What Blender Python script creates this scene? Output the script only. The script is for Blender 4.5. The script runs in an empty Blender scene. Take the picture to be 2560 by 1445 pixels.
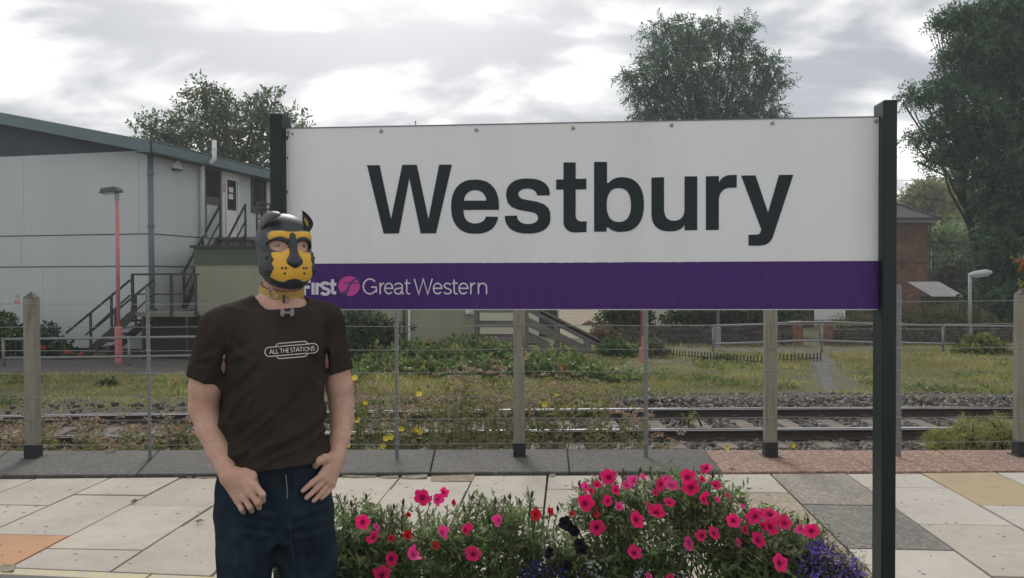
import bpy, math, random
import numpy as np
from mathutils import Vector, Matrix
from mathutils.bvhtree import BVHTree

R = math.radians
random.seed(7)
rng = np.random.default_rng(11)
scene = bpy.context.scene
col = scene.collection

# ------------------------------------------------------------------ camera
FPX, W0, H0 = 2000.0, 2560.0, 1445.0
CAM = Vector((0.0, 0.0, 1.60))
PITCH = math.atan(32.5 / FPX)
ROLL = 0.0035
_f = Vector((0, math.cos(PITCH), -math.sin(PITCH)))
_r0 = Vector((1, 0, 0))
_u0 = Vector((0, math.sin(PITCH), math.cos(PITCH)))
_r = _r0 * math.cos(ROLL) - _u0 * math.sin(ROLL)
_u = _u0 * math.cos(ROLL) + _r0 * math.sin(ROLL)
cd = bpy.data.cameras.new('camera')
cam = bpy.data.objects.new('camera', cd)
col.objects.link(cam)
cd.sensor_width = 36.0
cd.lens = 36.0 * FPX / W0
cd.clip_start = 0.05
cd.clip_end = 3000
cam.matrix_world = Matrix(((_r.x, _u.x, -_f.x, CAM.x), (_r.y, _u.y, -_f.y, CAM.y), (_r.z, _u.z, -_f.z, CAM.z), (0, 0, 0, 1)))
scene.camera = cam

# ------------------------------------------------------------------ sky, sun, exposure
SUN_EL, SUN_AZ = R(36), R(-10)          # azimuth measured from +Y (ahead of the camera) towards +X
world = bpy.data.worlds.new('World')
scene.world = world
world.use_nodes = True
nt = world.node_tree
nt.nodes.clear()


def wn(t, **kw):
    n = nt.nodes.new(t)
    for k, v in kw.items():
        setattr(n, k, v)
    return n


def wmath(op, a, b=None, c=None, clamp=False):
    n = wn('ShaderNodeMath', operation=op)
    n.use_clamp = clamp
    for i, v in enumerate((a, b, c)):
        if v is None:
            continue
        if isinstance(v, (int, float)):
            n.inputs[i].default_value = v
        else:
            nt.links.new(v, n.inputs[i])
    return n.outputs[0]


out = wn('ShaderNodeOutputWorld')
sky = wn('ShaderNodeTexSky', sky_type='NISHITA')
sky.sun_disc = False
sky.sun_elevation = SUN_EL
sky.sun_rotation = SUN_AZ
bg_sky = wn('ShaderNodeBackground')
bg_sky.inputs[1].default_value = 0.10
nt.links.new(sky.outputs[0], bg_sky.inputs[0])
tc = wn('ShaderNodeTexCoord')
sep = wn('ShaderNodeSeparateXYZ')
nt.links.new(tc.outputs['Generated'], sep.inputs[0])
zz = wmath('ADD', wmath('MAXIMUM', sep.outputs[2], 0.0), 0.34)
cx_ = wmath('DIVIDE', sep.outputs[0], zz)
cy_ = wmath('DIVIDE', sep.outputs[1], zz)
comb = wn('ShaderNodeCombineXYZ')
nt.links.new(cx_, comb.inputs[0])
nt.links.new(wmath('MULTIPLY', cy_, 1.5), comb.inputs[1])
comb.inputs[2].default_value = 63.3
n1 = wn('ShaderNodeTexNoise')
n1.inputs['Scale'].default_value = 2.4
n1.inputs['Detail'].default_value = 7.0
n1.inputs['Roughness'].default_value = 0.48
n1.inputs['Distortion'].default_value = 0.25
nt.links.new(comb.outputs[0], n1.inputs['Vector'])
# a milky glow where the sun stands behind the cloud
sdir = Vector((math.sin(SUN_AZ) * math.cos(SUN_EL), math.cos(SUN_AZ) * math.cos(SUN_EL), math.sin(SUN_EL)))
dotn = wn('ShaderNodeVectorMath', operation='DOT_PRODUCT')
nt.links.new(tc.outputs['Generated'], dotn.inputs[0])
dotn.inputs[1].default_value = sdir
glow = wmath('POWER', wmath('MAXIMUM', dotn.outputs['Value'], 0.0), 18.0)
ramp = wn('ShaderNodeValToRGB')
ramp.color_ramp.interpolation = 'EASE'
e = ramp.color_ramp.elements
e[0].position = 0.38
e[0].color = (0.98, 0.965, 0.935, 1)
e[1].position = 0.585
e[1].color = (0.335, 0.345, 0.375, 1)
nt.links.new(n1.outputs['Fac'], ramp.inputs[0])
addg = wn('ShaderNodeMixRGB', blend_type='ADD')
addg.inputs[0].default_value = 1.0
nt.links.new(ramp.outputs[0], addg.inputs[1])
gl = wn('ShaderNodeMixRGB', blend_type='MULTIPLY')
gl.inputs[0].default_value = 1.0
gl.inputs[1].default_value = (0.70, 0.68, 0.63, 1)
nt.links.new(glow, gl.inputs[2])
nt.links.new(gl.outputs[0], addg.inputs[2])
bg_cl = wn('ShaderNodeBackground')
bg_cl.inputs[1].default_value = 1.0
nt.links.new(addg.outputs[0], bg_cl.inputs[0])
mixw = wn('ShaderNodeMixShader')
mixw.inputs[0].default_value = 0.93
nt.links.new(bg_sky.outputs[0], mixw.inputs[1])
nt.links.new(bg_cl.outputs[0], mixw.inputs[2])
nt.links.new(mixw.outputs[0], out.inputs[0])

sl = bpy.data.lights.new('sun', 'SUN')
sl.energy = 1.4
sl.angle = R(16)
sl.color = (1.0, 0.96, 0.9)
sun = bpy.data.objects.new('sun', sl)
col.objects.link(sun)
sun.rotation_euler = sdir.to_track_quat('Z', 'Y').to_euler()
sun.location = sdir * 60

vs = scene.view_settings
vs.view_transform = 'Standard'
vs.look = 'None'
vs.exposure = 0.46
vs.gamma = 1.0
vs.use_curve_mapping = False
scene.render.engine = 'CYCLES'
scene.cycles.max_bounces = 6
scene.cycles.transparent_max_bounces = 6
scene.cycles.use_denoising = True

# ------------------------------------------------------------------ projection helpers (used to survey the place)


def ray(px, py):
    return _f + _r * ((px - 1280.0) / FPX) - _u * ((py - 722.5) / FPX)


def at(px, py, Y):
    d = ray(px, py)
    return CAM + d * (Y / d.y)


def gz(px, py, z=0.0):
    d = ray(px, py)
    return CAM + d * ((z - CAM.z) / d.z)


def rp(px, py, p0, n):
    d = ray(px, py)
    return CAM + d * ((Vector(p0) - CAM).dot(n) / d.dot(n))


GZ = -0.45                                # level of the ground beyond the platform

# ------------------------------------------------------------------ materials
MATS = {}


def new_mat(name):
    m = bpy.data.materials.new(name)
    m.use_nodes = True
    n = m.node_tree
    n.nodes.clear()
    o = n.nodes.new('ShaderNodeOutputMaterial')
    b = n.nodes.new('ShaderNodeBsdfPrincipled')
    n.links.new(b.outputs[0], o.inputs[0])
    return m, n, b, o


def noise(n, scale, detail=4, rough=0.55, vec=None, dist=0.0):
    t = n.nodes.new('ShaderNodeTexNoise')
    t.inputs['Scale'].default_value = scale
    t.inputs['Detail'].default_value = detail
    t.inputs['Roughness'].default_value = rough
    t.inputs['Distortion'].default_value = dist
    if vec is not None:
        n.links.new(vec, t.inputs['Vector'])
    return t.outputs['Fac']


def nramp(n, fac, stops, interp='LINEAR'):
    r = n.nodes.new('ShaderNodeValToRGB')
    r.color_ramp.interpolation = interp
    els = r.color_ramp.elements
    while len(els) < len(stops):
        els.new(0.5)
    for el, (p, c) in zip(els, stops):
        el.position = p
        el.color = (*c, 1) if len(c) == 3 else c
    n.links.new(fac, r.inputs[0])
    return r.outputs[0]


def nmix(n, fac, a, b, blend='MIX'):
    m = n.nodes.new('ShaderNodeMixRGB')
    m.blend_type = blend
    for i, v in enumerate((fac, a, b)):
        if isinstance(v, (int, float)):
            m.inputs[i].default_value = v
        elif isinstance(v, tuple):
            m.inputs[i].default_value = (*v, 1) if len(v) == 3 else v
        else:
            n.links.new(v, m.inputs[i])
    return m.outputs[0]


def nbump(n, b, h, strength=0.3, dist=0.01):
    bp = n.nodes.new('ShaderNodeBump')
    bp.inputs['Strength'].default_value = strength
    bp.inputs['Distance'].default_value = dist
    n.links.new(h, bp.inputs['Height'])
    n.links.new(bp.outputs[0], b.inputs['Normal'])


def world_pos(n, sc=(1, 1, 1)):
    g = n.nodes.new('ShaderNodeNewGeometry')
    if sc == (1, 1, 1):
        return g.outputs['Position']
    m = n.nodes.new('ShaderNodeMapping')
    m.inputs['Scale'].default_value = sc
    n.links.new(g.outputs['Position'], m.inputs['Vector'])
    return m.outputs[0]


def mat(name, c, rough=0.75, var=0.18, scale=6.0, fine=0.0, fscale=120.0, bump=0.0, bscale=80.0, bdist=0.004, metal=0.0,
        dirt=None, dirt_amt=0.0, dscale=2.0, stretch=(1, 1, 1), rnd=0.0, spec=0.5):
    """principled surface: base colour mottled by two noises, optional stain colour, optional relief"""
    if name in MATS:
        return MATS[name]
    m, n, b, o = new_mat(name)
    pos = world_pos(n, stretch)
    lo = tuple(max(0, x * (1 - var)) for x in c)
    hi = tuple(min(1, x * (1 + var)) for x in c)
    base = nramp(n, noise(n, scale, 5, 0.6, pos), [(0.3, lo), (0.7, hi)])
    if fine:
        f = nramp(n, noise(n, fscale, 2, 0.6, world_pos(n)), [(0.3, (1 - fine,) * 3), (0.7, (min(1, 1 + fine * .3),) * 3)])
        base = nmix(n, 1.0, base, f, 'MULTIPLY')
    if dirt is not None:
        df = nramp(n, noise(n, dscale, 6, 0.65, pos, 0.4), [(0.48, (0, 0, 0)), (0.72, (dirt_amt,) * 3)])
        base = nmix(n, df, base, dirt)
    if rnd:
        oi = n.nodes.new('ShaderNodeObjectInfo')
        rr = nramp(n, oi.outputs['Random'], [(0, (1 - rnd,) * 3), (1, (1 + rnd * .0,) * 3)])
        base = nmix(n, 1.0, base, rr, 'MULTIPLY')
    n.links.new(base, b.inputs['Base Color'])
    b.inputs['Roughness'].default_value = rough
    b.inputs['Metallic'].default_value = metal
    b.inputs['Specular IOR Level'].default_value = spec
    if bump:
        nbump(n, b, noise(n, bscale, 4, 0.6, world_pos(n)), bump, bdist)
    MATS[name] = m
    return m


def leaf_mat(name, rough=0.6, trans=0.35, gloss=0.3):
    """leaf blades take their colour from a per-leaf attribute; some light passes through"""
    if name in MATS:
        return MATS[name]
    m, n, b, o = new_mat(name)
    a = n.nodes.new('ShaderNodeAttribute')
    a.attribute_name = 'Col'
    n.links.new(a.outputs['Color'], b.inputs['Base Color'])
    b.inputs['Roughness'].default_value = rough
    b.inputs['Specular IOR Level'].default_value = gloss
    t = n.nodes.new('ShaderNodeBsdfTranslucent')
    hs = n.nodes.new('ShaderNodeHueSaturation')
    hs.inputs['Value'].default_value = 1.25
    hs.inputs['Saturation'].default_value = 1.1
    n.links.new(a.outputs['Color'], hs.inputs['Color'])
    n.links.new(hs.outputs[0], t.inputs[0])
    mx = n.nodes.new('ShaderNodeMixShader')
    mx.inputs[0].default_value = trans
    n.links.new(b.outputs[0], mx.inputs[1])
    n.links.new(t.outputs[0], mx.inputs[2])
    n.links.new(mx.outputs[0], o.inputs[0])
    MATS[name] = m
    return m


# ------------------------------------------------------------------ mesh builder and object bookkeeping
WLOC = {}                                  # world location of every linked object, for parenting


class MB:
    def __init__(self):
        self.v = []
        self.f = []

    def add(self, vs, fs):
        k = len(self.v)
        self.v += [tuple(p) for p in vs]
        self.f += [tuple(i + k for i in q) for q in fs]
        return self

    def box(self, x0, x1, y0, y1, z0, z1):
        return self.hexa([(x0, y0, z0), (x1, y0, z0), (x1, y1, z0), (x0, y1, z0)], [(x0, y0, z1), (x1, y0, z1), (x1, y1, z1), (x0, y1, z1)])

    def hexa(self, lo, hi):
        n = len(lo)
        fs = [tuple(reversed(range(n))), tuple(range(n, 2 * n))] + [(i, (i + 1) % n, (i + 1) % n + n, i + n) for i in range(n)]
        return self.add(list(lo) + list(hi), fs)

    def prism(self, pts, d):
        """polygon of 3-D points pushed along d"""
        d = Vector(d)
        return self.hexa([Vector(p) for p in pts], [Vector(p) + d for p in pts])

    def bar(self, a, b, w, h=None, up=(0, 0, 1)):
        a, b = Vector(a), Vector(b)
        h = h or w
        t = (b - a).normalized()
        s = t.cross(Vector(up))
        if s.length < 1e-4:
            s = t.cross(Vector((1, 0, 0)))
        s.normalize()
        q = s.cross(t).normalized()
        c = [(-w / 2, -h / 2), (w / 2, -h / 2), (w / 2, h / 2), (-w / 2, h / 2)]
        return self.hexa([a + s * x + q * y for x, y in c], [b + s * x + q * y for x, y in c])

    def tube(self, pts, r, n=8, cap=True):
        pts = [Vector(p) for p in pts]
        rs = r if isinstance(r, (list, tuple)) else [r] * len(pts)
        k = len(self.v)
        prev = None
        for i, p in enumerate(pts):
            t = (pts[min(i + 1, len(pts) - 1)] - pts[max(i - 1, 0)])
            if t.length < 1e-9:
                t = Vector((0, 0, 1))
            t.normalize()
            if prev is None:
                s = t.orthogonal().normalized()
            else:
                s = (prev - t * prev.dot(t))
                s = s.normalized() if s.length > 1e-6 else t.orthogonal().normalized()
            prev = s
            q = t.cross(s)
            for j in range(n):
                a = 2 * math.pi * j / n
                self.v.append(tuple(p + (s * math.cos(a) + q * math.sin(a)) * rs[i]))
        for i in range(len(pts) - 1):
            for j in range(n):
                a, b = k + i * n + j, k + i * n + (j + 1) % n
                self.f.append((a, b, b + n, a + n))
        if cap:
            self.f.append(tuple(k + j for j in reversed(range(n))))
            e_ = k + (len(pts) - 1) * n
            self.f.append(tuple(e_ + j for j in range(n)))
        return self

    def build(self, name, m, parent=None, smooth=False, bevel=0.0, origin=None, centre=True):
        me = bpy.data.meshes.new(name)
        v = np.array(self.v, dtype=np.float64)
        c = Vector(((v.min(0) + v.max(0)) / 2)) if origin is None else Vector(origin)
        me.from_pydata([tuple(p) for p in (v - np.array(c))], [], self.f)
        return link(name, me, m, parent, c, smooth, bevel)


def link(name, me, m, parent=None, loc=(0, 0, 0), smooth=False, bevel=0.0):
    o = bpy.data.objects.new(name, me)
    col.objects.link(o)
    if m is not None and me is not None and len(me.materials) == 0:
        me.materials.append(m)
    if smooth and me is not None:
        me.polygons.foreach_set('use_smooth', [True] * len(me.polygons))
    o.location = loc
    WLOC[o.name] = Vector(loc)
    if parent is not None:
        o.parent = parent
        o.matrix_parent_inverse = Matrix.Translation(-WLOC[parent.name])
    if bevel:
        b = o.modifiers.new('bevel', 'BEVEL')
        b.width = bevel
        b.segments = 2
        b.limit_method = 'ANGLE'
    return o


def np_mesh(name, v, quads=None, tris=None, cols=None):
    """mesh from numpy arrays, fast; cols = per-vertex rgb"""
    me = bpy.data.meshes.new(name)
    v = np.asarray(v, dtype=np.float32)
    nq = 0 if quads is None else len(quads)
    nt_ = 0 if tris is None else len(tris)
    me.vertices.add(len(v))
    me.vertices.foreach_set('co', v.ravel())
    me.loops.add(nq * 4 + nt_ * 3)
    idx = []
    if nq:
        idx.append(np.asarray(quads, dtype=np.int32).ravel())
    if nt_:
        idx.append(np.asarray(tris, dtype=np.int32).ravel())
    me.loops.foreach_set('vertex_index', np.concatenate(idx))
    me.polygons.add(nq + nt_)
    st = np.concatenate([np.arange(nq) * 4, nq * 4 + np.arange(nt_) * 3]).astype(np.int32)
    me.polygons.foreach_set('loop_start', st)
    me.update(calc_edges=True)
    if cols is not None:
        at_ = me.attributes.new('Col', 'FLOAT_COLOR', 'POINT')
        c4 = np.ones((len(v), 4), dtype=np.float32)
        c4[:, :3] = cols
        at_.data.foreach_set('color', c4.ravel())
    return me


def tag(o, label=None, cat=None, group=None, kind=None):
    if label:
        o['label'] = label
    if cat:
        o['category'] = cat
    if group:
        o['group'] = group
    if kind:
        o['kind'] = kind
    return o


def stuff(o):
    o['kind'] = 'stuff'
    return o


def empty(name, loc, label=None, cat=None, group=None, kind=None):
    o = link(name, None, None, None, loc)
    o.empty_display_size = 0.1
    return tag(o, label, cat, group, kind)


def share(src, name, parent, loc, rot=(0, 0, 0), scale=(1, 1, 1)):
    """another piece that shares its mesh with an earlier one"""
    o = bpy.data.objects.new(name, src.data)
    col.objects.link(o)
    o.location = loc
    o.rotation_euler = rot
    o.scale = scale
    WLOC[o.name] = Vector(loc)
    if parent is not None:
        o.parent = parent
        o.matrix_parent_inverse = Matrix.Translation(-WLOC[parent.name])
    return o


# ------------------------------------------------------------------ leaf and grass generators (numpy)


def frames(d, up=None):
    """orthonormal frames with first axis d (n,3)"""
    d = d / np.maximum(np.linalg.norm(d, axis=1, keepdims=True), 1e-9)
    a = rng.normal(size=d.shape) if up is None else up
    s = np.cross(d, a)
    s /= np.maximum(np.linalg.norm(s, axis=1, keepdims=True), 1e-9)
    return d, s, np.cross(s, d)


def leaf_arrays(p, d, ln, wd, fold=0.25, up=None, curl=0.0):
    """leaves: base p, direction d, length ln, width wd. each a folded diamond of 4 vertices (one quad)"""
    d, s, q = frames(d, up)
    ln = ln[:, None]
    wd = wd[:, None]
    mid = p + d * ln * 0.45 + q * ln * curl * 0.3
    v0 = p
    v1 = mid + s * wd * 0.5 + q * wd * fold
    v2 = p + d * ln - q * ln * curl
    v3 = mid - s * wd * 0.5 + q * wd * fold
    n = len(p)
    v = np.stack([v0, v1, v2, v3], axis=1).reshape(-1, 3)
    f = np.arange(n * 4).reshape(-1, 4)
    return v, f


def pick_cols(n, palette, weights=None, jitter=0.18):
    pal = np.array(palette, dtype=np.float32)
    k = rng.choice(len(pal), size=n, p=weights)
    c = pal[k] * (1 + rng.normal(size=(n, 1)) * jitter)
    return np.clip(c, 0.003, 1)


def in_lobes(lobes, n, shell=0.45):
    """random points inside a set of ellipsoids [(centre, radii)], denser towards the surface; returns points, outward dirs"""
    vol = np.array([r[0] * r[1] * r[2] for c, r in lobes]) ** (2 / 3)
    k = rng.choice(len(lobes), size=n, p=vol / vol.sum())
    C = np.array([tuple(c) for c, r in lobes])[k]
    Rr = np.array([tuple(r) for c, r in lobes])[k]
    u = rng.normal(size=(n, 3))
    u /= np.linalg.norm(u, axis=1, keepdims=True)
    rad = rng.random(n) ** shell
    return C + u * Rr * rad[:, None], u


def leaves_obj(name, m, parent, p, d, ln, wd, cols, fold=0.25, up=None, curl=0.0, loc=(0, 0, 0)):
    v, f = leaf_arrays(p, d, ln, wd, fold, up, curl)
    me = np_mesh(name, v - np.array(loc), quads=f, cols=np.repeat(cols, 4, axis=0))
    o_ = link(name, me, m, parent, loc)
    return stuff(o_) if parent is not None else o_

# =================================================================== THE SETTING
# ------------------------------------------------------------------ ground
def ground_material():
    m, n, b, o = new_mat('rough_ground')
    pos = world_pos(n)
    g = nramp(n, noise(n, 1.3, 8, 0.65, pos), [(0.32, (0.085, 0.075, 0.05)), (0.5, (0.10, 0.105, 0.05)), (0.68, (0.14, 0.13, 0.07))])
    f = nramp(n, noise(n, 30, 4, 0.7, pos), [(0.3, (0.6,) * 3), (0.7, (1.1,) * 3)])
    n.links.new(nmix(n, 1.0, g, f, 'MULTIPLY'), b.inputs['Base Color'])
    b.inputs['Roughness'].default_value = 0.95
    nbump(n, b, noise(n, 18, 6, 0.7, pos), 0.6, 0.05)
    return m


gm = ground_material()
o = MB().add([(-500, 7.0, GZ), (500, 7.0, GZ), (500, 900, GZ), (-500, 900, GZ)], [(0, 1, 2, 3)]).build('ground', gm)
tag(o, kind='structure')

# dark ballast bed under the loose stones
bedm = mat('ballast_bed', (0.09, 0.08, 0.07), 0.95, 0.3, 9, 0.4, 60, 0.8, 40, 0.02)
bed = MB().add([(-16, 7.25, GZ + .004), (16, 7.25, GZ + .004), (16, 13.4, GZ + .004), (-16, 13.4, GZ + .004)], [(0, 1, 2, 3)]).build('ballast_bed', bedm)
tag(bed, kind='structure')

# ------------------------------------------------------------------ railway track
RZ = -0.27
far_px = [(0, 1039), (473, 1032.5), (860, 1029), (1300, 1024.5), (1600, 1021.4), (2545, 1017.6)]
near_px = [(0, 1092), (450, 1083), (1030, 1076.5), (1600, 1072), (2180, 1068.6), (2470, 1067.5)]
fp = np.array([tuple(gz(x, y, RZ))[:2] for x, y in far_px])
npx = np.array([tuple(gz(x, y, RZ))[:2] for x, y in near_px])
cf = np.polyfit(fp[:, 0], fp[:, 1], 2)
midc = np.polyfit(np.concatenate([fp[:, 0], npx[:, 0]]), np.concatenate([fp[:, 1] - .752, npx[:, 1] + .752]), 2)


def track_y(x):
    x = max(-12, min(12, x))
    return midc[0] * x * x + midc[1] * x + midc[2]


def track_n(x):
    s = 2 * midc[0] * max(-12, min(12, x)) + midc[1]
    return Vector((-s, 1, 0)).normalized()


steel = mat('polished_rail_steel', (.8, .8, .8), .16, 0.06, 3, metal=1.0)
rust = mat('rusty_rail', (0.055, 0.042, 0.035), 0.85, 0.25, 14, 0.3, 150)
sleeper_m = mat('weathered_sleeper', (0.20, 0.17, 0.14), 0.9, 0.25, 5, 0.3, 90, 0.4, 60, rnd=0.35)
clip_m = mat('rail_clip_iron', (0.06, 0.05, 0.045), 0.8, 0.2, 30)
tr = empty('railway_track', (0, track_y(0), GZ), 'curving railway track with two shiny rails beyond the wire fence', 'track')
prof = [(-.07, 0), (.07, 0), (.07, .012), (.011, .03), (.011, .095), (.036, .105), (.036, .14), (-.036, .14), (-.036, .105), (-.011, .095), (-.011, .03), (-.07, .012)]
xs = [x * 0.5 for x in range(-30, 31)]
for side in (-1, 1):
    mb = MB()
    k = len(prof)
    for x in xs:
        p = Vector((x, track_y(x), 0)) + track_n(x) * (0.752 * side)
        for a, z in prof:
            q = p + track_n(x) * a
            mb.v.append((q.x, q.y, RZ - .14 + z))
    for i in range(len(xs) - 1):
        for j in range(k):
            a, b2 = i * k + j, i * k + (j + 1) % k
            mb.f.append((a, b2, b2 + k, a + k))
    rail = mb.build('rail', rust, tr)
    mb = MB()
    for x in xs:
        p = Vector((x, track_y(x), 0)) + track_n(x) * (0.752 * side)
        for a, z in ((-.0375, .125), (-.030, .1425), (.030, .1425), (.0375, .125)):
            q = p + track_n(x) * a
            mb.v.append((q.x, q.y, RZ - .14 + z))
    for i in range(len(xs) - 1):
        for j in range(3):
            a = i * 4 + j
            mb.f.append((a, a + 1, a + 5, a + 4))
    mb.build('running_surface', steel, rail)
slp = MB().hexa([(-.135, -1.25, -.1), (.135, -1.25, -.1), (.135, 1.25, -.1), (-.135, 1.25, -.1)],
                [(-.105, -1.23, .0), (.105, -1.23, .0), (.105, 1.23, .0), (-.105, 1.23, .0)])
sl0 = None
clp0 = None
for i in range(-22, 23):
    x = i * 0.60 + 0.12
    loc = Vector((x, track_y(x), RZ - .135))
    a = math.atan2(2 * midc[0] * x + midc[1], 1) + random.uniform(-.015, .015)
    if sl0 is None:
        me = bpy.data.meshes.new('sleeper')
        me.from_pydata(slp.v, [], slp.f)
        sl0 = link('sleeper', me, sleeper_m, tr, loc)
        sl0.rotation_euler = (0, 0, a)
        s_ = sl0
    else:
        s_ = share(sl0, 'sleeper', tr, loc, (0, 0, a))
    for off in (-.752, .752):
        for dd in (-.085, .085):
            lc = loc + track_n(x) * (off + dd) + Vector((0, 0, .012))
            if clp0 is None:
                cm = MB().box(-.05, .05, -.03, .03, -.02, .03)
                cme = bpy.data.meshes.new('rail_clip')
                cme.from_pydata(cm.v, [], cm.f)
                clp0 = link('rail_clip', cme, clip_m, tr, lc)
            else:
                share(clp0, 'rail_clip', tr, lc, (0, 0, a))

# loose ballast stones (one mass)
NS = 54000
bx = rng.uniform(-12, 12, NS)
by = rng.uniform(8.6, 13.6, NS)
ty = midc[0] * bx ** 2 + midc[1] * bx + midc[2]
rel = by - ty
keep = np.abs(np.abs(rel) - .752) > .085
edge = rel > 1.35
keep &= ~(edge & (bx < 2.2 + rng.normal(size=NS) * .5) & (rng.random(NS) > .04))
top = np.where(edge, 0.10 * np.clip(1 - np.abs(rel - 1.9) / .75, 0, 1), 0.0)
insl = (np.abs(((bx - .12 + .3) % .6) - .3) < .12) & (np.abs(rel) < 1.2)
keep &= ~(insl & (rng.random(NS) > .06))
bx, by, top = bx[keep], by[keep], top[keep]
n_ = len(bx)
cube = np.array([[-1, -1, -1], [1, -1, -1], [1, 1, -1], [-1, 1, -1], [-1, -1, 1], [1, -1, 1], [1, 1, 1], [-1, 1, 1]], float)
sz = rng.uniform(.013, .030, n_)
v = cube[None] * (1 + rng.uniform(-.45, .25, (n_, 8, 3))) * sz[:, None, None] * rng.uniform(.7, 1.35, (n_, 1, 3))
an = rng.uniform(0, 6.28, n_)
tl = rng.uniform(-.7, .7, n_)
ca, sa, ct, st_ = np.cos(an)[:, None], np.sin(an)[:, None], np.cos(tl)[:, None], np.sin(tl)[:, None]
X, Y, Z = v[..., 0], v[..., 1] * ct - v[..., 2] * st_, v[..., 1] * st_ + v[..., 2] * ct
v = np.stack([X * ca - Y * sa + bx[:, None], X * sa + Y * ca + by[:, None], Z + (GZ + .012 + top + rng.uniform(-.01, .02, n_))[:, None]], -1)
qf = np.array([[3, 2, 1, 0], [4, 5, 6, 7], [0, 1, 5, 4], [1, 2, 6, 5], [2, 3, 7, 6], [3, 0, 4, 7]])
quads = (np.arange(n_)[:, None, None] * 8 + qf[None]).reshape(-1, 4)
cols_ = pick_cols(n_, [(.11, .10, .088), (.15, .132, .118), (.075, .062, .055), (.12, .092, .074), (.20, .185, .17)], None, .2)


def stone_mat():
    m, n, b, o = new_mat('ballast_stone')
    a = n.nodes.new('ShaderNodeAttribute')
    a.attribute_name = 'Col'
    f = nramp(n, noise(n, 90, 3, 0.6, world_pos(n)), [(0.3, (.7,) * 3), (0.7, (1.1,) * 3)])
    n.links.new(nmix(n, 1.0, a.outputs['Color'], f, 'MULTIPLY'), b.inputs['Base Color'])
    b.inputs['Roughness'].default_value = .9
    return m


me = np_mesh('ballast', v.reshape(-1, 3), quads=quads, cols=np.repeat(cols_, 8, axis=0))
bal = link('ballast', me, stone_mat())
tag(bal, 'grey brown loose ballast stones around the rails', 'ballast', kind='stuff')

# ------------------------------------------------------------------ platform
KA, KB = gz(0, 1196), gz(2560, 1180)        # front line of the dark coping strip
EA, EB = gz(0, 1133.5), gz(2560, 1127)      # back edge of the platform
YA, YB = gz(0, 1417), gz(540, 1440)         # yellow painted line


def line_y(A, B, x):
    return A.y + (B.y - A.y) * (x - A.x) / (B.x - A.x)


XL, XR = -11.0, 11.0
asphalt = mat('platform_asphalt', (0.12, 0.118, 0.115), 0.9, 0.15, 4, 0.35, 160, 0.35, 140)
joint_m = mat('joint_grime', (0.045, 0.042, 0.036), 0.95, 0.3, 9)
plat_side = mat('platform_brick_face', (0.16, 0.13, 0.11), 0.9, 0.3, 4, 0.3, 50, 0.4, 30)
pl = MB().hexa([(XL, -4, -.9), (XR, -4, -.9), (XR, line_y(EA, EB, XR) - .02, -.9), (XL, line_y(EA, EB, XL) - .02, -.9)],
               [(XL, -4, -.035), (XR, -4, -.035), (XR, line_y(EA, EB, XR) - .02, -.035), (XL, line_y(EA, EB, XL) - .02, -.035)]).build('platform', joint_m)
tag(pl, kind='structure')
asph = MB().hexa([(XL, -3.9, -.03), (XR, -3.9, -.03), (XR, line_y(YA, YB, XR) - .10, -.03), (XL, line_y(YA, YB, XL) - .10, -.03)],
                 [(XL, -3.9, -.002), (XR, -3.9, -.002), (XR, line_y(YA, YB, XR) - .10, -.002), (XL, line_y(YA, YB, XL) - .10, -.002)]).build('asphalt_surface', asphalt, pl)


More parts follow.
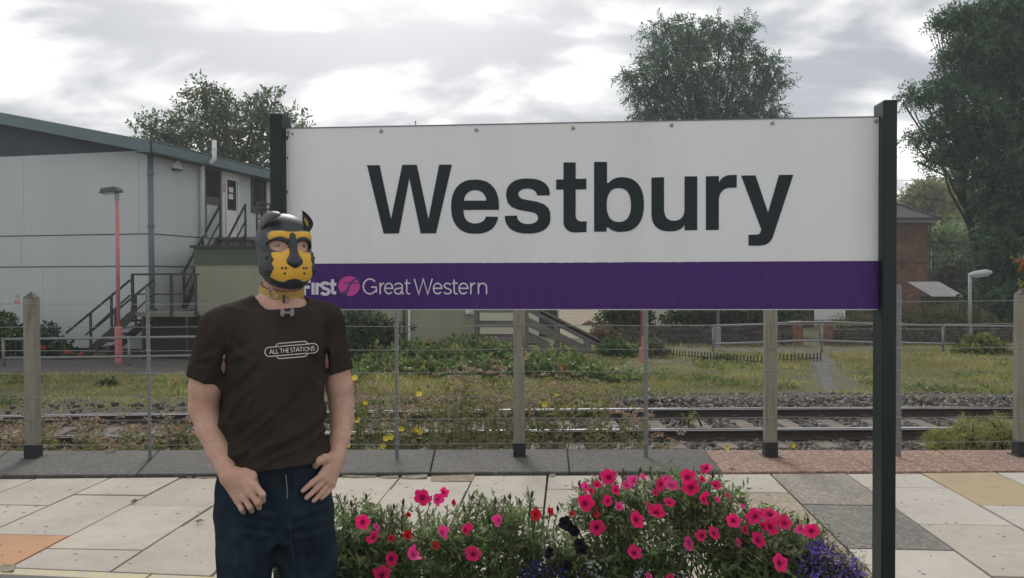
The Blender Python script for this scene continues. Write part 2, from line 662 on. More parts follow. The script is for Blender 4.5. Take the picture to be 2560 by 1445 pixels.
def slab_mat(name, c, speck, spots=True, fine=0.15, sp_c=(.05, .045, .04)):
    m, n, b, o = new_mat(name)
    pos = world_pos(n)
    lo, hi = tuple(x * .86 for x in c), tuple(min(1, x * 1.1) for x in c)
    base = nramp(n, noise(n, 1.7, 6, .62, pos, .3), [(.3, lo), (.7, hi)])
    fn = nramp(n, noise(n, 170, 2, .7, pos), [(.35, (1 - speck,) * 3), (.65, (1 + speck * .5,) * 3)])
    base = nmix(n, 1.0, base, fn, 'MULTIPLY')
    oi = n.nodes.new('ShaderNodeObjectInfo')
    rr = nramp(n, oi.outputs['Random'], [(0, (.80, .79, .78)), (.3, (.97, .94, .90)), (.6, (.90, .90, .90)), (1, (1, .975, .93))])
    base = nmix(n, 1.0, base, rr, 'MULTIPLY')
    if speck > .25:                          # exposed aggregate, each pebble its own tone
        ag = n.nodes.new('ShaderNodeTexVoronoi')
        ag.inputs['Scale'].default_value = 48.0
        n.links.new(pos, ag.inputs['Vector'])
        agc = n.nodes.new('ShaderNodeSeparateColor')
        n.links.new(ag.outputs['Color'], agc.inputs[0])
        base = nmix(n, 1.0, base, nramp(n, agc.outputs[0], [(0, (1 - speck * .8,) * 3), (.75, (1, 1, 1)), (1, (1 + speck,) * 3)]), 'MULTIPLY')
    if spots:                                # dark trodden-in spots
        vo = n.nodes.new('ShaderNodeTexVoronoi')
        vo.inputs['Scale'].default_value = 15.0
        n.links.new(pos, vo.inputs['Vector'])
        vc = n.nodes.new('ShaderNodeSeparateColor')
        n.links.new(vo.outputs['Color'], vc.inputs[0])
        thr = n.nodes.new('ShaderNodeMath')
        thr.operation = 'MULTIPLY'
        thr.inputs[1].default_value = 0.20
        n.links.new(nramp(n, vc.outputs[0], [(.38, (0, 0, 0)), (1, (1, 1, 1))]), thr.inputs[0])
        lt = n.nodes.new('ShaderNodeMath')
        lt.operation = 'LESS_THAN'
        n.links.new(vo.outputs['Distance'], lt.inputs[0])
        n.links.new(thr.outputs[0], lt.inputs[1])
        dm = n.nodes.new('ShaderNodeMath')
        dm.operation = 'MULTIPLY'
        dm.inputs[1].default_value = .88
        n.links.new(lt.outputs[0], dm.inputs[0])
        base = nmix(n, dm.outputs[0], base, sp_c)
    st2 = nramp(n, noise(n, 3.4, 8, .75, pos, .8), [(.50, (0, 0, 0)), (.78, (.55,) * 3)])
    drk = nramp(n, noise(n, 26, 5, .7, pos, .3), [(.60, (0, 0, 0)), (.72, (.30,) * 3)])
    base = nmix(n, drk, base, (c[0] * .5, c[1] * .48, c[2] * .44))
    base = nmix(n, st2, base, (c[0] * .55, c[1] * .53, c[2] * .48))
    n.links.new(base, b.inputs['Base Color'])
    b.inputs['Roughness'].default_value = .85
    nbump(n, b, noise(n, 150, 3, .6, pos), .25, .003)
    return m


S = dict(cream=slab_mat('cream_slab', (.44, .40, .345), .16), grey=slab_mat('grey_aggregate_slab', (.19, .18, .165), .38, True),
         taupe=slab_mat('taupe_aggregate_slab', (.29, .265, .225), .32), buff=slab_mat('buff_aggregate_slab', (.36, .30, .22), .32),
         white=slab_mat('pale_grey_slab', (.46, .435, .40), .12), yellow=slab_mat('ochre_slab', (.40, .325, .205), .16),
         orange=slab_mat('orange_slab', (.46, .25, .14), .16), pink=slab_mat('pink_granite_coping', (.32, .205, .155), .55),
         dark=slab_mat('dark_tarmac_coping', (.098, .095, .09), .45))
SA = R(4.0)
UU, VV = Vector((math.cos(SA), -math.sin(SA), 0)), Vector((math.sin(SA), math.cos(SA), 0))
ORG = gz(1369, 1191)
gaps = [290, 462, 647, 825, 1002, 1185, 1369, 1555, 1743, 1930, 2124, 2315, 2506]
cu = [(gz(x, 1189) - ORG).dot(UU) for x in gaps]
step = (cu[-1] - cu[0]) / (len(cu) - 1)
for _ in range(7):
    cu.insert(0, cu[0] - step)
    cu.append(cu[-1] + step)
gaps = [-970, -790, -610, -430, -250, -70, 110] + gaps + [2690, 2880, 3065, 3250, 3435, 3620, 3805]


def clip_poly(poly, A, B, keep_left=True):
    """Sutherland-Hodgman against the line A->B in plan"""
    outp = []
    def sd(p):
        s = (B.x - A.x) * (p[1] - A.y) - (B.y - A.y) * (p[0] - A.x)
        return s if keep_left else -s
    for i in range(len(poly)):
        p, q = poly[i], poly[(i + 1) % len(poly)]
        a, b = sd(p), sd(q)
        if a >= 0:
            outp.append(p)
        if (a >= 0) != (b >= 0):
            t = a / (a - b)
            outp.append((p[0] + (q[0] - p[0]) * t, p[1] + (q[1] - p[1]) * t))
    return outp


# first full joint (picture row) of each column of slabs and the colours from the back forwards
cols_def = {-70: (1240, ['cream'] * 6), 110: (1265, ['cream'] * 6), 290: (1239, ['cream', 'cream', 'orange', 'cream']), 462: (1266, ['cream'] * 6),
            647: (1225, ['cream'] * 6), 825: (1266, ['cream'] * 6), 1002: (1225, ['cream'] * 6), 1185: (1267, ['cream'] * 6), 1369: (1223, ['cream'] * 6),
            1555: (1266, ['taupe', 'cream', 'cream', 'cream']), 1743: (1230, ['cream', 'buff', 'buff', 'buff']), 1930: (1261, ['taupe', 'grey', 'white', 'cream']),
            2124: (1218, ['white', 'white', 'cream', 'cream']), 2315: (1263, ['yellow', 'white', 'white', 'cream']), 2506: (1225, ['white', 'white', 'cream', 'white']), 2690: (1263, ['cream'] * 5)}
G = .006
for i in range(len(cu) - 1):
    first, cl = cols_def.get(gaps[i], (1240 + 26 * (i % 2), ['cream', 'white', 'cream', 'cream']))
    uc = (cu[i] + cu[i + 1]) / 2
    pj = gz((gaps[i] + gaps[i + 1]) / 2, first)
    v1 = (pj - ORG).dot(VV)
    rows = [v1 + 2.0] + [v1 - .9 * k for k in range(6)]
    for j in range(len(rows) - 1):
        u0, u1 = cu[i] + G + random.uniform(-.002, .004), cu[i + 1] - G + random.uniform(-.004, .002)
        va, vb = rows[j] - G, rows[j + 1] + G
        poly = [tuple((ORG + UU * u + VV * w)[:2]) for u, w in ((u0, vb), (u1, vb), (u1, va), (u0, va))]
        A2, B2 = KA + Vector((0, -.015, 0)), KB + Vector((0, -.015, 0))
        poly = clip_poly(poly, A2, B2, False)
        if len(poly) < 3:
            continue
        poly = clip_poly(poly, YA, YB, True)
        if len(poly) < 3:
            continue
        dz = random.uniform(-.004, .003)
        lo = [(x, y, -.034) for x, y in poly]
        hi = [(x, y, dz + random.uniform(-.0015, .0015)) for x, y in poly]
        MB().hexa(lo, hi).build('paving_slab', S[cl[min(j, len(cl) - 1)]], pl, bevel=.004)

# yellow painted line on a kerb course in front of the slabs
def yellow_line():
    m, n, b, o = new_mat('worn_yellow_line')
    pos = world_pos(n)
    w = nramp(n, noise(n, 14, 6, .7, pos, .5), [(.42, (0, 0, 0)), (.6, (1, 1, 1))])
    n.links.new(nmix(n, w, (.46, .40, .24), (.40, .37, .31)), b.inputs['Base Color'])
    b.inputs['Roughness'].default_value = .85
    return m


ym = yellow_line()
d_ = (YB - YA).normalized()
n2 = Vector((d_.y, -d_.x, 0))
for k in range(-6, 13):
    a = YA + d_ * (k * .9 + .004) + n2 * .012
    b = YA + d_ * (k * .9 + .892) + n2 * .012
    MB().prism([a, b, b + n2 * .085, a + n2 * .085], (0, 0, -.03)).build('kerb_course', ym, pl, bevel=.003)

# coping strip: dark pieces on the left, pink granite ones on the right
cj = [(-1760, -1660), (-1300, -1215), (-860, -775), (-420, -330), (20, -60), (398, 340), (1088, 1075), (1418, 1424), (1762, 1805), (2109, 2185), (2338, 2449), (2620, 2760), (2950, 3100), (3290, 3450), (3640, 3800), (4300, 4480)]
raise_ = [.027, .026, .028, .028, .026, .028, .027, .025, .015, .010, .011, .010, .011, .010, .010]
for i in range(len(cj) - 1):
    (b0, f0), (b1, f1) = cj[i], cj[i + 1]
    zt = raise_[i]
    pts = []
    for bpx, fpx, inset in ((b0, f0, .004), (b1, f1, -.004)):
        back = gz(bpx, 1133.5 + (1127 - 1133.5) * bpx / 2560)
        front = gz(fpx, 1196 - 16 * fpx / 2560)
        pts.append((back + Vector((inset, 0, 0)), front + Vector((inset, .002, 0))))
    (bk0, fr0), (bk1, fr1) = pts
    quad = [fr0, fr1, bk1, bk0]
    key = 'dark' if i < 8 else 'pink'
    MB().hexa([(p.x, p.y, -.2 if q_ > 1 else -.034) for q_, p in enumerate(quad)], [(p.x, p.y, zt) for p in quad]).build('coping_slab', S[key], pl, bevel=.012)
face = MB().hexa([(XL, line_y(EA, EB, XL) - .04, -.9), (XR, line_y(EA, EB, XR) - .04, -.9), (XR, line_y(EA, EB, XR) - .012, -.9), (XL, line_y(EA, EB, XL) - .012, -.9)],
                 [(XL, line_y(EA, EB, XL) - .04, -.21), (XR, line_y(EA, EB, XR) - .04, -.21), (XR, line_y(EA, EB, XR) - .012, -.21), (XL, line_y(EA, EB, XL) - .012, -.21)]).build('platform_face', plat_side, pl)
# crumbled pale mortar stones along the coping
mort = mat('crumbled_mortar_stone', (.26, .22, .155), .95, .4, 22, .3, 90, .8, 40, .01)
for (x0, x1, y0, y1) in ((855, 945, 1182, 1192), (948, 1000, 1181, 1194), (1002, 1072, 1179, 1196), (1076, 1188, 1183, 1203), (1372, 1392, 1182, 1191), (462, 486, 1183, 1192), (488, 545, 1184, 1194), (0, 40, 1412, 1430)):
    pts = [(x0, y1), ((x0 * 2 + x1) / 3, y1 + 2), (x1 - 6, y1 + 1), (x1, y0 + 2), ((x0 + x1) / 2, y0), (x0 + 4, y0 + 1)]
    g3 = [gz(x, y) for x, y in pts]
    MB().hexa([(p.x, p.y, -.03) for p in g3], [(p.x, p.y, random.uniform(.0, .014)) for p in g3]).build('mortar_stone', mort, pl, bevel=.006)

# asphalt footpath and dirt patches beyond the track
pathm = mat('footpath_asphalt', (.095, .092, .085), .92, .2, 2.5, .4, 50, .4, 40, dirt=(.09, .085, .06), dirt_amt=.8, dscale=1.2)
fpth = MB().prism([gz(-300, 938, GZ), gz(600, 936, GZ), gz(1000, 905, GZ), gz(1000, 885, GZ), gz(500, 898, GZ), gz(-300, 903, GZ)], (0, 0, .006)).build('footpath', pathm)
tag(fpth, kind='structure')
pth2 = MB().prism([gz(2060, 985, GZ), gz(2098, 985, GZ), gz(2058, 893, GZ), gz(2034, 893, GZ)], (0, 0, .006)).build('garden_path', pathm)
tag(pth2, kind='structure')
pth3 = MB().prism([gz(1610, 905, GZ), gz(1900, 925, GZ), gz(2230, 905, GZ), gz(2230, 882, GZ), gz(1900, 872, GZ), gz(1610, 866, GZ)], (0, 0, .005)).build('footpath', pathm)
tag(pth3, kind='structure')
sand = mat('sandy_track', (.25, .20, .13), .95, .2, 1.2, .3, 30, dirt=(.12, .13, .06), dirt_amt=.9, dscale=.35)
sd_ = MB().prism([gz(1395, 845, GZ), gz(1545, 845, GZ), gz(1530, 772, GZ), gz(1400, 766, GZ)], (0, 0, .006)).build('dirt_track', sand)
tag(sd_, kind='structure')

# =================================================================== BUILDINGS AND STREET FURNITURE
# ------------------------------------------------------------------ two-storey cabin building on the left
panel_m = mat('grey_cladding', (.45, .485, .49), .55, .05, .6, .05, 60, .15, 120, .002, dirt=(.40, .42, .41), dirt_amt=.45, dscale=1.4, stretch=(1, 1, .18))
trim_b = mat('blue_grey_fascia', (.085, .13, .145), .5, .1, 2)
navy = mat('navy_gable_board', (.022, .032, .055), .6, .15, 3)
soffit = mat('soffit_grey', (.12, .14, .145), .7, .1, 3)
seam_m = mat('dark_seam', (.05, .05, .05), .8, .1, 3)
white_pl = mat('white_plastic', (.62, .63, .62), .45, .05, 3)
dark_fr = mat('dark_window_frame', (.035, .036, .038), .45, .1, 4)
steel_grey = mat('painted_dark_steel', (.022, .021, .02), .55, .2, 9)
roofm = mat('corrugated_roof_sheet', (.06, .09, .10), .5, .1, 2)


def glass_mat():
    m, n, b, o = new_mat('window_glass')
    b.inputs['Base Color'].default_value = (.02, .024, .024, 1)
    b.inputs['Roughness'].default_value = .06
    b.inputs['Specular IOR Level'].default_value = .8
    nbump(n, b, noise(n, 2.2, 2, .5, world_pos(n)), .08, .03)
    return m


glass = glass_mat()
BC = Vector(((378 - 1280) / FPX * 21.3, 21.3, GZ))
w1 = Vector((-.9755, .22, 0)).normalized()       # along the gable, to the left
w2 = Vector((.22, .9755, 0)).normalized()        # along the side, going back
UP = Vector((0, 0, 1))
nG, nS = -w2, -w1                                # outward normals
BW, BL = 12.0, 16.0
ZW = 4.98
bld = empty('cabin_building', BC, 'grey two-storey cabin building with blue grey sloping roof', 'building')


def bp(a, t, z):
    """point at a metres left along the gable, t back along the side"""
    return Vector((BC.x, BC.y, 0)) + w1 * a + w2 * t + UP * z


zs = [GZ + .12, 1.90, 2.76, ZW]
gj = [[0, 3.4, 6.8, 10.2, BW], [0, 4.1, 8.2, BW], [0, .35, 4.0, 7.6, BW]]
sj = [[0, 3.6, 7.2, 10.8, BL], [0, 4.5, 9, 13, BL], [0, 2.45, 5.6, 9, 13, BL]]
for r in range(3):
    z0, z1 = zs[r] + .012, zs[r + 1] - .012
    for a0, a1 in zip(gj[r], gj[r][1:]):
        MB().prism([bp(a0 + .004, 0, z0), bp(a1 - .004, 0, z0), bp(a1 - .004, 0, z1), bp(a0 + .004, 0, z1)], w2 * .1).build('wall_panel', panel_m, bld)
    for t0, t1 in zip(sj[r], sj[r][1:]):
        MB().prism([bp(0, t0 + .104, z0), bp(0, t1 - .004, z0), bp(0, t1 - .004, z1), bp(0, t0 + .104, z1)], w1 * .1).build('wall_panel', panel_m, bld)
for z in zs[1:3]:
    MB().prism([bp(-.014, -.014, z - .012), bp(BW, -.014, z - .012), bp(BW, -.014, z + .012), bp(-.014, -.014, z + .012)], w2 * .05).build('seam_strip', seam_m, bld)
    MB().prism([bp(-.016, .05, z - .012), bp(-.016, BL, z - .012), bp(-.016, BL, z + .012), bp(-.016, .05, z + .012)], w1 * .05).build('seam_strip', seam_m, bld)
MB().prism([bp(.03, .03, GZ - .02), bp(BW, .03, GZ - .02), bp(BW, BL, GZ - .02), bp(.03, BL, GZ - .02)], UP * .142).build('plinth', seam_m, bld)
MB().prism([bp(.12, .12, GZ), bp(BW, .12, GZ), bp(BW, BL, GZ), bp(.12, BL, GZ)], UP * 5.3).build('wall_core', seam_m, bld)
# gable board and roof
SLOPE = .205
RG = 6.0
zr = lambda a: ZW + .10 + SLOPE * (a if a < RG else 2 * RG - a)
MB().prism([bp(.02, .06, ZW), bp(BW, .06, ZW), bp(RG, .06, zr(RG) - .05)], w2 * .06).build('gable_board', navy, bld)
OV, OE = .55, .45
for (a0, a1) in ((-OE, RG), (RG, BW + OE)):
    zz0 = ZW + .14 + SLOPE * (a0 if a0 < RG else 2 * RG - a0)
    zz1 = ZW + .14 + SLOPE * (a1 if a1 <= RG else 2 * RG - a1)
    rf = MB().prism([bp(a0, -OV, zz0 + .03), bp(a1, -OV, zz1 + .03), bp(a1, BL, zz1 + .03), bp(a0, BL, zz0 + .03)], UP * .05).build('roof_sheet', roofm, bld)
    MB().prism([bp(a0, -OV - .02, zz0 - .22), bp(a1, -OV - .02, zz1 - .22), bp(a1, -OV - .02, zz1 + .09), bp(a0, -OV - .02, zz0 + .09)], w2 * -.03).build('barge_board', trim_b, bld)
    MB().prism([bp(a0, -OV, zz0 - .05), bp(a1, -OV, zz1 - .05), bp(a1, .06, zz1 - .05), bp(a0, .06, zz0 - .05)], UP * .03).build('soffit', soffit, bld)
ze = ZW + .14 - SLOPE * OE
MB().prism([bp(-OE - .02, -OV, ze - .20), bp(-OE - .02, BL, ze - .20), bp(-OE - .02, BL, ze + .045), bp(-OE - .02, -OV, ze + .045)], w1 * -.04).build('eaves_fascia', trim_b, bld)
MB().prism([bp(-OE, -OV + .02, ze - .19), bp(-OE, BL, ze - .19), bp(.02, BL, ze - .19), bp(.02, -OV + .02, ze - .19)], UP * .02).build('soffit', soffit, bld)
# corrugations of the roof edge
mb = MB()
t = -OV
while t < BL:
    mb.tube([bp(-OE - .05, t, ze + .085), bp(.6, t, ze + .085 + SLOPE * (.65))], .032, 6)
    t += .18
stuff(mb.build('roof_ribs', roofm, bld))
# downpipe at the corner
dp = MB().tube([bp(-.09, -.10, ZW - .08), bp(-.09, -.10, GZ)], .075, 10).build('downpipe', trim_b, bld, smooth=True)
for z in (4.35, 2.95, 1.4):
    MB().tube([bp(-.09, -.10, z - .04), bp(-.09, -.10, z + .04)], .095, 10).build('pipe_bracket', trim_b, dp)
# white flue on the side wall


def sp_(px, py, off=0.0):
    return rp(px, py, Vector((BC.x, BC.y, 0)) + nS * off, nS)


f0, f1, f2, f3, f4 = sp_(507, 640, .12), sp_(506, 418, .12), sp_(515, 409, .2), sp_(531, 405, .62), sp_(536, 396, .66)
flue = MB().tube([f0, f1, f1 + (f2 - f1) * .5 + UP * .02, f2, f3, f4, f4 + UP * .52], .066, 10).build('flue_pipe', white_pl, bld, smooth=True)
MB().tube([f4 + UP * .26, f4 + UP * .30], .08, 10).build('flue_collar', white_pl, flue)
# windows and door on the side wall (surveyed on the wall plane)


def wall_quad(pxs, off):
    return [sp_(x, y, off) for x, y in pxs]


def rect_side(x0, x1, y0, y1, off):
    a, b = sp_(x0, y1, off), sp_(x1, y1, off)
    top_ = sp_(x0, y0, off).z
    return [a, Vector((b.x, b.y, a.z)), Vector((b.x, b.y, top_)), Vector((a.x, a.y, top_))]


def frame_bars(q, w, d, mtl, par, name='frame'):
    mb = MB()
    a, b, c, e_ = q
    ux = (b - a).normalized()
    mb.prism([a, b, b + UP * w, a + UP * w], d)
    mb.prism([e_ - UP * w, c - UP * w, c, e_], d)
    mb.prism([a + UP * w, a + ux * w + UP * w, e_ + ux * w - UP * w, e_ - UP * w], d)
    mb.prism([b - ux * w + UP * w, b + UP * w, c - UP * w, c - ux * w - UP * w], d)
    return mb.build(name, mtl, par)


for (x0, x1, y0, y1) in ((510, 551, 420, 508), (628, 665, 437, 531)):
    q = rect_side(x0, x1, y0, y1, .012)
    wnd = MB().prism(q, nS * -.02).build('window', glass, bld)
    frame_bars([p + nS * .003 for p in q], .07, nS * .03, dark_fr, wnd)
    bl = [q[0] + UP * (q[2].z - q[0].z) * .30, q[1] + UP * (q[2].z - q[0].z) * .30]
    MB().prism([q[0] + nS * .003, q[1] + nS * .003, q[1] + UP * .22 + nS * .003, q[0] + UP * .22 + nS * .003], nS * .015).build('sill_rail', dark_fr, wnd)
q = rect_side(556, 598, 428, 601, .012)
surround = MB().prism(q, nS * .02).build('door_surround', white_pl, bld)
q = rect_side(564, 594, 441, 594, .035)
door = MB().prism(q, nS * .03).build('door', white_pl, bld)
frame_bars([p + nS * .031 for p in q], .05, nS * .008, white_pl, door, 'door_frame')
gq = rect_side(569, 590, 449, 524, .069)
MB().prism(gq, nS * .006).build('glazing', glass, door)
for yy in (467, 484):
    nq_ = rect_side(572, 583, yy, yy + 13, .078)
    MB().prism(nq_, nS * .002).build('notice', mat('paper_notice', (.55, .56, .54), .8), door)
MB().tube([sp_(594.5, 452, .09), sp_(594.5, 590, .09)], .012, 6).build('door_bar', mat('galvanised_steel', (.42, .43, .43), .5, .12, 12, metal=.6), door)
# security light
q = [bp(0, 0, 0)]
sc_ = sp_(437, 421, .0)
se = MB()
se.prism([sc_ + w2 * -.16 + UP * -.02, sc_ + w2 * .16 + UP * -.02, sc_ + w2 * .16 + UP * .10, sc_ + UP * .26, sc_ + w2 * -.16 + UP * .10], nS * .12)
sl_ = se.build('security_light', white_pl, bld, bevel=.01)
MB().prism([sc_ + w2 * -.14 + UP * -.06, sc_ + w2 * .14 + UP * -.06, sc_ + w2 * .14 + UP * -.022, sc_ + w2 * -.14 + UP * -.022], nS * .16).build('lamp_glass', dark_fr, sl_)


# ------------------------------------------------------------------ prohibition signs (flat plates fixed to the cabin)
red = mat('sign_red', (.42, .03, .05), .5, .05, 5)
black_m = mat('sign_black', (.02, .02, .02), .5, .05, 5)


def nosmoke(c, ux, n, w, label):
    """small plate: red ring and slash over a black cigarette, red panel with pale bars below"""
    h = w * 1.7
    e_ = empty('no_smoking_sign', c, label, 'sign')
    P = lambda x, y, o_: c + ux * (x * w) + UP * (y * w) + n * o_
    MB().prism([P(-.5, -.85, .004), P(.5, -.85, .004), P(.5, .85, .004), P(-.5, .85, .004)], n * .004).build('plate', white_pl, e_)
    mb = MB()
    N = 24
    for i in range(N):
        a0, a1 = 2 * math.pi * i / N, 2 * math.pi * (i + 1) / N
        mb.add([P(.42 * math.cos(a0), .36 + .42 * math.sin(a0), .011), P(.42 * math.cos(a1), .36 + .42 * math.sin(a1), .011),
                P(.34 * math.cos(a1), .36 + .34 * math.sin(a1), .011), P(.34 * math.cos(a0), .36 + .34 * math.sin(a0), .011)], [(0, 1, 2, 3)])
    mb.build('prohibition_ring', red if w < .16 else black_m, e_)
    MB().prism([P(-.28, .60, .012), P(-.22, .66, .012), P(.28, .12, .012), P(.22, .06, .012)], n * .001).build('slash', red if w < .16 else black_m, e_)
    MB().prism([P(-.2, .30, .0095), P(.16, .30, .0095), P(.16, .38, .0095), P(-.2, .38, .0095)], n * .001).build('cigarette', black_m, e_)
    MB().prism([P(-.46, -.82, .010), P(.46, -.82, .010), P(.46, -.22, .010), P(-.46, -.22, .010)], n * .001).build('red_panel', red, e_)
    for yy in (-.44, -.66):
        MB().prism([P(-.3, yy, .012), P(.3, yy, .012), P(.3, yy + .1, .012), P(-.3, yy + .1, .012)], n * .0008).build('caption_bar', white_pl, e_)
    return e_


pG = rp(43, 746, Vector((BC.x, BC.y, 0)), nG)
nosmoke(pG, -w1, nG, .165, 'small square no smoking sign on the grey gable by the fence post')
pD = sp_(560, 470, .035)
nosmoke(pD, w2, nS, .14, 'tiny red no smoking sign beside the white upstairs door')

# ------------------------------------------------------------------ steel staircase
grate = mat('stair_deck_board', (.16, .15, .12), .8, .2, 8)
stc = empty('external_staircase', bp(.8, -1.0, GZ), 'dark steel staircase with handrails up to the upstairs cabin door', 'staircase')
NP0 = Vector((BC.x, BC.y, 0)) + nG * 1.25
FP0 = Vector((BC.x, BC.y, 0)) + nG * .35
n_pl = lambda x, y: rp(x, y, NP0, nG)
f_pl = lambda x, y: rp(x, y, FP0, nG)
back = w2 * .9
sa_, sb_ = n_pl(206, 888), n_pl(336, 783)
sa_ = Vector((sa_.x, sa_.y, GZ))
MB().bar(sa_, sb_, .045, .20).build('stringer', steel_grey, stc)
MB().bar(sa_ + back, sb_ + back, .045, .20).build('stringer', steel_grey, stc)
for i in range(1, 7):
    c_ = sa_.lerp(sb_, i / 6.6) + UP * .05
    dvec = w1 * -.13
    MB().prism([c_ + w1 * .13 + w2 * .02, c_ - w1 * .13 + w2 * .02, c_ - w1 * .13 + w2 * .88, c_ + w1 * .13 + w2 * .88], UP * .03).build('tread', steel_grey, stc)
h0, h1 = n_pl(166, 832), n_pl(326, 700)
m0, m1 = n_pl(214, 838), n_pl(325, 738)
for off in (Vector((0, 0, 0)), back):
    MB().bar(h0 + off, h1 + off, .045).build('handrail', steel_grey, stc)
    MB().bar(m0 + off, m1 + off, .035).build('mid_rail', steel_grey, stc)
    for px_ in (227, 279):
        tt = (px_ - 166) / (326 - 166)
        top_ = h0.lerp(h1, tt) + off
        bt = sa_.lerp(sb_, (px_ - 206) / 130) + off
        MB().bar(Vector((top_.x, top_.y, bt.z - .05)), top_, .05).build('post', steel_grey, stc)
# lower landing
LZ = sb_.z + .02
la, lb = n_pl(332, 783), n_pl(489, 770)
lb = Vector((lb.x, lb.y, LZ))
la = Vector((la.x, la.y, LZ))
ux = (lb - la).normalized()
lc_ = la.lerp(lb, .72)
MB().prism([la, lb, lc_ + w2 * .88, la + w2 * .9], UP * -.10).build('landing_deck', grate, stc)
for off in (Vector((0, 0, 0)),):
    pass
rt = n_pl(326, 686).z
MB().bar(Vector((la.x, la.y, rt)), Vector((lb.x, lb.y, rt)), .05).build('handrail', steel_grey, stc)
MB().bar(Vector((la.x, la.y, (rt + LZ) / 2 - .02)), Vector((lb.x, lb.y, (rt + LZ) / 2 - .02)), .04).build('mid_rail', steel_grey, stc)
MB().bar(Vector((la.x, la.y, rt)) + w2 * .9, Vector((lc_.x, lc_.y, rt)) + w2 * .88, .04).build('handrail', steel_grey, stc)
for f_ in (0, .62, 1.0):
    p = la.lerp(lb, f_)
    MB().bar(Vector((p.x, p.y, LZ - .1)), Vector((p.x, p.y, rt + .01)), .06).build('post', steel_grey, stc)
    p2 = la.lerp(lb, f_ * .72) + w2 * .88
    MB().bar(Vector((p2.x, p2.y, GZ)), Vector((p2.x, p2.y, LZ - .1)), .07).build('support_leg', steel_grey, stc)
for f_ in (.15, .85):
    p = la.lerp(lb, f_) + w2 * .05
    MB().bar(Vector((p.x, p.y, GZ)), Vector((p.x, p.y, LZ - .1)), .07).build('support_leg', steel_grey, stc)
ub = mat('painted_under_stair_shade', (.012, .013, .012), .9)  # near-black sheet added to stand in for the shade below the landing
MB().prism([la.lerp(lb, .26) + w2 * .3 + UP * -.1, lb + w2 * .3 + UP * -.1, Vector(((lb + w2 * .3).x, (lb + w2 * .3).y, GZ)), Vector(((la.lerp(lb, .26) + w2 * .3).x, (la.lerp(lb, .26) + w2 * .3).y, GZ))], w2 * .05).build('under_stair_shade_sheet', ub, stc)
# run of landing back to the foot of the upper flight, upper flight, upper landing
MB().prism([bp(-.12, -.33, LZ), bp(-1.02, -.33, LZ), bp(-1.02, 1.25, LZ), bp(-.12, 1.25, LZ)], UP * -.10).build('landing_deck', grate, stc)
UZ = 2.80
for a_ in (-.16, -1.0):
    p0, p1 = bp(a_, 1.15, LZ), bp(a_, 3.0, UZ)
    MB().bar(p0, p1, .045, .2).build('stringer', steel_grey, stc)
    MB().bar(p0 + UP * .98, p1 + UP * .98, .05).build('handrail', steel_grey, stc)
    MB().bar(p0 + UP * .5, p1 + UP * .5, .035).build('mid_rail', steel_grey, stc)
    for f_ in (.02, .5, .99):
        q_ = p0.lerp(p1, f_)
        MB().bar(q_, q_ + UP * 1.0, .05).build('post', steel_grey, stc)
for i in range(1, 11):
    c_ = bp(-.16, 1.15, LZ).lerp(bp(-.16, 3.0, UZ), i / 10.5)
    MB().prism([c_ + w2 * -.11 - w1 * .03, c_ + w2 * .11 - w1 * .03, c_ + w2 * .11 - w1 * .82, c_ + w2 * -.11 - w1 * .82], UP * .03).build('tread', steel_grey, stc)
MB().prism([bp(-.03, 2.95, UZ), bp(-1.3, 2.95, UZ), bp(-1.3, 5.6, UZ), bp(-.03, 5.6, UZ)], UP * -.10).build('landing_deck', grate, stc)
pts = [bp(-1.28, 3.15, UZ), bp(-1.28, 3.95, UZ), bp(-1.28, 4.8, UZ), bp(-1.28, 5.58, UZ), bp(-.06, 5.58, UZ)]
for p in pts:
    MB().bar(p - UP * .05, p + UP * 1.05, .05).build('post', steel_grey, stc)
for hh, ww in ((1.05, .05), (.55, .04)):
    for a_, b_ in zip(pts, pts[1:]):
        MB().bar(a_ + UP * hh, b_ + UP * hh, ww).build('handrail' if hh > 1 else 'mid_rail', steel_grey, stc)
for a_, t_ in ((-1.2, 3.05), (-1.2, 5.5)):
    MB().bar(bp(a_, t_, GZ), bp(a_, t_, UZ - .1), .08).build('support_leg', steel_grey, stc)

# ------------------------------------------------------------------ pale green flat-roofed hut
hut_w = mat('pale_green_render', (.265, .285, .195), .85, .07, 1.2, .08, 60, .2, 60, dirt=(.17, .18, .13), dirt_amt=.4, dscale=1.0, stretch=(1, 1, .3))
hut_f = mat('dark_green_fascia', (.055, .085, .05), .7, .2, 3, dirt=(.03, .05, .03), dirt_amt=.6, dscale=3)
HY = 21.0
HX0, HX1 = at(489, 700, HY).x, at(1184, 800, HY).x
HZ0, HZ1 = at(1000, 862, HY).z, at(489, 614, HY).z
hut = empty('green_hut', ((HX0 + HX1) / 2, HY, GZ), 'pale green flat-roofed hut with dark green fascia behind the man', 'hut')
zf = at(489, 661, HY).z
xs_ = [HX0, at(1010, 800, HY).x, at(1024, 800, HY).x, at(1167, 800, HY).x, HX1]
MB().prism([(HX0, HY, HZ0), (HX1, HY, HZ0), (HX1, HY, zf), (HX0, HY, zf)], (0, 1.9, 0)).build('wall', hut_w, hut)
fa = MB().prism([(HX0 - .03, HY - .05, zf), (HX1 + .03, HY - .05, zf), (HX1 + .03, HY - .05, HZ1 - .06), (HX0 - .03, HY - .05, HZ1 - .06)], (0, 1.99, 0)).build('fascia', hut_f, hut)
MB().prism([(HX0 - .10, HY - .12, HZ1 - .06), (HX1 + .10, HY - .12, HZ1 - .06), (HX1 + .1, HY - .12, HZ1), (HX0 - .1, HY - .12, HZ1)], (0, 2.12, 0)).build('roof_edge', mat('roof_felt', (.03, .032, .034), .8), hut)
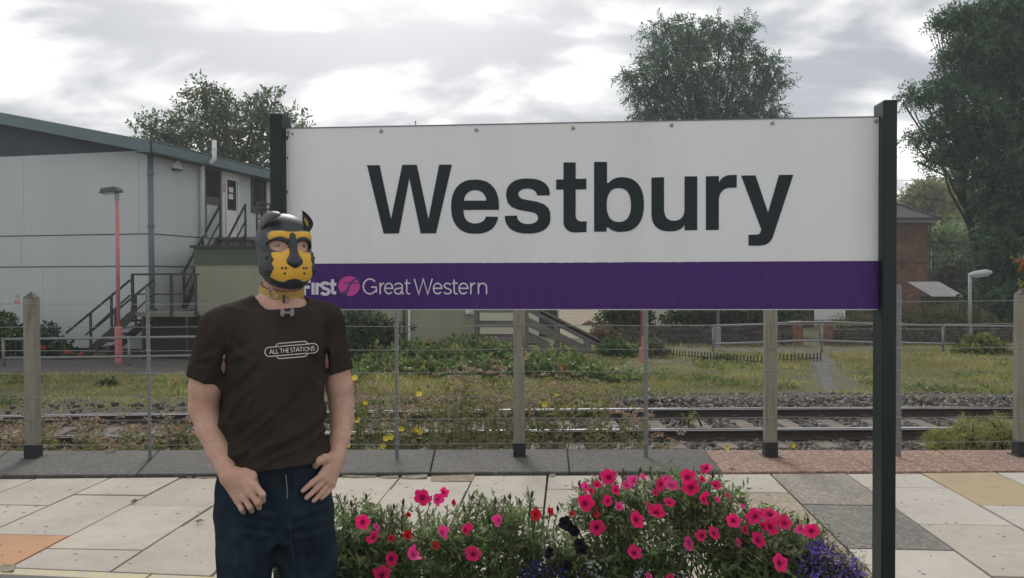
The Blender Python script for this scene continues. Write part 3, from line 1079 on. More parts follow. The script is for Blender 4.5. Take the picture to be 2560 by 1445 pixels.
MB().prism([(HX0 + .05, HY + .05, GZ), (HX1 - .05, HY + .05, GZ), (HX1 - .05, HY + .05, HZ0), (HX0 + .05, HY + .05, HZ0)], (0, 1.8, 0)).build('plinth', mat('hut_plinth', (.10, .10, .085), .9), hut)
MB().box(xs_[1] - .02, xs_[1] + .03, HY - .05, HY - .002, HZ0 + .02, zf).build('downpipe', seam_m, hut)
MB().box(xs_[2] - .03, xs_[2] + .02, HY - .06, HY - .002, HZ0 + .12, zf).build('downpipe', white_pl, hut)
MB().box(xs_[3], HX1 + .02, HY - .03, HY - .002, HZ0 - .05, at(1180, 783, HY).z).build('corner_board', hut_w, hut)
zc = at(1180, 779, HY).z
MB().prism([(xs_[3] - .02, HY - .16, zc - .06), (HX1 + .02, HY - .16, zc - .06), (HX1 + .14, HY + .3, zc + .02), (HX1 + .14, HY + .3, zc + .07), (HX1 + .02, HY - .16, zc + .05), (xs_[3] - .02, HY - .16, zc + .05)], (0, .1, 0)).build('eaves_box', white_pl, hut)
# teal board leaning at the foot of the hut
tb = MB().prism([at(1005, 890, 19.6), at(1058, 888, 19.6), at(1052, 870, 19.9), at(1030, 868, 19.9), at(1004, 880, 19.8)], (0, .5, .01)).build('board', mat('teal_board', (.07, .16, .13), .7, .2, 6))
tag(tb, 'faded teal board lying at the foot of the pale green hut', 'board')

# ------------------------------------------------------------------ weathered timber steps at the end of the hut
timber = mat('weathered_timber', (.185, .175, .16), .9, .22, 5, .25, 60, .4, 40, stretch=(1, 1, 6), rnd=.25)
tsx = empty('timber_steps', at(1300, 885, 20.4), 'weathered grey timber steps with plank rails at the end of the hut', 'steps')
for Yp in (20.35, 21.45):
    P = lambda x, y: at(x, y, 20.35) + Vector((0, Yp - 20.35, 0))
    for (xa, ya, xb, yb, w_) in ((1193, 776, 1318, 776, .12), (1193, 813, 1318, 813, .11), (1193, 849, 1318, 849, .13), (1193, 866, 1318, 866, .10),
                                 (1318, 768, 1504, 862, .19), (1318, 806, 1480, 886, .17), (1318, 842, 1404, 886, .16), (1350, 780, 1500, 856, .05)):
        MB().bar(P(xa, ya), P(xb, yb), .035, w_).build('plank', timber, tsx)
    for xp, yt, yb in ((1190, 768, 884), (1317, 764, 886), (1396, 806, 888), (1473, 845, 890)):
        a_, b_ = P(xp, yt), P(xp, yb)
        MB().bar(Vector((a_.x, a_.y + .04, GZ)), Vector((a_.x, a_.y + .04, a_.z)), .09).build('post', timber, tsx)
dk = at(1193, 853, 20.35)
MB().box(dk.x, at(1318, 853, 20.35).x, 20.4, 21.4, dk.z - .06, dk.z - .02).build('deck', timber, tsx)
for i in range(3):
    a_ = at(1318 + i * 34, 858 + i * 10, 20.35)
    MB().box(a_.x, a_.x + .34, 20.42, 21.4, a_.z - .05, a_.z).build('tread', timber, tsx)

# ------------------------------------------------------------------ lamp posts
pink = mat('faded_pink_paint', (.50, .17, .17), .6, .14, 3, .1, 50, dirt=(.42, .25, .22), dirt_amt=.5, dscale=3)
lamp_dark = mat('dark_lamp_housing', (.05, .052, .05), .5, .12, 8)
lens_m = mat('lamp_lens', (.45, .47, .46), .2, .03, 5)
grey_post = mat('grey_lamp_steel', (.24, .255, .26), .55, .08, 4)


def lamp_post(base, ztop, r0, r1, hcol, mtl, label, head=None, zb=.85):
    e_ = empty('lamp_post', base, label, 'lamp post')
    b = Vector(base)
    MB().tube([b, b + UP * zb, b + UP * (zb + .03)], [r0, r0, r0 * .8], 12).build('base', mtl, e_, smooth=False)
    MB().tube([b + UP * zb, Vector((b.x, b.y, ztop))], [r1, r1 * .9], 10).build('pole', mtl, e_, smooth=True)
    if r0 > .06:
        dq = MB().box(b.x - r0 * .5, b.x + r0 * .5, b.y - r0 - .004, b.y - r0 * .86, b.z + .22, b.z + .62).build('access_door', mtl, e_)
    t_ = Vector((b.x, b.y, ztop))
    if head == 'box':
        MB().tube([t_ - UP * .02, t_ + UP * .14], [r1 * 1.15, r1 * 1.15], 10).build('spigot', grey_post, e_)
        hd = MB().hexa([t_ + Vector((-.37, -.13, .12)), t_ + Vector((.11, -.13, .16)), t_ + Vector((.11, .13, .16)), t_ + Vector((-.37, .13, .12))],
                       [t_ + Vector((-.34, -.10, .25)), t_ + Vector((.00, -.11, .29)), t_ + Vector((.08, .11, .25)), t_ + Vector((-.34, .10, .25))]).build('lamp_head', hcol, e_, bevel=.015)
        MB().prism([t_ + Vector((-.34, -.1, .10)), t_ + Vector((-.04, -.1, .125)), t_ + Vector((-.04, .1, .125)), t_ + Vector((-.34, .1, .10))], UP * .02).build('lens', lens_m, hd)
    elif head == 'arm':
        hd = MB().tube([t_ + Vector((-.03, 0, .02)), t_ + Vector((.12, 0, .05)), t_ + Vector((.45, 0, .10)), t_ + Vector((.6, 0, .10))], [.05, .085, .09, .05], 10).build('lamp_head', hcol, e_, smooth=True)
        MB().prism([t_ + Vector((.1, -.05, -.045)), t_ + Vector((.5, -.05, .0)), t_ + Vector((.5, .05, .0)), t_ + Vector((.1, .05, -.045))], UP * .02).build('lens', lens_m, hd)
    return e_


b_ = gz(297, 908, GZ)
lamp_post(b_, at(290, 497, b_.y).z, .085, .048, lamp_dark, pink, 'pink lamp post with dark square head by the left staircase', 'box')
b_ = gz(1607, 905, GZ)
lamp_post(b_, 3.6, .09, .05, lamp_dark, pink, 'pink lamp post behind the sign, right of the timber steps', 'box', .32)
b_ = gz(1795, 876, GZ)
lamp_post(b_, 4.2, .075, .042, grey_post, grey_post, 'plain grey lamp post in front of the stone wall', 'arm', .62)
b_ = gz(2424, 868, GZ)
lamp_post(b_, at(2424, 690, b_.y).z, .07, .05, mat('pale_lamp_head', (.38, .40, .40), .5, .05, 5), grey_post, 'short grey lamp post with pale head near the dark tree', 'arm', .3)

# ------------------------------------------------------------------ tubular guard rails
galv = mat('galvanised_tube', (.20, .21, .21), .55, .15, 9)


def guard_rail(topx, botx, Y, posts, label):
    e_ = empty('guard_rail', at(*topx[0], Y) * 1.0, label, 'railing')
    T = [at(x, y, Y) for x, y in topx]
    B = [at(x, y, Y) for x, y in botx]
    MB().tube(T, .028, 8).build('top_rail', galv, e_, smooth=True)
    MB().tube(B, .028, 8).build('lower_rail', galv, e_, smooth=True)
    for px_, yt in posts:
        p = at(px_, yt, Y)
        MB().tube([Vector((p.x, p.y + .01, GZ)), p], .032, 8).build('post', galv, e_, smooth=True)
        MB().tube([p + Vector((0, 0, -.06)), p + Vector((0, 0, .035))], .045, 8).build('clamp', galv, e_)
    return e_


guard_rail([(4, 848), (200, 846), (480, 842), (640, 841)], [(8, 895), (200, 893), (480, 889), (640, 888)], 18.4, [(8, 848), (322, 844), (600, 841)], 'low two-bar tubular railing in front of the left staircase')
guard_rail([(1778, 815), (1890, 811), (1990, 806), (2060, 805), (2180, 809), (2300, 813), (2560, 816)], [(1783, 860), (1890, 857), (1990, 852), (2060, 852), (2180, 856), (2300, 858), (2560, 863)], 21.0,
           [(1783, 815), (2055, 806), (2358, 814)], 'low two-bar tubular railing in front of the stone walls')

# ------------------------------------------------------------------ stone garden walls (each stone a piece), brick gate pillars
stone_w = mat('weathered_wall_stone', (.115, .105, .09), .95, .35, 7, .35, 60, .6, 30, .01, dirt=(.22, .21, .19), dirt_amt=.5, dscale=9, rnd=.5)
wall_core = mat('wall_core_mortar', (.06, .055, .045), .95, .3, 8)
protos = []
for k in range(7):
    vv = cube * np.array([.5, .5, .5]) + rng.uniform(-.06, .06, (8, 3))
    me_ = bpy.data.meshes.new('stone')
    me_.from_pydata([tuple(p) for p in vv], [], [tuple(q_) for q_ in qf])
    me_.materials.append(stone_w)
    protos.append(me_)


def stone_wall(x0, x1, Y, z0, z1, label, courses):
    e_ = empty('stone_wall', ((x0 + x1) / 2, Y, z0), label, 'wall')
    MB().box(x0 + .02, x1 - .02, Y + .05, Y + .36, z0, z1 - .03).build('wall_core', wall_core, e_)
    hgt = (z1 - z0) / courses
    for r in range(courses):
        x = x0 - random.uniform(0, .1)
        while x < x1 - .05:
            ln = random.uniform(.22, .5)
            ln = min(ln, x1 - x)
            o_ = bpy.data.objects.new('stone', random.choice(protos))
            col.objects.link(o_)
            o_.scale = (ln - .016, .12 + random.uniform(-.02, .03), hgt - .014)
            o_.location = (x + ln / 2, Y + .05, z0 + hgt * (r + .5))
            o_.rotation_euler = (random.uniform(-.04, .04), random.uniform(-.02, .02), random.uniform(-.03, .03))
            o_.parent = e_
            o_.matrix_parent_inverse = Matrix.Translation(-WLOC[e_.name])
            x += ln
    return e_


WY = 23.4
wx = lambda px_: at(px_, 850, WY).x
WT = at(1800, 812, WY).z
stone_wall(wx(1560), wx(1981), WY, GZ, WT, 'dark dry stone wall left of the brick gate pillars', 7)
stone_wall(wx(2081), wx(2640), WY, GZ, at(2200, 822, WY).z, 'dark mossy stone wall right of the brick gate pillars', 6)
brick_m = mat('orange_red_brick', (.27, .125, .085), .9, .25, 9, .3, 90, .4, 50, rnd=.35)
for (px0, px1, lab) in ((1980, 2007, 'brick gate pillar at the end of the left stone wall'), (2055, 2081, 'brick gate pillar beside the right stone wall')):
    x0, x1 = wx(px0), wx(px1)
    zt = at(2000, 806, WY).z
    e_ = empty('brick_pillar', ((x0 + x1) / 2, WY - .02, GZ), lab, 'pillar')
    MB().box(x0 + .012, x1 - .012, WY - .038, WY + .24, GZ, zt - .02).build('mortar_core', mat('pillar_mortar', (.2, .18, .16), .95), e_)
    r, z = 0, GZ
    while z < zt - .05:
        cut = [(x0, x0 + (x1 - x0) * .66), (x0 + (x1 - x0) * .68, x1)] if r % 2 else [(x0, x0 + (x1 - x0) * .32), (x0 + (x1 - x0) * .34, x1)]
        for a, c in cut:
            MB().box(a + .002, c - .002, WY - .05, WY + .25, z + .006, z + .070).build('brick', brick_m, e_)
        z += .075
        r += 1
    MB().box(x0 - .02, x1 + .02, WY - .07, WY + .27, zt - .03, zt + .03).build('coping', mat('pillar_cap', (.22, .2, .18), .9), e_)
# low iron edging railings
ir = empty('iron_railing', gz(1780, 898, GZ), 'row of low black iron pickets along the path', 'railing')
iron = mat('black_iron', (.015, .015, .016), .6)
A_, B_ = gz(1662, 893, GZ), gz(1912, 914, GZ)
C_, D_ = gz(1940, 908, GZ), gz(2052, 903, GZ)
ip = None
for (a, b, n_p) in ((A_, B_, 32), (C_, D_, 13)):
    for i in range(n_p):
        p = a.lerp(b, i / (n_p - 1))
        if ip is None:
            ip = MB().hexa([(-.011, -.011, 0), (.011, -.011, 0), (.011, .011, 0), (-.011, .011, 0)], [(-.011, -.011, .17), (.011, -.011, .17), (.011, .011, .17), (-.011, .011, .17)])
            ip.add([(-.02, -.02, .17), (.02, -.02, .17), (.02, .02, .17), (-.02, .02, .17), (0, 0, .22)], [(0, 1, 4), (1, 2, 4), (2, 3, 4), (3, 0, 4), (3, 2, 1, 0)])
            me_ = bpy.data.meshes.new('picket')
            me_.from_pydata(ip.v, [], ip.f)
            ipo = link('picket', me_, iron, ir, p)
        else:
            share(ipo, 'picket', ir, p, (random.uniform(-.05, .05), random.uniform(-.06, .06), 0))
    MB().bar(a + UP * .08, b + UP * .08, .02).build('rail', iron, ir)

# ------------------------------------------------------------------ board fence with pale gate
bf_m = mat('brown_fence_board', (.075, .055, .042), .9, .25, 4, .3, 40, rnd=.4)
FY = 31.0
bf = empty('board_fence', at(2090, 800, FY), 'dark brown board fence seen under the sign beside the house', 'fence')
x = at(1992, 790, FY).x
fx1, ga, gb = at(2240, 790, FY).x, at(2035, 790, FY).x, at(2113, 790, FY).x
zb_ = at(2090, 799, FY).z
bp0 = None
while x < fx1:
    if not (ga - .06 < x < gb + .06):
        if bp0 is None:
            me_ = bpy.data.meshes.new('board')
            t_ = MB().box(-.07, .07, -.012, .012, 0, 1.5)
            me_.from_pydata(t_.v, [], t_.f)
            bp0 = link('board', me_, bf_m, bf, (x, FY, GZ))
        else:
            share(bp0, 'board', bf, (x, FY + random.uniform(-.01, .01), GZ + random.uniform(-.02, .02)))
    x += .15
gt = empty('white_gate', (ga, FY, zb_), 'pale white boarded gate set in the brown fence', 'gate')
n_b = 8
for i in range(n_b):
    a = ga + (gb - ga) * i / n_b
    MB().box(a + .006, ga + (gb - ga) * (i + 1) / n_b - .006, FY - .03, FY, zb_, 1.1).build('gate_board', white_pl, gt)
MB().box(ga, gb, FY + .004, FY + .04, zb_ + .1, zb_ + .22).build('gate_rail', white_pl, gt)

# ------------------------------------------------------------------ brick house and shed far right


def brick_wall_mat():
    m, n, b, o = new_mat('old_brick_wall')
    t = n.nodes.new('ShaderNodeTexBrick')
    mp = n.nodes.new('ShaderNodeMapping')
    mp.inputs['Rotation'].default_value = (R(90), 0, 0)
    n.links.new(world_pos(n), mp.inputs['Vector'])
    n.links.new(mp.outputs[0], t.inputs['Vector'])
    t.inputs['Scale'].default_value = 1.0
    t.inputs['Brick Width'].default_value = .225
    t.inputs['Row Height'].default_value = .075
    t.inputs['Mortar Size'].default_value = .008
    t.inputs['Color1'].default_value = (.20, .10, .07, 1)
    t.inputs['Color2'].default_value = (.12, .068, .052, 1)
    t.inputs['Mortar'].default_value = (.11, .095, .08, 1)
    s = nramp(n, noise(n, 1.1, 6, .7, world_pos(n), .5), [(.35, (.6, .58, .55)), (.65, (1.35, 1.2, 1.1))])
    n.links.new(nmix(n, 1.0, t.outputs['Color'], s, 'MULTIPLY'), b.inputs['Base Color'])
    b.inputs['Roughness'].default_value = .95
    return m


HYs = 42.0
hx1 = at(2320, 700, HYs).x
hx0 = hx1 - 8.5
hz1 = at(2320, 547, HYs).z
hs = empty('brick_house', ((hx0 + hx1) / 2, HYs, GZ), 'dark brick house with hipped slate roof at right behind the sign post', 'house')
bwm = brick_wall_mat()
MB().box(hx0, hx1, HYs, HYs + 7, GZ, hz1).build('wall', bwm, hs)
zb_ = at(2320, 651, HYs).z
MB().box(hx0 - .05, hx1 + .05, HYs - .06, HYs + 7.06, zb_ - .07, zb_ + .07).build('string_course', bwm, hs)
slate = mat('slate_roof', (.075, .075, .085), .75, .2, 3, .3, 30, .3, 14, .02)
ov = .42
zr_ = hz1 + 2.15
rm = MB()
rm.add([(hx0 - ov, HYs - ov, hz1), (hx1 + ov, HYs - ov, hz1), (hx1 + ov, HYs + 7 + ov, hz1), (hx0 - ov, HYs + 7 + ov, hz1), (hx0 + 3.2, HYs + 3.5, zr_), (hx1 - 3.2, HYs + 3.5, zr_)],
       [(0, 1, 5, 4), (1, 2, 5), (2, 3, 4, 5), (3, 0, 4), (3, 2, 1, 0)])
rf = rm.build('roof', slate, hs)
MB().bar((hx1 + ov, HYs - ov, hz1 + .03), (hx1 - 3.2, HYs + 3.5, zr_ + .03), .14, .08).build('hip_ridge', slate, rf)
MB().bar((hx0 - ov, HYs - ov - .06, hz1 - .02), (hx1 + ov + .05, HYs - ov - .06, hz1 - .02), .12, .12).build('gutter', seam_m, hs)
MB().box(hx0 + .01, hx1 + .3, HYs - .3, HYs + 7.2, hz1 - .2, hz1 - .03).build('soffit', mat('white_soffit', (.4, .4, .39), .7), hs)
MB().tube([(hx1 + .06, HYs - .05, hz1 - .2), (hx1 + .06, HYs - .05, GZ)], .05, 8).build('downpipe', seam_m, hs)
for y0, y1 in ((628, 640), (652, 672), (770, 788)):
    MB().box(hx1 + .01, hx1 + .16, HYs - .03, HYs + .2, at(2320, y1, HYs).z, at(2320, y0, HYs).z).build('meter_box', white_pl, hs)
SY = 37.0
sh = empty('garden_shed', at(2365, 770, SY), 'low shed with pale corrugated roof beside the brick house', 'shed')
sx0, sx1 = at(2330, 730, SY).x, at(2412, 730, SY).x
sz0, sz1 = at(2365, 742, SY).z, at(2365, 709, SY).z
MB().box(sx0 + .1, sx1 - .1, SY + .1, SY + 1.2, GZ, sz0).build('wall', bf_m, sh)
shr = mat('pale_roof_sheet', (.33, .33, .32), .6, .12, 3, dirt=(.25, .24, .2), dirt_amt=.6, dscale=2)
ncol = 6
for i in range(ncol):
    a0, a1 = sx0 + (sx1 - sx0) * i / ncol, sx0 + (sx1 - sx0) * (i + 1) / ncol
    MB().prism([(a0 + .01, SY, sz0), (a1 - .01, SY, sz0), (a1 - .01 - .45, SY + 1.4, sz1 + .05), (a0 + .01 - .45, SY + 1.4, sz1 + .05)], UP * .03).build('roof_sheet', shr, sh)
# overhead wires far off
wm = mat('overhead_wire', (.25, .25, .26), .7)
for i, (y0, y1) in enumerate(((393, 386), (452, 444))):
    o = MB().tube([at(1900, y0 + 9, 70), at(2245, y0, 70), at(2560, y1, 70), at(2900, y1 - 12, 70)], .022, 5).build('overhead_wire', wm)
    tag(o, ('upper' if i == 0 else 'lower') + ' thin overhead wire crossing the sky by the right tree', 'wire')
# odd things lying about
bn = empty('storage_bin', at(1372, 800, 27), 'dark green box standing behind the timber steps', 'bin')
bq = at(1372, 800, 27)
MB().box(bq.x - .32, bq.x + .30, 27, 27.6, GZ, bq.z + .75).build('body', mat('dark_green_box', (.018, .03, .028), .6), bn)
MB().box(bq.x - .35, bq.x + .33, 26.97, 27.63, bq.z + .752, bq.z + .82).build('lid', mat('dark_green_box', (.018, .03, .028), .6), bn)
lg = MB().tube([at(1459, 822, 33), at(1472, 818, 33), at(1488, 822, 33)], [.22, .30, .24], 9).build('log', mat('brown_log', (.10, .055, .04), .95, .4, 6, bump=.6, bscale=20), smooth=True)
tag(lg, 'brown log lying on the sandy track beyond the timber steps', 'log')
wp = MB().add([at(2510, 910, 19.3), at(2528, 899, 19.3), at(2545, 895, 19.5), at(2560, 905, 19.3), at(2535, 906, 19.0)], [(0, 1, 4), (1, 2, 4), (2, 3, 4)])
wp.add([Vector(p) + Vector((0, .02, -.03)) for p in wp.v[:5]], [(0, 4, 1), (1, 4, 2), (2, 4, 3)])
o = wp.build('plastic_sheet', white_pl)
tag(o, 'crumpled white plastic sheet in the grass by the yellow green bush', 'sheet')

# =================================================================== WIRE FENCE
FYL = gz(1297, 1140, .02).y
conc = mat('weathered_concrete_post', (.26, .245, .195), .92, .22, 7, .2, 120, .4, 90, .004, dirt=(.075, .07, .058), dirt_amt=.85, dscale=7, stretch=(2.6, 2.6, .25))
bitumen = mat('bitumen_post_base', (.018, .018, .018), .75, .2, 20)
wire_m = mat('galvanised_wire', (.26, .26, .25), .6, .15, 20)
fence = empty('wire_fence', (0, FYL, 0), 'strained wire fence on pointed concrete posts along the platform edge', 'fence')
WZ = [1.374, 1.174, .968, .77, .56, .365, .147]
XP = [(78 - 1280), (688 - 1280), (1297 - 1280), (1926 - 1280), (2556 - 1280)]
XP = [x * FYL / FPX for x in XP]
sp_x = (XP[-1] - XP[0]) / 4
XP = [XP[0] - 3 * sp_x, XP[0] - 2 * sp_x, XP[0] - sp_x] + XP + [XP[-1] + sp_x, XP[-1] + 2 * sp_x, XP[-1] + 3 * sp_x]
hw = .05
dark_cap = mat('lichen_post_cap', (.10, .10, .085), .95, .3, 30)
for i, x in enumerate(XP):
    zt = 1.425
    b0 = [(x - hw, FYL - hw, .14), (x + hw, FYL - hw, .14), (x + hw, FYL + hw, .14), (x - hw, FYL + hw, .14)]
    t0 = [(x - hw, FYL - hw, zt), (x + hw, FYL - hw, zt), (x + hw, FYL + hw, zt), (x - hw, FYL + hw, zt)]
    ps = MB().hexa(b0, t0).build('concrete_post', conc, fence, bevel=.012)
    MB().add([*[(a * 1.0, b, c) for a, b, c in t0], (x, FYL, zt + .055)], [(0, 1, 4), (1, 2, 4), (2, 3, 4), (3, 0, 4)]).build('post_point', dark_cap, ps)
    MB().box(x - hw - .004, x + hw + .004, FYL - hw - .004, FYL + hw + .004, .012, .142).build('post_base', bitumen, ps, bevel=.004)
    MB().box(x - hw - .03, x + hw + .03, FYL - hw - .03, FYL + hw + .03, .0, .029 if i < 6 else .017).build('base_plate', bitumen, ps)
for z in WZ:
    pts = []
    for i in range(101):
        x = XP[0] + (XP[-1] - XP[0]) * i / 100
        f_ = ((x - XP[0]) / sp_x) % 1
        pts.append((x, FYL - hw - .008, z - .008 * math.sin(math.pi * f_) + random.uniform(-.0015, .0015)))
    MB().tube(pts, .0026, 5).build('line_wire', wire_m, fence)
drop_m = mat('perforated_steel_dropper', (.17, .175, .175), .55, .15, 20, metal=.3)
for i in range(len(XP) - 1):
    x = (XP[i] + XP[i + 1]) / 2 + (-.015 if i == 3 else 0)
    mb = MB()
    lean = random.uniform(-.012, .006)
    a_, b_ = Vector((x + lean, FYL - .066, 1.52)), Vector((x, FYL - .066, .015))
    mb.bar(b_, a_, .030, .004, (0, 1, 0))
    mb.bar(b_ + Vector((-.013, .016, 0)), a_ + Vector((-.013, .016, 0)), .004, .030, (0, 1, 0))
    dr = mb.build('dropper', drop_m, fence)
    nb = MB()
    z = .06
    while z < 1.5:
        nb.box(x + lean * z / 1.5 + .010, x + lean * z / 1.5 + .019, FYL - .071, FYL - .064, z, z + .014)
        z += .033
    stuff(nb.build('notches', wire_m, dr))
    cl_ = MB()
    for z in WZ:
        cl_.box(x + lean * z / 1.5 - .02, x + lean * z / 1.5 + .02, FYL - .074, FYL - .056, z - .005, z + .005)
    stuff(cl_.build('wire_clips', wire_m, dr))

# =================================================================== STATION SIGN
PL, PR = at(715, 322, 3.30), at(2197, 293, 3.10)
ztop = (PL.z + PR.z) / 2
ss = Vector((PR.x - PL.x, PR.y - PL.y, 0))
SW = ss.length
ss.normalize()
sn = Vector((ss.y, -ss.x, 0))                        # towards the camera
zbot = (rp(2197, 772, PR, sn).z + rp(900, 773, PR, sn).z) / 2
zband = (rp(900, 657.5, PR, sn).z + rp(2190, 653, PR, sn).z) / 2
S0 = Vector((PL.x, PL.y, 0))
sgn = empty('station_sign', S0 + ss * (SW / 2), 'large white and purple station name sign on two dark green posts', 'sign')


def s3(x, z, o_=0.0):
    return S0 + ss * x + UP * z + sn * o_


def sq(px_, py_):
    """picture point -> (along, height) on the sign face"""
    p = rp(px_, py_, PR, sn)
    return ((p - S0).dot(ss), p.z)


enamel = mat('white_enamel', (.70, .70, .695), .3, .03, 1.5, dirt=(.55, .54, .50), dirt_amt=.35, dscale=2.2, stretch=(1.5, 1.5, .25))
green_post = mat('dark_green_post_paint', (.010, .020, .020), .45, .15, 6, bump=.12, bscale=60, spec=.3)
letter_m = mat('sign_black_green_enamel', (.018, .028, .031), .5, .06, 3, spec=.2)
edge_m = mat('panel_edge', (.16, .16, .17), .5, .1, 5)


def purple_mat():
    m, n, b, o = new_mat('purple_dotted_band')
    vo = n.nodes.new('ShaderNodeTexVoronoi')
    vo.inputs['Scale'].default_value = 95
    vo.inputs['Randomness'].default_value = .15
    mp = n.nodes.new('ShaderNodeMapping')
    mp.inputs['Rotation'].default_value = (0, R(28), R(-5))
    n.links.new(world_pos(n), mp.inputs['Vector'])
    n.links.new(mp.outputs[0], vo.inputs['Vector'])
    d = nramp(n, vo.outputs['Distance'], [(.15, (.088, .034, .185)), (.40, (.060, .021, .135))])
    n.links.new(d, b.inputs['Base Color'])
    b.inputs['Roughness'].default_value = .5
    b.inputs['Specular IOR Level'].default_value = .2
    return m


pane = MB().prism([s3(0, zband, 0), s3(SW, zband, 0), s3(SW, ztop, 0), s3(0, ztop, 0)], sn * -.012).build('white_panel', enamel, sgn)
band = MB().prism([s3(0, zbot, 0.0015), s3(SW, zbot, .0015), s3(SW, zband - .001, .0015), s3(0, zband - .001, .0015)], sn * -.0135).build('purple_band', purple_mat(), sgn)
MB().prism([s3(0, zbot - .004, .003), s3(SW, zbot - .004, .003), s3(SW, zbot - .0005, .003), s3(0, zbot - .0005, .003)], sn * -.02).build('bottom_trim', mat('aluminium_trim', (.45, .45, .46), .4, .05, 5, metal=.5), sgn)
MB().prism([s3(0, ztop + .0005, .003), s3(SW, ztop + .0005, .003), s3(SW, ztop + .004, .003), s3(0, ztop + .004, .003)], sn * -.02).build('top_trim', edge_m, sgn)
# backing rails behind the panel
for z in (ztop - .06, (ztop + zbot) / 2, zbot + .06):
    MB().prism([s3(.0, z - .02, -.013), s3(SW, z - .02, -.013), s3(SW, z + .02, -.013), s3(0, z + .02, -.013)], sn * -.025).build('backing_rail', green_post, sgn)
for x0, x1 in ((SW, SW + .054), (-.054, 0)):
    MB().prism([s3(x0 + .0005, -.02, .046), s3(x1 - .0005, -.02, .046), s3(x1 - .0005, 2.266, .046), s3(x0 + .0005, 2.266, .046)], sn * -.106).build('post', green_post, sgn, bevel=.006)
bolt_m = mat('bolt_head_steel', (.30, .29, .27), .45, .2, 40, metal=.5)
for (x, y) in ((722, 331), (953, 328), (1191, 325), (1433, 320), (1679, 313), (1931, 308), (2189, 303)):
    a, z = sq(x, y)
    MB().tube([s3(a, z, .001), s3(a, z, .004), s3(a, z, .006)], [.0075, .0075, .004], 10).build('bolt', bolt_m, sgn)
pb = mat('purple_painted_bolt', (.04, .025, .09), .4)
for (x, y) in ((960, 762), (1195, 764), (1455, 763), (1680, 761), (1930, 760)):
    a, z = sq(x, y)
    MB().tube([s3(a, z, .001), s3(a, z, .007)], [.0085, .006], 10).build('bolt', pb, sgn)
rustm = mat('rust_chip', (.12, .06, .035), .9, .3, 60)
for (x, y, r_) in ((717, 345, .006), (731, 335, .004), (719, 395, .004), (717, 480, .004), (722, 340, .003)):
    a, z = sq(x, y)
    a = max(a, .004)
    MB().prism([s3(a - r_ * .6, z - r_, .0007), s3(a + r_ * .6, z - r_ * 1.6, .0007), s3(a + r_, z + r_, .0007), s3(a - r_ * .4, z + r_ * 1.5, .0007)], sn * .0003).build('rust_chip', rustm, sgn)


def arc(cx, cy, rx, ry, a0, a1, n=14):
    """points on an ellipse, degrees, picture orientation (y down; 90 = top)"""
    return [(cx + rx * math.cos(R(a0 + (a1 - a0) * i / n)), cy - ry * math.sin(R(a0 + (a1 - a0) * i / n))) for i in range(n + 1)]


def sarc(cx, cy, rx, ry, a0, a1, n=14, p=2.35):
    """superellipse arc, squarer than an ellipse like grotesque lettering"""
    o_ = []
    for i in range(n + 1):
        a = R(a0 + (a1 - a0) * i / n)
        c, s = math.cos(a), math.sin(a)
        o_.append((cx + rx * math.copysign(abs(c) ** (2 / p), c), cy - ry * math.copysign(abs(s) ** (2 / p), s)))
    return o_


def face_from_outlines(name, outlines, m, parent, thick, off):
    """flat lettering: outlines in sign coordinates (first outer, later holes), triangulated by a filled 2-D curve"""
    cu_ = bpy.data.curves.new(name, 'CURVE')
    cu_.dimensions = '2D'
    cu_.fill_mode = 'BOTH'
    cu_.extrude = thick / 2
    for ol in outlines:
        s_ = cu_.splines.new('POLY')
        s_.points.add(len(ol) - 1)
        for p, (x, y) in zip(s_.points, ol):
            p.co = (x, y, 0, 1)
        s_.use_cyclic_u = True
    ob = bpy.data.objects.new(name + '_tmp', cu_)
    col.objects.link(ob)
    dg = bpy.context.evaluated_depsgraph_get()
    me = bpy.data.meshes.new_from_object(ob.evaluated_get(dg))
    bpy.data.objects.remove(ob)
    me.name = name
    n_ = len(me.vertices)
    co = np.empty(n_ * 3)
    me.vertices.foreach_get('co', co)
    co = co.reshape(-1, 3)
    c = co.mean(0)
    base = s3(c[0], c[1], off)
    out_ = np.array([tuple(ss * (x - c[0]) + UP * (y - c[1]) + sn * z) for x, y, z in co])
    me.vertices.foreach_set('co', out_.ravel())
    me.update()
    me.materials.clear()
    return link(name, me, m, parent, base)


L = {}
L['W'] = [[(82, 115), (150, 115), (212, 408), (273, 113), (352, 113), (415, 408), (473, 112), (542, 112), (456, 484), (373, 485), (311, 185), (255, 485), (172, 486)]]
L['e'] = [[(797, 357), (605, 358)] + sarc(668, 358, 63, 73, 180, 270)[1:] + arc(668, 393, 57, 38, 270, 360)[1:] + [(793, 395)] + sarc(668, 375, 125, 112, 0 - 10, -90)[1:] + sarc(668, 340, 130, 147, 270, 180)[1:]
          + sarc(668, 340, 130, 147, 180, 90)[1:] + sarc(668, 340, 129, 147, 90, 0)[1:],
          [(607, 307), (728, 307)] + arc(668, 307, 60, 57, 0, 180)[1:-1]]
L['s'] = [[(1073, 279), (1003, 279)] + arc(955, 279, 48, 37, 0, 90)[1:] + arc(950, 271, 48, 29, 90, 180)[1:] + [(905, 284), (920, 297), (948, 303), (1000, 312), (1040, 325), (1064, 346), (1075, 372)]
          + sarc(955, 398, 122, 88, 0, -90)[1:] + sarc(955, 390, 126, 96, -90, -180)[1:] + [(895, 388)] + arc(952, 392, 57, 42, 180, 270)[1:] + arc(955, 404, 54, 30, 270, 360)[1:]
          + [(1006, 388), (992, 374), (960, 367), (905, 357), (868, 343), (845, 320)] + sarc(952, 278, 116, 91, 190, 90)[1:] + sarc(952, 275, 121, 88, 90, 3)[1:]]
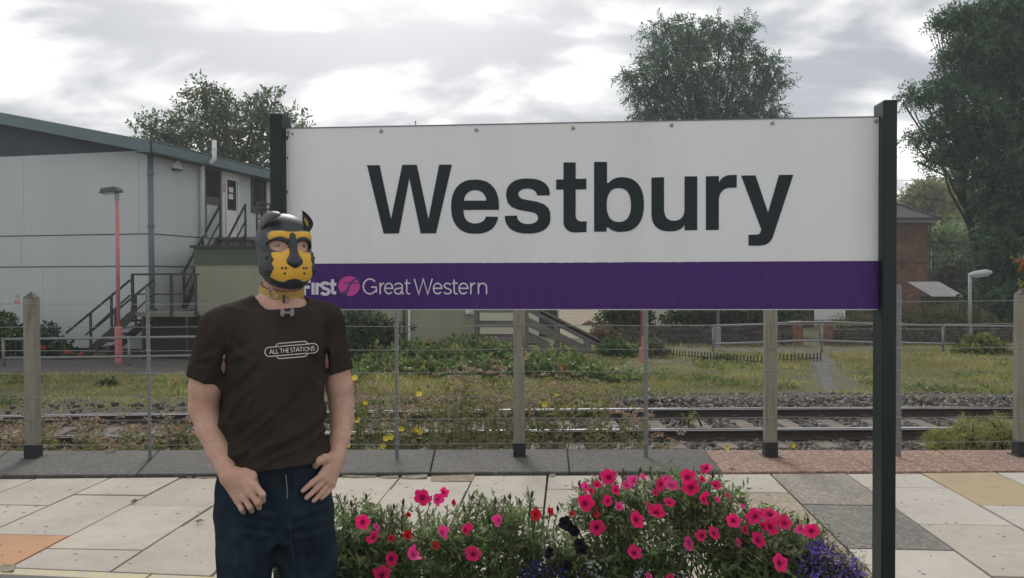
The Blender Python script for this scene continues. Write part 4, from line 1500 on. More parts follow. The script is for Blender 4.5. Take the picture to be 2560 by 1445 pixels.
L['t'] = [[(1147, 100), (1213, 100), (1213, 189), (1271, 188), (1271, 246), (1213, 247), (1213, 390)] + arc(1243, 390, 30, 30, 180, 270, 6)[1:] + [(1272, 419), (1272, 477), (1215, 480)] + arc(1205, 424, 58, 56, 270, 180, 8)[1:]
          + [(1147, 247), (1107, 247), (1107, 193), (1147, 192)]]
L['b'] = [[(1313, 97), (1383, 97), (1383, 212)] + arc(1460, 240, 77, 60, 150, 90, 6) + sarc(1463, 328, 120, 148, 90, -90, 26)[1:] + arc(1460, 432, 78, 46, 270, 205, 6) + [(1380, 455), (1380, 475), (1313, 476)],
          sarc(1447, 331, 66, 92, 0, 360, 36)[:-1]]
L['u'] = [[(1624, 182), (1692, 180), (1692, 350)] + sarc(1745, 350, 53, 66, 180, 270)[1:] + sarc(1745, 350, 58, 66, 270, 360)[1:] + [(1803, 176), (1872, 175), (1872, 467), (1804, 468), (1803, 438)]
          + arc(1730, 430, 73, 44, -10, -90, 6) + sarc(1722, 378, 98, 96, 270, 180)[1:]]
L['r'] = [[(1919, 175), (1989, 174), (1990, 208)] + arc(2055, 220, 65, 52, 165, 90, 6) + [(2086, 167), (2086, 236), (2060, 237)] + sarc(2060, 310, 71, 73, 90, 180)[1:] + [(1989, 466), (1919, 467)]]
L['y'] = [[(2110, 171), (2188, 170), (2256, 372), (2315, 168), (2393, 167), (2290, 480), (2279, 512), (2262, 535), (2240, 547), (2210, 552), (2150, 551), (2150, 492), (2198, 491), (2211, 486), (2220, 465)]]
for ch, ols in L.items():
    o2 = [[sq(880 + x * .461, 360 + y * .461) for x, y in ol] for ol in ols]
    face_from_outlines('letter', o2, letter_m, sgn, .0016, .0012)


def stroke_quads(path, w, closed=False):
    """polyline with mitred constant width -> list of (left, right) in 2-D"""
    n = len(path)
    lr = []
    for i in range(n):
        p = Vector((path[i][0], path[i][1]))
        a = Vector(path[(i - 1) % n][:2]) if (i > 0 or closed) else None
        b = Vector(path[(i + 1) % n][:2]) if (i < n - 1 or closed) else None
        t0 = (p - a).normalized() if a is not None and (p - a).length > 1e-9 else None
        t1 = (b - p).normalized() if b is not None and (b - p).length > 1e-9 else None
        t0 = t0 or t1
        t1 = t1 or t0
        nn = Vector((-t0.y, t0.x)) + Vector((-t1.y, t1.x))
        nn = nn.normalized() if nn.length > 1e-6 else Vector((-t0.y, t0.x))
        k = max(.45, nn.dot(Vector((-t0.y, t0.x))))
        lr.append((p + nn * (w / 2 / k), p - nn * (w / 2 / k)))
    return lr


def stroke_on_sign(name, paths, w, mtl, parent, off, zx):
    mb = MB()
    for k, (pth, closed) in enumerate(paths):
        lr = stroke_quads(pth, w, closed)
        vs_ = []
        o_ = off + .0003 * k
        for a, b in lr:
            for q_ in (a, b):
                s_, z_ = sq(*zx(q_.x, q_.y))
                vs_.append(s3(s_, z_, o_))
        m_ = len(lr)
        fs = [(2 * i, 2 * i + 1, 2 * ((i + 1) % m_) + 1, 2 * ((i + 1) % m_)) for i in range(m_ if closed else m_ - 1)]
        mb.add(vs_, fs)
    return mb.build(name, mtl, parent)


zx5 = lambda x, y: (660 + x * .2578, 560 + y * .2578)
pale = mat('pale_lilac_lettering', (.62, .58, .66), .4, .03, 4)


def g_e(x0, x1, yt=570, yb=681):
    cx, rx, cy, ry = (x0 + x1) / 2, (x1 - x0) / 2 - 6, (yt + yb) / 2, (yb - yt) / 2 - 5
    return [([(x0 + 6, cy - 2), (x1 - 6, cy - 2)] + arc(cx, cy, rx, ry, 0, 320, 26)[1:], False)]


def g_r(x0, x1):
    return [([(x0, 681), (x0, 568)], False), ([(x0, 625), (x0 + 4, 602), (x0 + 14, 585), (x0 + 28, 576), (x1, 574)], False)]


def g_t(x0, x1):
    c = x0 + 20
    return [([(c, 538), (c, 655), (c + 5, 670), (c + 16, 677), (x1, 677)], False), ([(x0, 574), (x1, 574)], False)]


def g_s(x0, x1, yt=570, yb=681):
    cx = (x0 + x1) / 2
    h = (yb - yt)
    return [(arc(cx, yt + h * .27, (x1 - x0) / 2 - 8, h * .23, 20, 180, 10) + [(cx - 14, yt + h * .46), (cx + 16, yt + h * .54)] + arc(cx, yt + h * .73, (x1 - x0) / 2 - 6, h * .23, 20, -160, 12), False)]


GW = []
GW += [(arc(1028, 605, 63, 72, 38, 318, 30) + [(1090, 655), (1090, 611)], False), ([(1093, 611), (1040, 611)], False)]
GW += g_r(1128, 1168) + g_e(1168, 1256)
GW += [(arc(1306, 600, 36, 25, 165, 0, 10) + [(1342, 660), (1348, 676), (1358, 677)], False), ([(1342, 618), (1310, 624)] + arc(1306, 650, 38, 27, 110, 300, 12) + [(1342, 640)], False)]
GW += g_t(1366, 1420)
GW += [([(1460, 532), (1503, 680), (1547, 534), (1590, 680), (1634, 530)], False)]
GW += g_e(1640, 1732) + g_s(1740, 1822) + g_t(1826, 1880) + g_e(1888, 1985) + g_r(2008, 2052)
GW += [([(2082, 681), (2082, 568)], False), ([(2082, 630)] + arc(2122, 614, 38, 39, 160, 0, 12) + [(2160, 681)], False)]
stroke_on_sign('lettering', GW, 13.5, pale, sgn, .0022, zx5)
FR = [([(394, 690), (394, 540)], False), ([(376, 556), (455, 556)], False), ([(394, 612), (448, 612)], False)]
FR += [([(478, 684), (478, 568)], False), ([(516, 684), (516, 570)], False), ([(516, 610), (526, 592), (552, 588)], False)]
FR += [(p, c) for p, c in g_s(552, 640, 566, 686)] + [([(668, 536), (668, 655), (676, 667), (704, 668)], False), ([(640, 584), (704, 584)], False)]
stroke_on_sign('lettering', FR, 30, pale, sgn, .0022, zx5)
magenta = mat('magenta_roundel', (.52, .045, .27), .4, .03, 4)
pur2 = mat('deep_purple_enamel', (.045, .021, .125), .35, .05, 4)
disc = [sq(*zx5(x, y)) for x, y in arc(828, 602, 104, 97, 0, 360, 48)[:-1]]
rd = face_from_outlines('roundel', [disc], magenta, sgn, .0012, .0026)
sw = [(905, 528), (880, 528), (850, 548), (826, 590), (800, 640), (742, 668), (765, 690), (806, 700), (815, 660), (838, 600), (862, 560), (905, 540)]
face_from_outlines('roundel_swoosh', [[sq(*zx5(x, y)) for x, y in sw]], pur2, rd, .001, .0038)
face_from_outlines('roundel_bar', [[sq(*zx5(x, y)) for x, y in [(780, 563), (935, 566), (934, 578), (774, 576)]]], pur2, rd, .001, .0042)

# =================================================================== VEGETATION BEYOND THE PLATFORM
leafm = leaf_mat('leaf_blade', .55, .42)
grassm = leaf_mat('grass_blade', .7, .3, .2)
bark = mat('tree_bark', (.04, .035, .028), .95, .3, 5, .3, 40, .7, 18, .02)


def lobes_px(lst, depth=1.0):
    """[(px, py, rx_px, ry_px, Y)] -> world ellipsoids"""
    o_ = []
    for (x, y, rx, ry, Y) in lst:
        k = Y / FPX
        o_.append((at(x, y, Y), (rx * k, (rx + ry) / 2 * k * depth, ry * k)))
    return o_


def sprays(lobes, n_tw, per, tw_len, ln, wd, palette, wts=None, droop=.35, shell=.4, spread=1.0, jit=.2):
    """leafy twigs spread through ellipsoids; returns base, dir, length, width, colour arrays"""
    p, u = in_lobes(lobes, n_tw, shell)
    d = u * .9 + rng.normal(size=u.shape) * .55
    d[:, 2] -= droop
    d /= np.linalg.norm(d, axis=1, keepdims=True)
    t = (np.arange(per) + .5) / per
    L = tw_len * rng.uniform(.6, 1.3, n_tw)
    base = p[:, None] + d[:, None] * (t[None, :, None] * L[:, None, None])
    base[:, :, 2] -= (t[None] ** 2) * L[:, None] * droop * .6
    dd, s, q = frames(d)
    sg = np.where(np.arange(per) % 2 == 0, 1., -1.)[None, :, None]
    ld = dd[:, None] * .55 + s[:, None] * sg * spread + rng.normal(size=(n_tw, per, 3)) * .3
    ld[:, :, 2] -= droop * .5
    n = n_tw * per
    tw_c = pick_cols(n_tw, palette, wts, jit)
    c = np.repeat(tw_c, per, axis=0) * (1 + rng.normal(size=(n, 1)) * .12)
    return base.reshape(-1, 3), ld.reshape(-1, 3), ln * rng.uniform(.7, 1.25, n), wd * rng.uniform(.75, 1.2, n), np.clip(c, .003, 1)


def tree(name, label, base, lobes, trunk_r, n_tw, per, tw_len, ln, wd, palette, droop=.35, shell=.4, group=None, wts=None, lean=0.0, back=0.0):
    base = Vector(base) + Vector((0, back, 0))
    e_ = empty(name, base, label, 'tree', group)
    cen = Vector(np.mean([tuple(c) for c, r in lobes], axis=0)) + Vector((0, back, 0))
    mb = MB()
    zc = min(c.z - r[2] * .6 for c, r in lobes)
    top = Vector((cen.x + lean, cen.y, max(cen.z, zc + .5)))
    tp = [base, base.lerp(top, .3) + Vector((random.uniform(-.1, .1), 0, 0)), base.lerp(top, .62) + Vector((random.uniform(-.2, .2), 0, 0)), top]
    mb.tube(tp, [trunk_r * 1.25, trunk_r, trunk_r * .7, trunk_r * .3], 9)
    for c, r in lobes:
        c = Vector(c) + Vector((0, back * .5, 0))
        a = base.lerp(top, random.uniform(.45, .85))
        mid = a.lerp(c, .5) + Vector((random.uniform(-.3, .3), random.uniform(-.3, .3), -.1))
        mb.tube([a, mid, c], [trunk_r * .42, trunk_r * .28, trunk_r * .12], 6)
        for k in range(5):
            uu = Vector(rng.normal(size=3)).normalized()
            en = Vector(c) + Vector((uu.x * r[0], uu.y * r[1], uu.z * r[2])) * .85
            mb.tube([mid.lerp(c, random.uniform(.3, 1)), (mid.lerp(c, .8)).lerp(en, .55) + Vector((0, 0, .1)), en], [trunk_r * .14, trunk_r * .08, trunk_r * .03], 5, False)
    mb.build('trunk', bark, e_, smooth=True)
    a = sprays(lobes, n_tw, per, tw_len, ln, wd, palette, wts, droop, shell)
    leaves_obj('crown', leafm, e_, *a, loc=tuple(cen))
    return e_


dark_g = [(.055, .115, .065), (.07, .145, .08), (.09, .17, .095), (.042, .085, .052)]
mid_g = [(.07, .11, .04), (.095, .145, .05), (.12, .16, .06), (.06, .095, .04)]
# tall round-crowned tree above the sign
tree('tall_tree', 'tall feathery tree rising above the top edge of the sign', gz(1765, 781, GZ), lobes_px([
    (1690, 120, 58, 36, 45), (1755, 100, 52, 34, 45.5), (1835, 82, 30, 20, 45), (1868, 62, 16, 14, 45), (1640, 78, 30, 18, 46), (1668, 55, 20, 14, 45.5), (1715, 62, 24, 14, 44.5), (1800, 60, 22, 16, 45.2), (1860, 140, 46, 34, 46), (1915, 165, 30, 26, 45), (1935, 205, 26, 30, 45.6),
    (1640, 150, 42, 20, 45), (1600, 182, 34, 13, 45.5), (1566, 192, 22, 8, 45.3), (1670, 185, 40, 24, 44), (1740, 175, 50, 34, 44), (1810, 190, 52, 34, 45), (1880, 225, 46, 26, 45.5), (1640, 222, 50, 18, 44.6), (1598, 236, 30, 12, 45.5), (1720, 245, 60, 28, 45),
    (1800, 262, 60, 28, 45.4), (1900, 272, 50, 20, 44.5), (1650, 272, 52, 18, 45), (1610, 290, 34, 14, 45.2), (1740, 310, 80, 34, 45), (1870, 318, 70, 28, 44.5), (1940, 300, 26, 14, 45), (1700, 380, 110, 60, 45), (1830, 400, 110, 60, 45.5), (1760, 470, 90, 60, 45)], 1.5), .2, 5200, 13, .75, .20, .075, dark_g, .35, .5)
# big dark tree on the right
tree('dark_tree', 'big dark green tree filling the right edge of the view', gz(2585, 835, GZ), lobes_px([
    (2480, 30, 70, 26, 30), (2385, 44, 43.2, 18.6, 30.5), (2420, 62, 43.2, 18.6, 30.2), (2550, 30, 80, 50, 30), (2560, 130, 90, 60, 30), (2460, 110, 64.8, 37.2, 29.6), (2400, 130, 36.72, 18.6, 30), (2410, 185, 54, 21.7, 30), (2520, 205, 80, 36, 30.4), (2350, 222, 54, 17.1, 30), (2300, 236, 34.56, 12.4, 30.2),
    (2430, 262, 64.8, 24.8, 29.5), (2560, 300, 70, 50, 30), (2370, 300, 49.68, 17.1, 30), (2320, 336, 43.2, 14, 30.3), (2460, 330, 64.8, 31, 30), (2390, 372, 49.68, 18.6, 30.6), (2340, 395, 28.08, 10.8, 30.2), (2540, 400, 80, 44, 29.6), (2450, 425, 49.68, 31, 30), (2570, 500, 90, 60, 30),
    (2500, 500, 50, 30, 30.4), (2540, 600, 80, 60, 30), (2530, 700, 60, 50, 30.4), (2570, 740, 90, 60, 29.8), (2640, 200, 50, 90, 31), (2640, 420, 50, 90, 31), (2620, -40, 70, 40, 30)], 1.3), .15, 12500, 13, .55, .14, .056, dark_g, .38, .5, back=2.6)
# tree behind the cabin
tree('leafy_tree', 'leafy tree standing behind the roof of the grey cabin', gz(600, 800, GZ), lobes_px([
    (365, 320, 36, 32, 38), (420, 330, 40, 40, 38), (470, 315, 45, 45, 38.5), (500, 240, 30, 34, 38), (530, 265, 40, 40, 38.3), (560, 250, 25, 22, 38), (545, 330, 70, 60, 38), (600, 330, 70, 60, 38.4), (640, 270, 32, 38, 38),
    (680, 255, 28, 26, 38), (660, 330, 60, 70, 37.6), (720, 350, 60, 80, 38), (420, 400, 70, 50, 38.5), (530, 420, 110, 60, 38), (640, 430, 90, 60, 38), (760, 450, 90, 70, 38), (600, 560, 160, 110, 38.5)], 1.2), .24, 3000, 9, .6, .20, .10,
    [(.065, .105, .05), (.08, .13, .055), (.105, .15, .07), (.05, .08, .045), (.12, .13, .06)], .05, .5)
# the wood behind the house: separate trees
wl = [('pale green bushy tree behind the brick house roof', 2300, 500, 62, 50, 62, (.21, .215, .10)), ('olive green tree in the wood right of the house', 2385, 500, 60, 60, 66, (.18, .20, .09)),
      ('bright green tree low beside the brick house wall', 2372, 615, 62, 62, 52, (.14, .22, .085)), ('dark green tree behind the shed roof', 2375, 690, 60, 40, 48, (.06, .09, .04)),
      ('round tree half hidden by the dark tree in the wood', 2450, 580, 60, 80, 56, (.15, .20, .085))]
for lab, x, y, rx, ry, Y, c in wl:
    lb = [(x + random.uniform(-.5, .5) * rx, y + random.uniform(-.5, .5) * ry, rx * .55, ry * .5, Y + random.uniform(-1, 1)) for _ in range(7)] + [(x, y + ry * .8, rx * .8, ry * .7, Y)]
    tree('woodland_tree', lab, gz(x, 690 + 2.05 * FPX / Y, GZ), lobes_px(lb, 1.2), .12, 1500, 10, .7, .26, .13, [c, tuple(v_ * .7 for v_ in c), tuple(v_ * 1.25 for v_ in c)], .1, .5, 'trees of the wood behind the house')
# continuing wood to the right and left beyond what the sign hides, so nothing ends abruptly
for lab, x, y, rx, ry, Y, c in (('green treetop showing over the sign edge left of centre', 1050, 330, 30, 16, 75, (.06, .075, .04)), ('broad hedge tree behind the sign, right of the timber steps', 1900, 640, 160, 70, 58, (.05, .075, .03))):
    lb = [(x + random.uniform(-.7, .7) * rx, y + random.uniform(-.3, .5) * ry, rx * .4, ry * .6, Y + random.uniform(-1, 1)) for _ in range(8)] + [(x, y + 90, rx * 1.6 + 40, 80, Y), (x, y + 200, rx * 1.6 + 70, 110, Y)]
    tree('woodland_tree', lab, gz(x, 690 + 2.05 * FPX / Y, GZ), lobes_px(lb, 1.2), .3, 700, 9, .8, .3, .15, [c, tuple(v_ * .7 for v_ in c), tuple(v_ * 1.25 for v_ in c)], .1, .5)


# far-off woods closing the view behind everything: one mass
def far_woods():
    P, C = [], []
    n = 15000
    x = rng.uniform(-105, 105, n)
    hgt = 6.5 + 2.2 * np.sin(x * .11 + 1) + 1.5 * np.sin(x * .29) + .9 * np.sin(x * .7 + 2)
    y = 88 + rng.uniform(-3, 3, n) - (x / 105) ** 2 * 22
    z = GZ + hgt * rng.random(n) ** .8
    D = rng.normal(size=(n, 3))
    o_ = leaves_obj('distant_woods', leafm, None, np.stack([x, y, z], 1), D, rng.uniform(.5, 1.0, n), rng.uniform(.4, .7, n), pick_cols(n, [(.06, .09, .04), (.08, .12, .05), (.10, .13, .06), (.05, .075, .04)]), .2, loc=(0, 88, GZ))
    tag(o_, 'band of distant woods on the horizon', 'woods', kind='stuff')


far_woods()


def bush(name, label, lst, n_tw, per, tw_len, ln, wd, palette, droop=.1, shell=.45, cat='bush', depth=1.0, wts=None, flowers=None, stems=14):
    lobes = lobes_px(lst, depth)
    cen = Vector(np.mean([tuple(c) for c, r in lobes], axis=0))
    base = Vector((cen.x, cen.y, GZ))
    e_ = empty(name, base, label, cat)
    a = sprays(lobes, n_tw, per, tw_len, ln, wd, palette, wts, droop, shell)
    keep_ = a[0][:, 2] > GZ - .02
    leaves_obj('foliage', leafm, e_, *[q_[keep_] for q_ in a], loc=tuple(cen))
    mb = MB()
    for k in range(stems):
        c, r = random.choice(lobes)
        en = Vector(c) + Vector((random.uniform(-.6, .6) * r[0], random.uniform(-.6, .6) * r[1], random.uniform(-.2, .8) * r[2]))
        b0 = base + Vector((random.uniform(-.2, .2), random.uniform(-.2, .2), -.02))
        mb.tube([b0, b0.lerp(en, .5) + Vector((0, 0, .1)), en], [.018, .012, .005], 5, False)
    stuff(mb.build('stems', bark, e_))
    if flowers:
        for (fx, fy, fY, fr, fm) in flowers:
            c = at(fx, fy, fY)
            mb = MB()
            for k in range(9):
                q_ = c + Vector((random.uniform(-fr, fr), random.uniform(-fr, fr), random.uniform(-fr, fr) * .6))
                mb.tube([q_ + Vector((0, 0, -.02)), q_ + Vector((0, 0, .02))], [.02, .035], 6)
            mb.build('blossom', fm, e_)
    return e_


redfl = mat('red_blossom', (.45, .05, .04), .6)
bush('climbing_shrub', 'green shrub with large leaves at the far left edge by the cabin', [(0, 800, 22, 25, 20.6), (5, 850, 40, 30, 20.5), (-40, 820, 40, 60, 20.6), (30, 840, 30, 22, 20.4)], 160, 8, .22, .16, .10, mid_g)
bush('flowering_shrub', 'leafy border shrub with red flowers beside the left fence post', [(110, 835, 25, 28, 20.4), (120, 865, 40, 22, 20.3), (160, 866, 22, 18, 20.2), (75, 870, 40, 20, 20.4), (180, 880, 30, 9, 20.1)], 220, 8, .16, .12, .06,
     [(.05, .085, .04), (.07, .11, .05), (.04, .06, .03)], flowers=[(172, 880, 19.9, .06, redfl), (203, 884, 19.9, .05, redfl), (108, 868, 19.9, .05, redfl)])
bush('buddleia_bush', 'tall buddleia bush with dark seed spikes in front of the green hut', [(900, 800, 42, 38, 18.2), (880, 850, 40, 45, 18.1), (930, 840, 40, 45, 18.0), (960, 830, 26, 35, 18.3), (900, 895, 55, 45, 17.8), (985, 880, 22, 26, 18), (850, 900, 40, 50, 18.2)],
     1300, 8, .22, .10, .035, [(.05, .075, .03), (.07, .10, .045), (.09, .115, .06), (.035, .055, .025)], droop=.2, wts=None)
# dark seed spikes of the buddleia: part of that bush
bud = bpy.data.objects['buddleia_bush']
spk = MB()
for (x, y, a) in ((905, 782, 60), (925, 778, 110), (945, 783, 50), (952, 792, 80), (978, 797, 40), (985, 803, 20), (1010, 800, 95), (1012, 808, 100), (1007, 810, 110), (1030, 815, 20), (1036, 819, 10), (1032, 824, -20), (1000, 820, 80), (972, 820, 20), (968, 845, 40), (963, 850, 50), (975, 838, 70), (1008, 835, 15), (990, 861, 30), (890, 790, 90), (870, 785, 100)):
    c = at(x, y, 17.9)
    d = Vector((math.cos(R(a)), 0, math.sin(R(a)))) * .07
    spk.tube([c - d, c, c + d], [.012, .022, .006], 6)
stuff_ = spk.build('seed_spikes', mat('dark_seed_head', (.03, .025, .018), .95), bud)
stuff(stuff_)
st_ = MB()
for (x0, y0, x1, y1) in ((960, 880, 1010, 800), (970, 890, 1034, 818), (940, 860, 945, 783), (960, 860, 985, 800), (975, 880, 1008, 835)):
    st_.tube([at(x0, y0, 18), at((x0 + x1) / 2, (y0 + y1) / 2 - 4, 17.95), at(x1, y1, 17.9)], [.01, .007, .004], 5)
stuff(st_.build('stems', bark, bud))
bush('brown_bush', 'brown withered bush beside the dark hedge', [(1512, 838, 34, 20, 24), (1500, 845, 24, 16, 23.8), (1530, 845, 24, 18, 24.2)], 260, 8, .2, .10, .04, [(.13, .085, .055), (.16, .11, .07), (.09, .065, .045), (.08, .085, .04)])
bush('dark_hedge', 'dark green hedge left of the right pink lamp post', [(1560, 800, 60, 40, 27), (1540, 830, 40, 30, 26.6), (1590, 835, 40, 30, 26.8), (1570, 770, 60, 30, 27.4)], 700, 8, .3, .15, .08, [(.03, .045, .022), (.042, .06, .03), (.06, .085, .035)], cat='hedge')
bush('evergreen_hedge', 'dark evergreen hedge behind the left stone wall', [(1740, 790, 50, 30, 26.5), (1800, 780, 60, 34, 26.8), (1870, 785, 60, 32, 26.6), (1940, 785, 60, 30, 26.8), (1975, 792, 30, 20, 26.2), (1700, 800, 40, 20, 26.4)], 1000, 8, .3, .14, .07, [(.026, .04, .02), (.036, .055, .026), (.06, .09, .035)], cat='hedge')
bush('fern_bush', 'bright green bush between the timber steps and the pink lamp', [(1535, 872, 34, 20, 20.2), (1548, 885, 32, 18, 20), (1520, 885, 24, 16, 20.2)], 360, 8, .16, .10, .04, [(.06, .12, .035), (.08, .15, .045), (.05, .09, .03)])
bush('grey_leaf_bush', 'grey green bush at the foot of the right pink lamp post', [(1628, 868, 26, 16, 20.2), (1645, 885, 26, 16, 20), (1600, 880, 20, 16, 20.4)], 300, 8, .16, .09, .035, [(.11, .13, .09), (.08, .10, .06), (.12, .14, .05)])
bush('sapling_bush', 'yellow green bush in front of the right stone wall', [(2450, 865, 40, 22, 20.6), (2425, 885, 36, 18, 20.4), (2480, 880, 34, 20, 20.7), (2455, 895, 50, 14, 20.4), (2410, 898, 24, 10, 20.2)], 560, 7, .18, .13, .08, [(.15, .18, .05), (.19, .22, .06), (.11, .14, .04)])
bush('shade_shrub', 'dark shrub growing over the right stone wall under the dark tree', [(2300, 832, 60, 18, 25.5), (2370, 838, 60, 16, 25.5), (2500, 830, 80, 24, 25.8), (2230, 838, 40, 12, 25.5), (2130, 838, 40, 14, 26)], 700, 8, .25, .12, .06, [(.04, .055, .025), (.06, .075, .03), (.09, .10, .04)])
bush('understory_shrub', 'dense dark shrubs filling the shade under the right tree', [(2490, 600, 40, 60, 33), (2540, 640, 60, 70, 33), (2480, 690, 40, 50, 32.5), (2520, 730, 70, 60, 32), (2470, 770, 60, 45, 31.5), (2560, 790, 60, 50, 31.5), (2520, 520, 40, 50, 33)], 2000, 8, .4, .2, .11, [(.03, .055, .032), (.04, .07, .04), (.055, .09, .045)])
bush('meadow_shrub', 'pale dry meadow growth behind the right stone wall', [(2370, 800, 50, 22, 29), (2300, 805, 40, 20, 29), (2430, 805, 40, 20, 29), (2140, 812, 40, 12, 29), (2250, 812, 50, 14, 29)], 900, 8, .35, .18, .03, [(.13, .13, .06), (.18, .17, .08), (.10, .12, .05)], droop=-.4)
orange_l = [(.30, .10, .05), (.36, .14, .06), (.20, .18, .06)]
bush('autumn_sapling', 'thin sapling with orange leaves at the far right edge', [(2566, 640, 14, 22, 10), (2570, 700, 10, 12, 10), (2562, 742, 8, 10, 10), (2620, 660, 14, 40, 10)], 26, 5, .1, .10, .055, [(.16, .18, .05)] + orange_l, stems=5)
bush('grass_mound', 'low leafy mound on the lawn in front of the stone wall', [(1800, 912, 60, 12, 19.2), (1850, 915, 50, 11, 19), (1760, 925, 50, 14, 18.6), (1900, 930, 40, 10, 18.6)], 600, 7, .14, .09, .05, [(.06, .10, .035), (.09, .13, .045), (.13, .14, .06)], cat='plant')
bush('dark_weed', 'dark leafy weed patch in the grass beyond the left track', [(260, 968, 26, 7, 15.2), (275, 965, 20, 8, 15)], 90, 7, .1, .07, .04, [(.035, .05, .025), (.05, .07, .03)], cat='plant')

# brambles: one tangled mass
def bramble():
    lobes = lobes_px([(950, 900, 70, 22, 17.5), (1020, 890, 70, 24, 18.2), (1100, 895, 80, 26, 18), (1180, 880, 70, 26, 18.4), (1250, 895, 70, 26, 17.8), (930, 940, 80, 26, 16.5), (1020, 935, 80, 22, 16.4), (1120, 935, 90, 24, 16.5), (1230, 935, 80, 22, 16.4),
                     (1360, 925, 80, 24, 16.8), (1420, 940, 80, 24, 16.2), (1480, 950, 70, 20, 15.8), (1400, 905, 60, 22, 17.8), (1560, 955, 60, 16, 15.6), (900, 975, 50, 14, 15.4), (1050, 900, 30, 34, 18), (1150, 915, 30, 30, 17.4)], 1.6)
    pal = [(.085, .13, .045), (.11, .17, .06), (.15, .205, .075), (.20, .21, .085), (.26, .13, .06), (.075, .10, .045)]
    a = sprays(lobes, 3400, 6, .22, .115, .085, pal, [.24, .28, .22, .12, .05, .09], .0, .5)
    k = a[0][:, 2] > GZ
    o_ = leaves_obj('bramble_patch', leafm, None, *[q_[k] for q_ in a], loc=(0, 17, GZ))
    tag(o_, 'tangle of green brambles on the bank below the hut', 'brambles', kind='stuff')


bramble()


# grass: one mass
def grass():
    n = 210000
    y = rng.uniform(11.4, 24, n)
    x = rng.uniform(-.70, .72, n) * y
    # clear the paths
    px_ = 1280 + x / y * FPX
    py_ = 690 + (1.6 - GZ) / y * FPX
    keep_ = ~((px_ < 1000) & (py_ < 936) & (py_ > 896)) & ~((py_ < 893 + 40) & (px_ < 560) & (py_ < 898)) & ~((px_ > 2030 - 0) & (px_ < 2028 + (py_ - 893) * .95 + 40) & (px_ > 2018) & (py_ < 985) & (py_ > 893))
    keep_ &= ~((px_ > 1610) & (px_ < 2230) & (py_ < 892) & (py_ > 868) & (rng.random(n) > .2)) & (y < 23.2) & ((y > 13.0) | (x < 2.0 + rng.normal(size=n) * .4) & (y > np.clip(11.85 - x * .05, 11.5, 12.4)))
    patch = np.sin(x * .9 + 1.3) * np.sin(y * 1.1) + np.sin(x * .37 + y * .6)
    keep_ &= (patch + rng.normal(size=n) * .9) > -1.3
    x, y, patch = x[keep_], y[keep_], patch[keep_]
    n = len(x)
    p = np.stack([x, y, np.full(n, GZ) + .02], 1)
    d = rng.normal(size=(n, 3)) * .75
    d[:, 2] = 1
    h = rng.uniform(.03, .11, n) * (1 + .45 * np.clip(patch, -1, 1.5))
    h *= np.where(y < 13.6, .5, 1)
    tallm = rng.random(n) < .012
    h[tallm] *= 2.6
    pal = [(.255, .265, .085), (.31, .295, .11), (.40, .345, .165), (.19, .225, .07), (.48, .40, .23)]
    w = np.array([.3, .25, .2, .2, .05])
    c = pick_cols(n, pal, w, .15)
    mott = np.sin(x * 2.7 + 1.7 * np.sin(y * 1.9)) * np.sin(y * 3.1 + 1.2 * np.sin(x * 2.2))
    h = h * (1 + .5 * np.clip(mott, -1, 1))
    c = c * (1 + .22 * mott[:, None])
    straw = np.clip(.5 + .5 * np.sin(x * .8 - 2 + y * .5) + .5 * np.sin(x * 3.3 + y * 2.1), 0, 1)[:, None] * .6
    c = c * (1 - straw * .6) + np.array([.25, .215, .11]) * straw * .6
    o_ = leaves_obj('grass', grassm, None, p, d, h, rng.uniform(.008, .018, n), c, .1, None, .15, loc=(0, 16, GZ))
    tag(o_, 'rough yellow green grass between the track and the buildings', 'grass', kind='stuff')


grass()


def lawn_weeds():
    n = 5200
    y = rng.uniform(12.6, 20.5, n)
    x = rng.uniform(-.66, .68, n) * y
    cl = np.sin(x * 1.9 + 2 * np.sin(y * 1.3)) + np.sin(y * 2.3 + x)
    k = cl > .55
    x, y = x[k], y[k]
    px_ = 1280 + x / y * FPX
    py_ = 690 + 2.05 / y * FPX
    k = ~((px_ < 1000) & (py_ < 940)) & ~((px_ > 2015) & (px_ < 2130) & (py_ > 885))
    x, y = x[k], y[k]
    m = len(x)
    per = 9
    P = np.repeat(np.stack([x, y, np.full(m, GZ + .03)], 1), per, axis=0)
    P += rng.normal(size=P.shape) * np.array([.05, .05, .03])
    P[:, 2] = np.maximum(P[:, 2], GZ + .01)
    D = rng.normal(size=P.shape) * np.array([1, 1, .5])
    D[:, 2] = np.abs(D[:, 2]) + .25
    pal = [(.12, .18, .06), (.16, .22, .075), (.10, .14, .05), (.24, .22, .09), (.28, .15, .07)]
    c = np.repeat(pick_cols(m, pal, [.3, .3, .2, .14, .06]), per, axis=0)
    o_ = leaves_obj('ground_weeds', leafm, None, P, D, rng.uniform(.04, .12, len(P)), rng.uniform(.02, .05, len(P)), c, .2, None, .2, loc=(0, 16, GZ))
    tag(o_, 'low leafy weeds scattered through the rough grass', 'weeds', kind='stuff')


lawn_weeds()


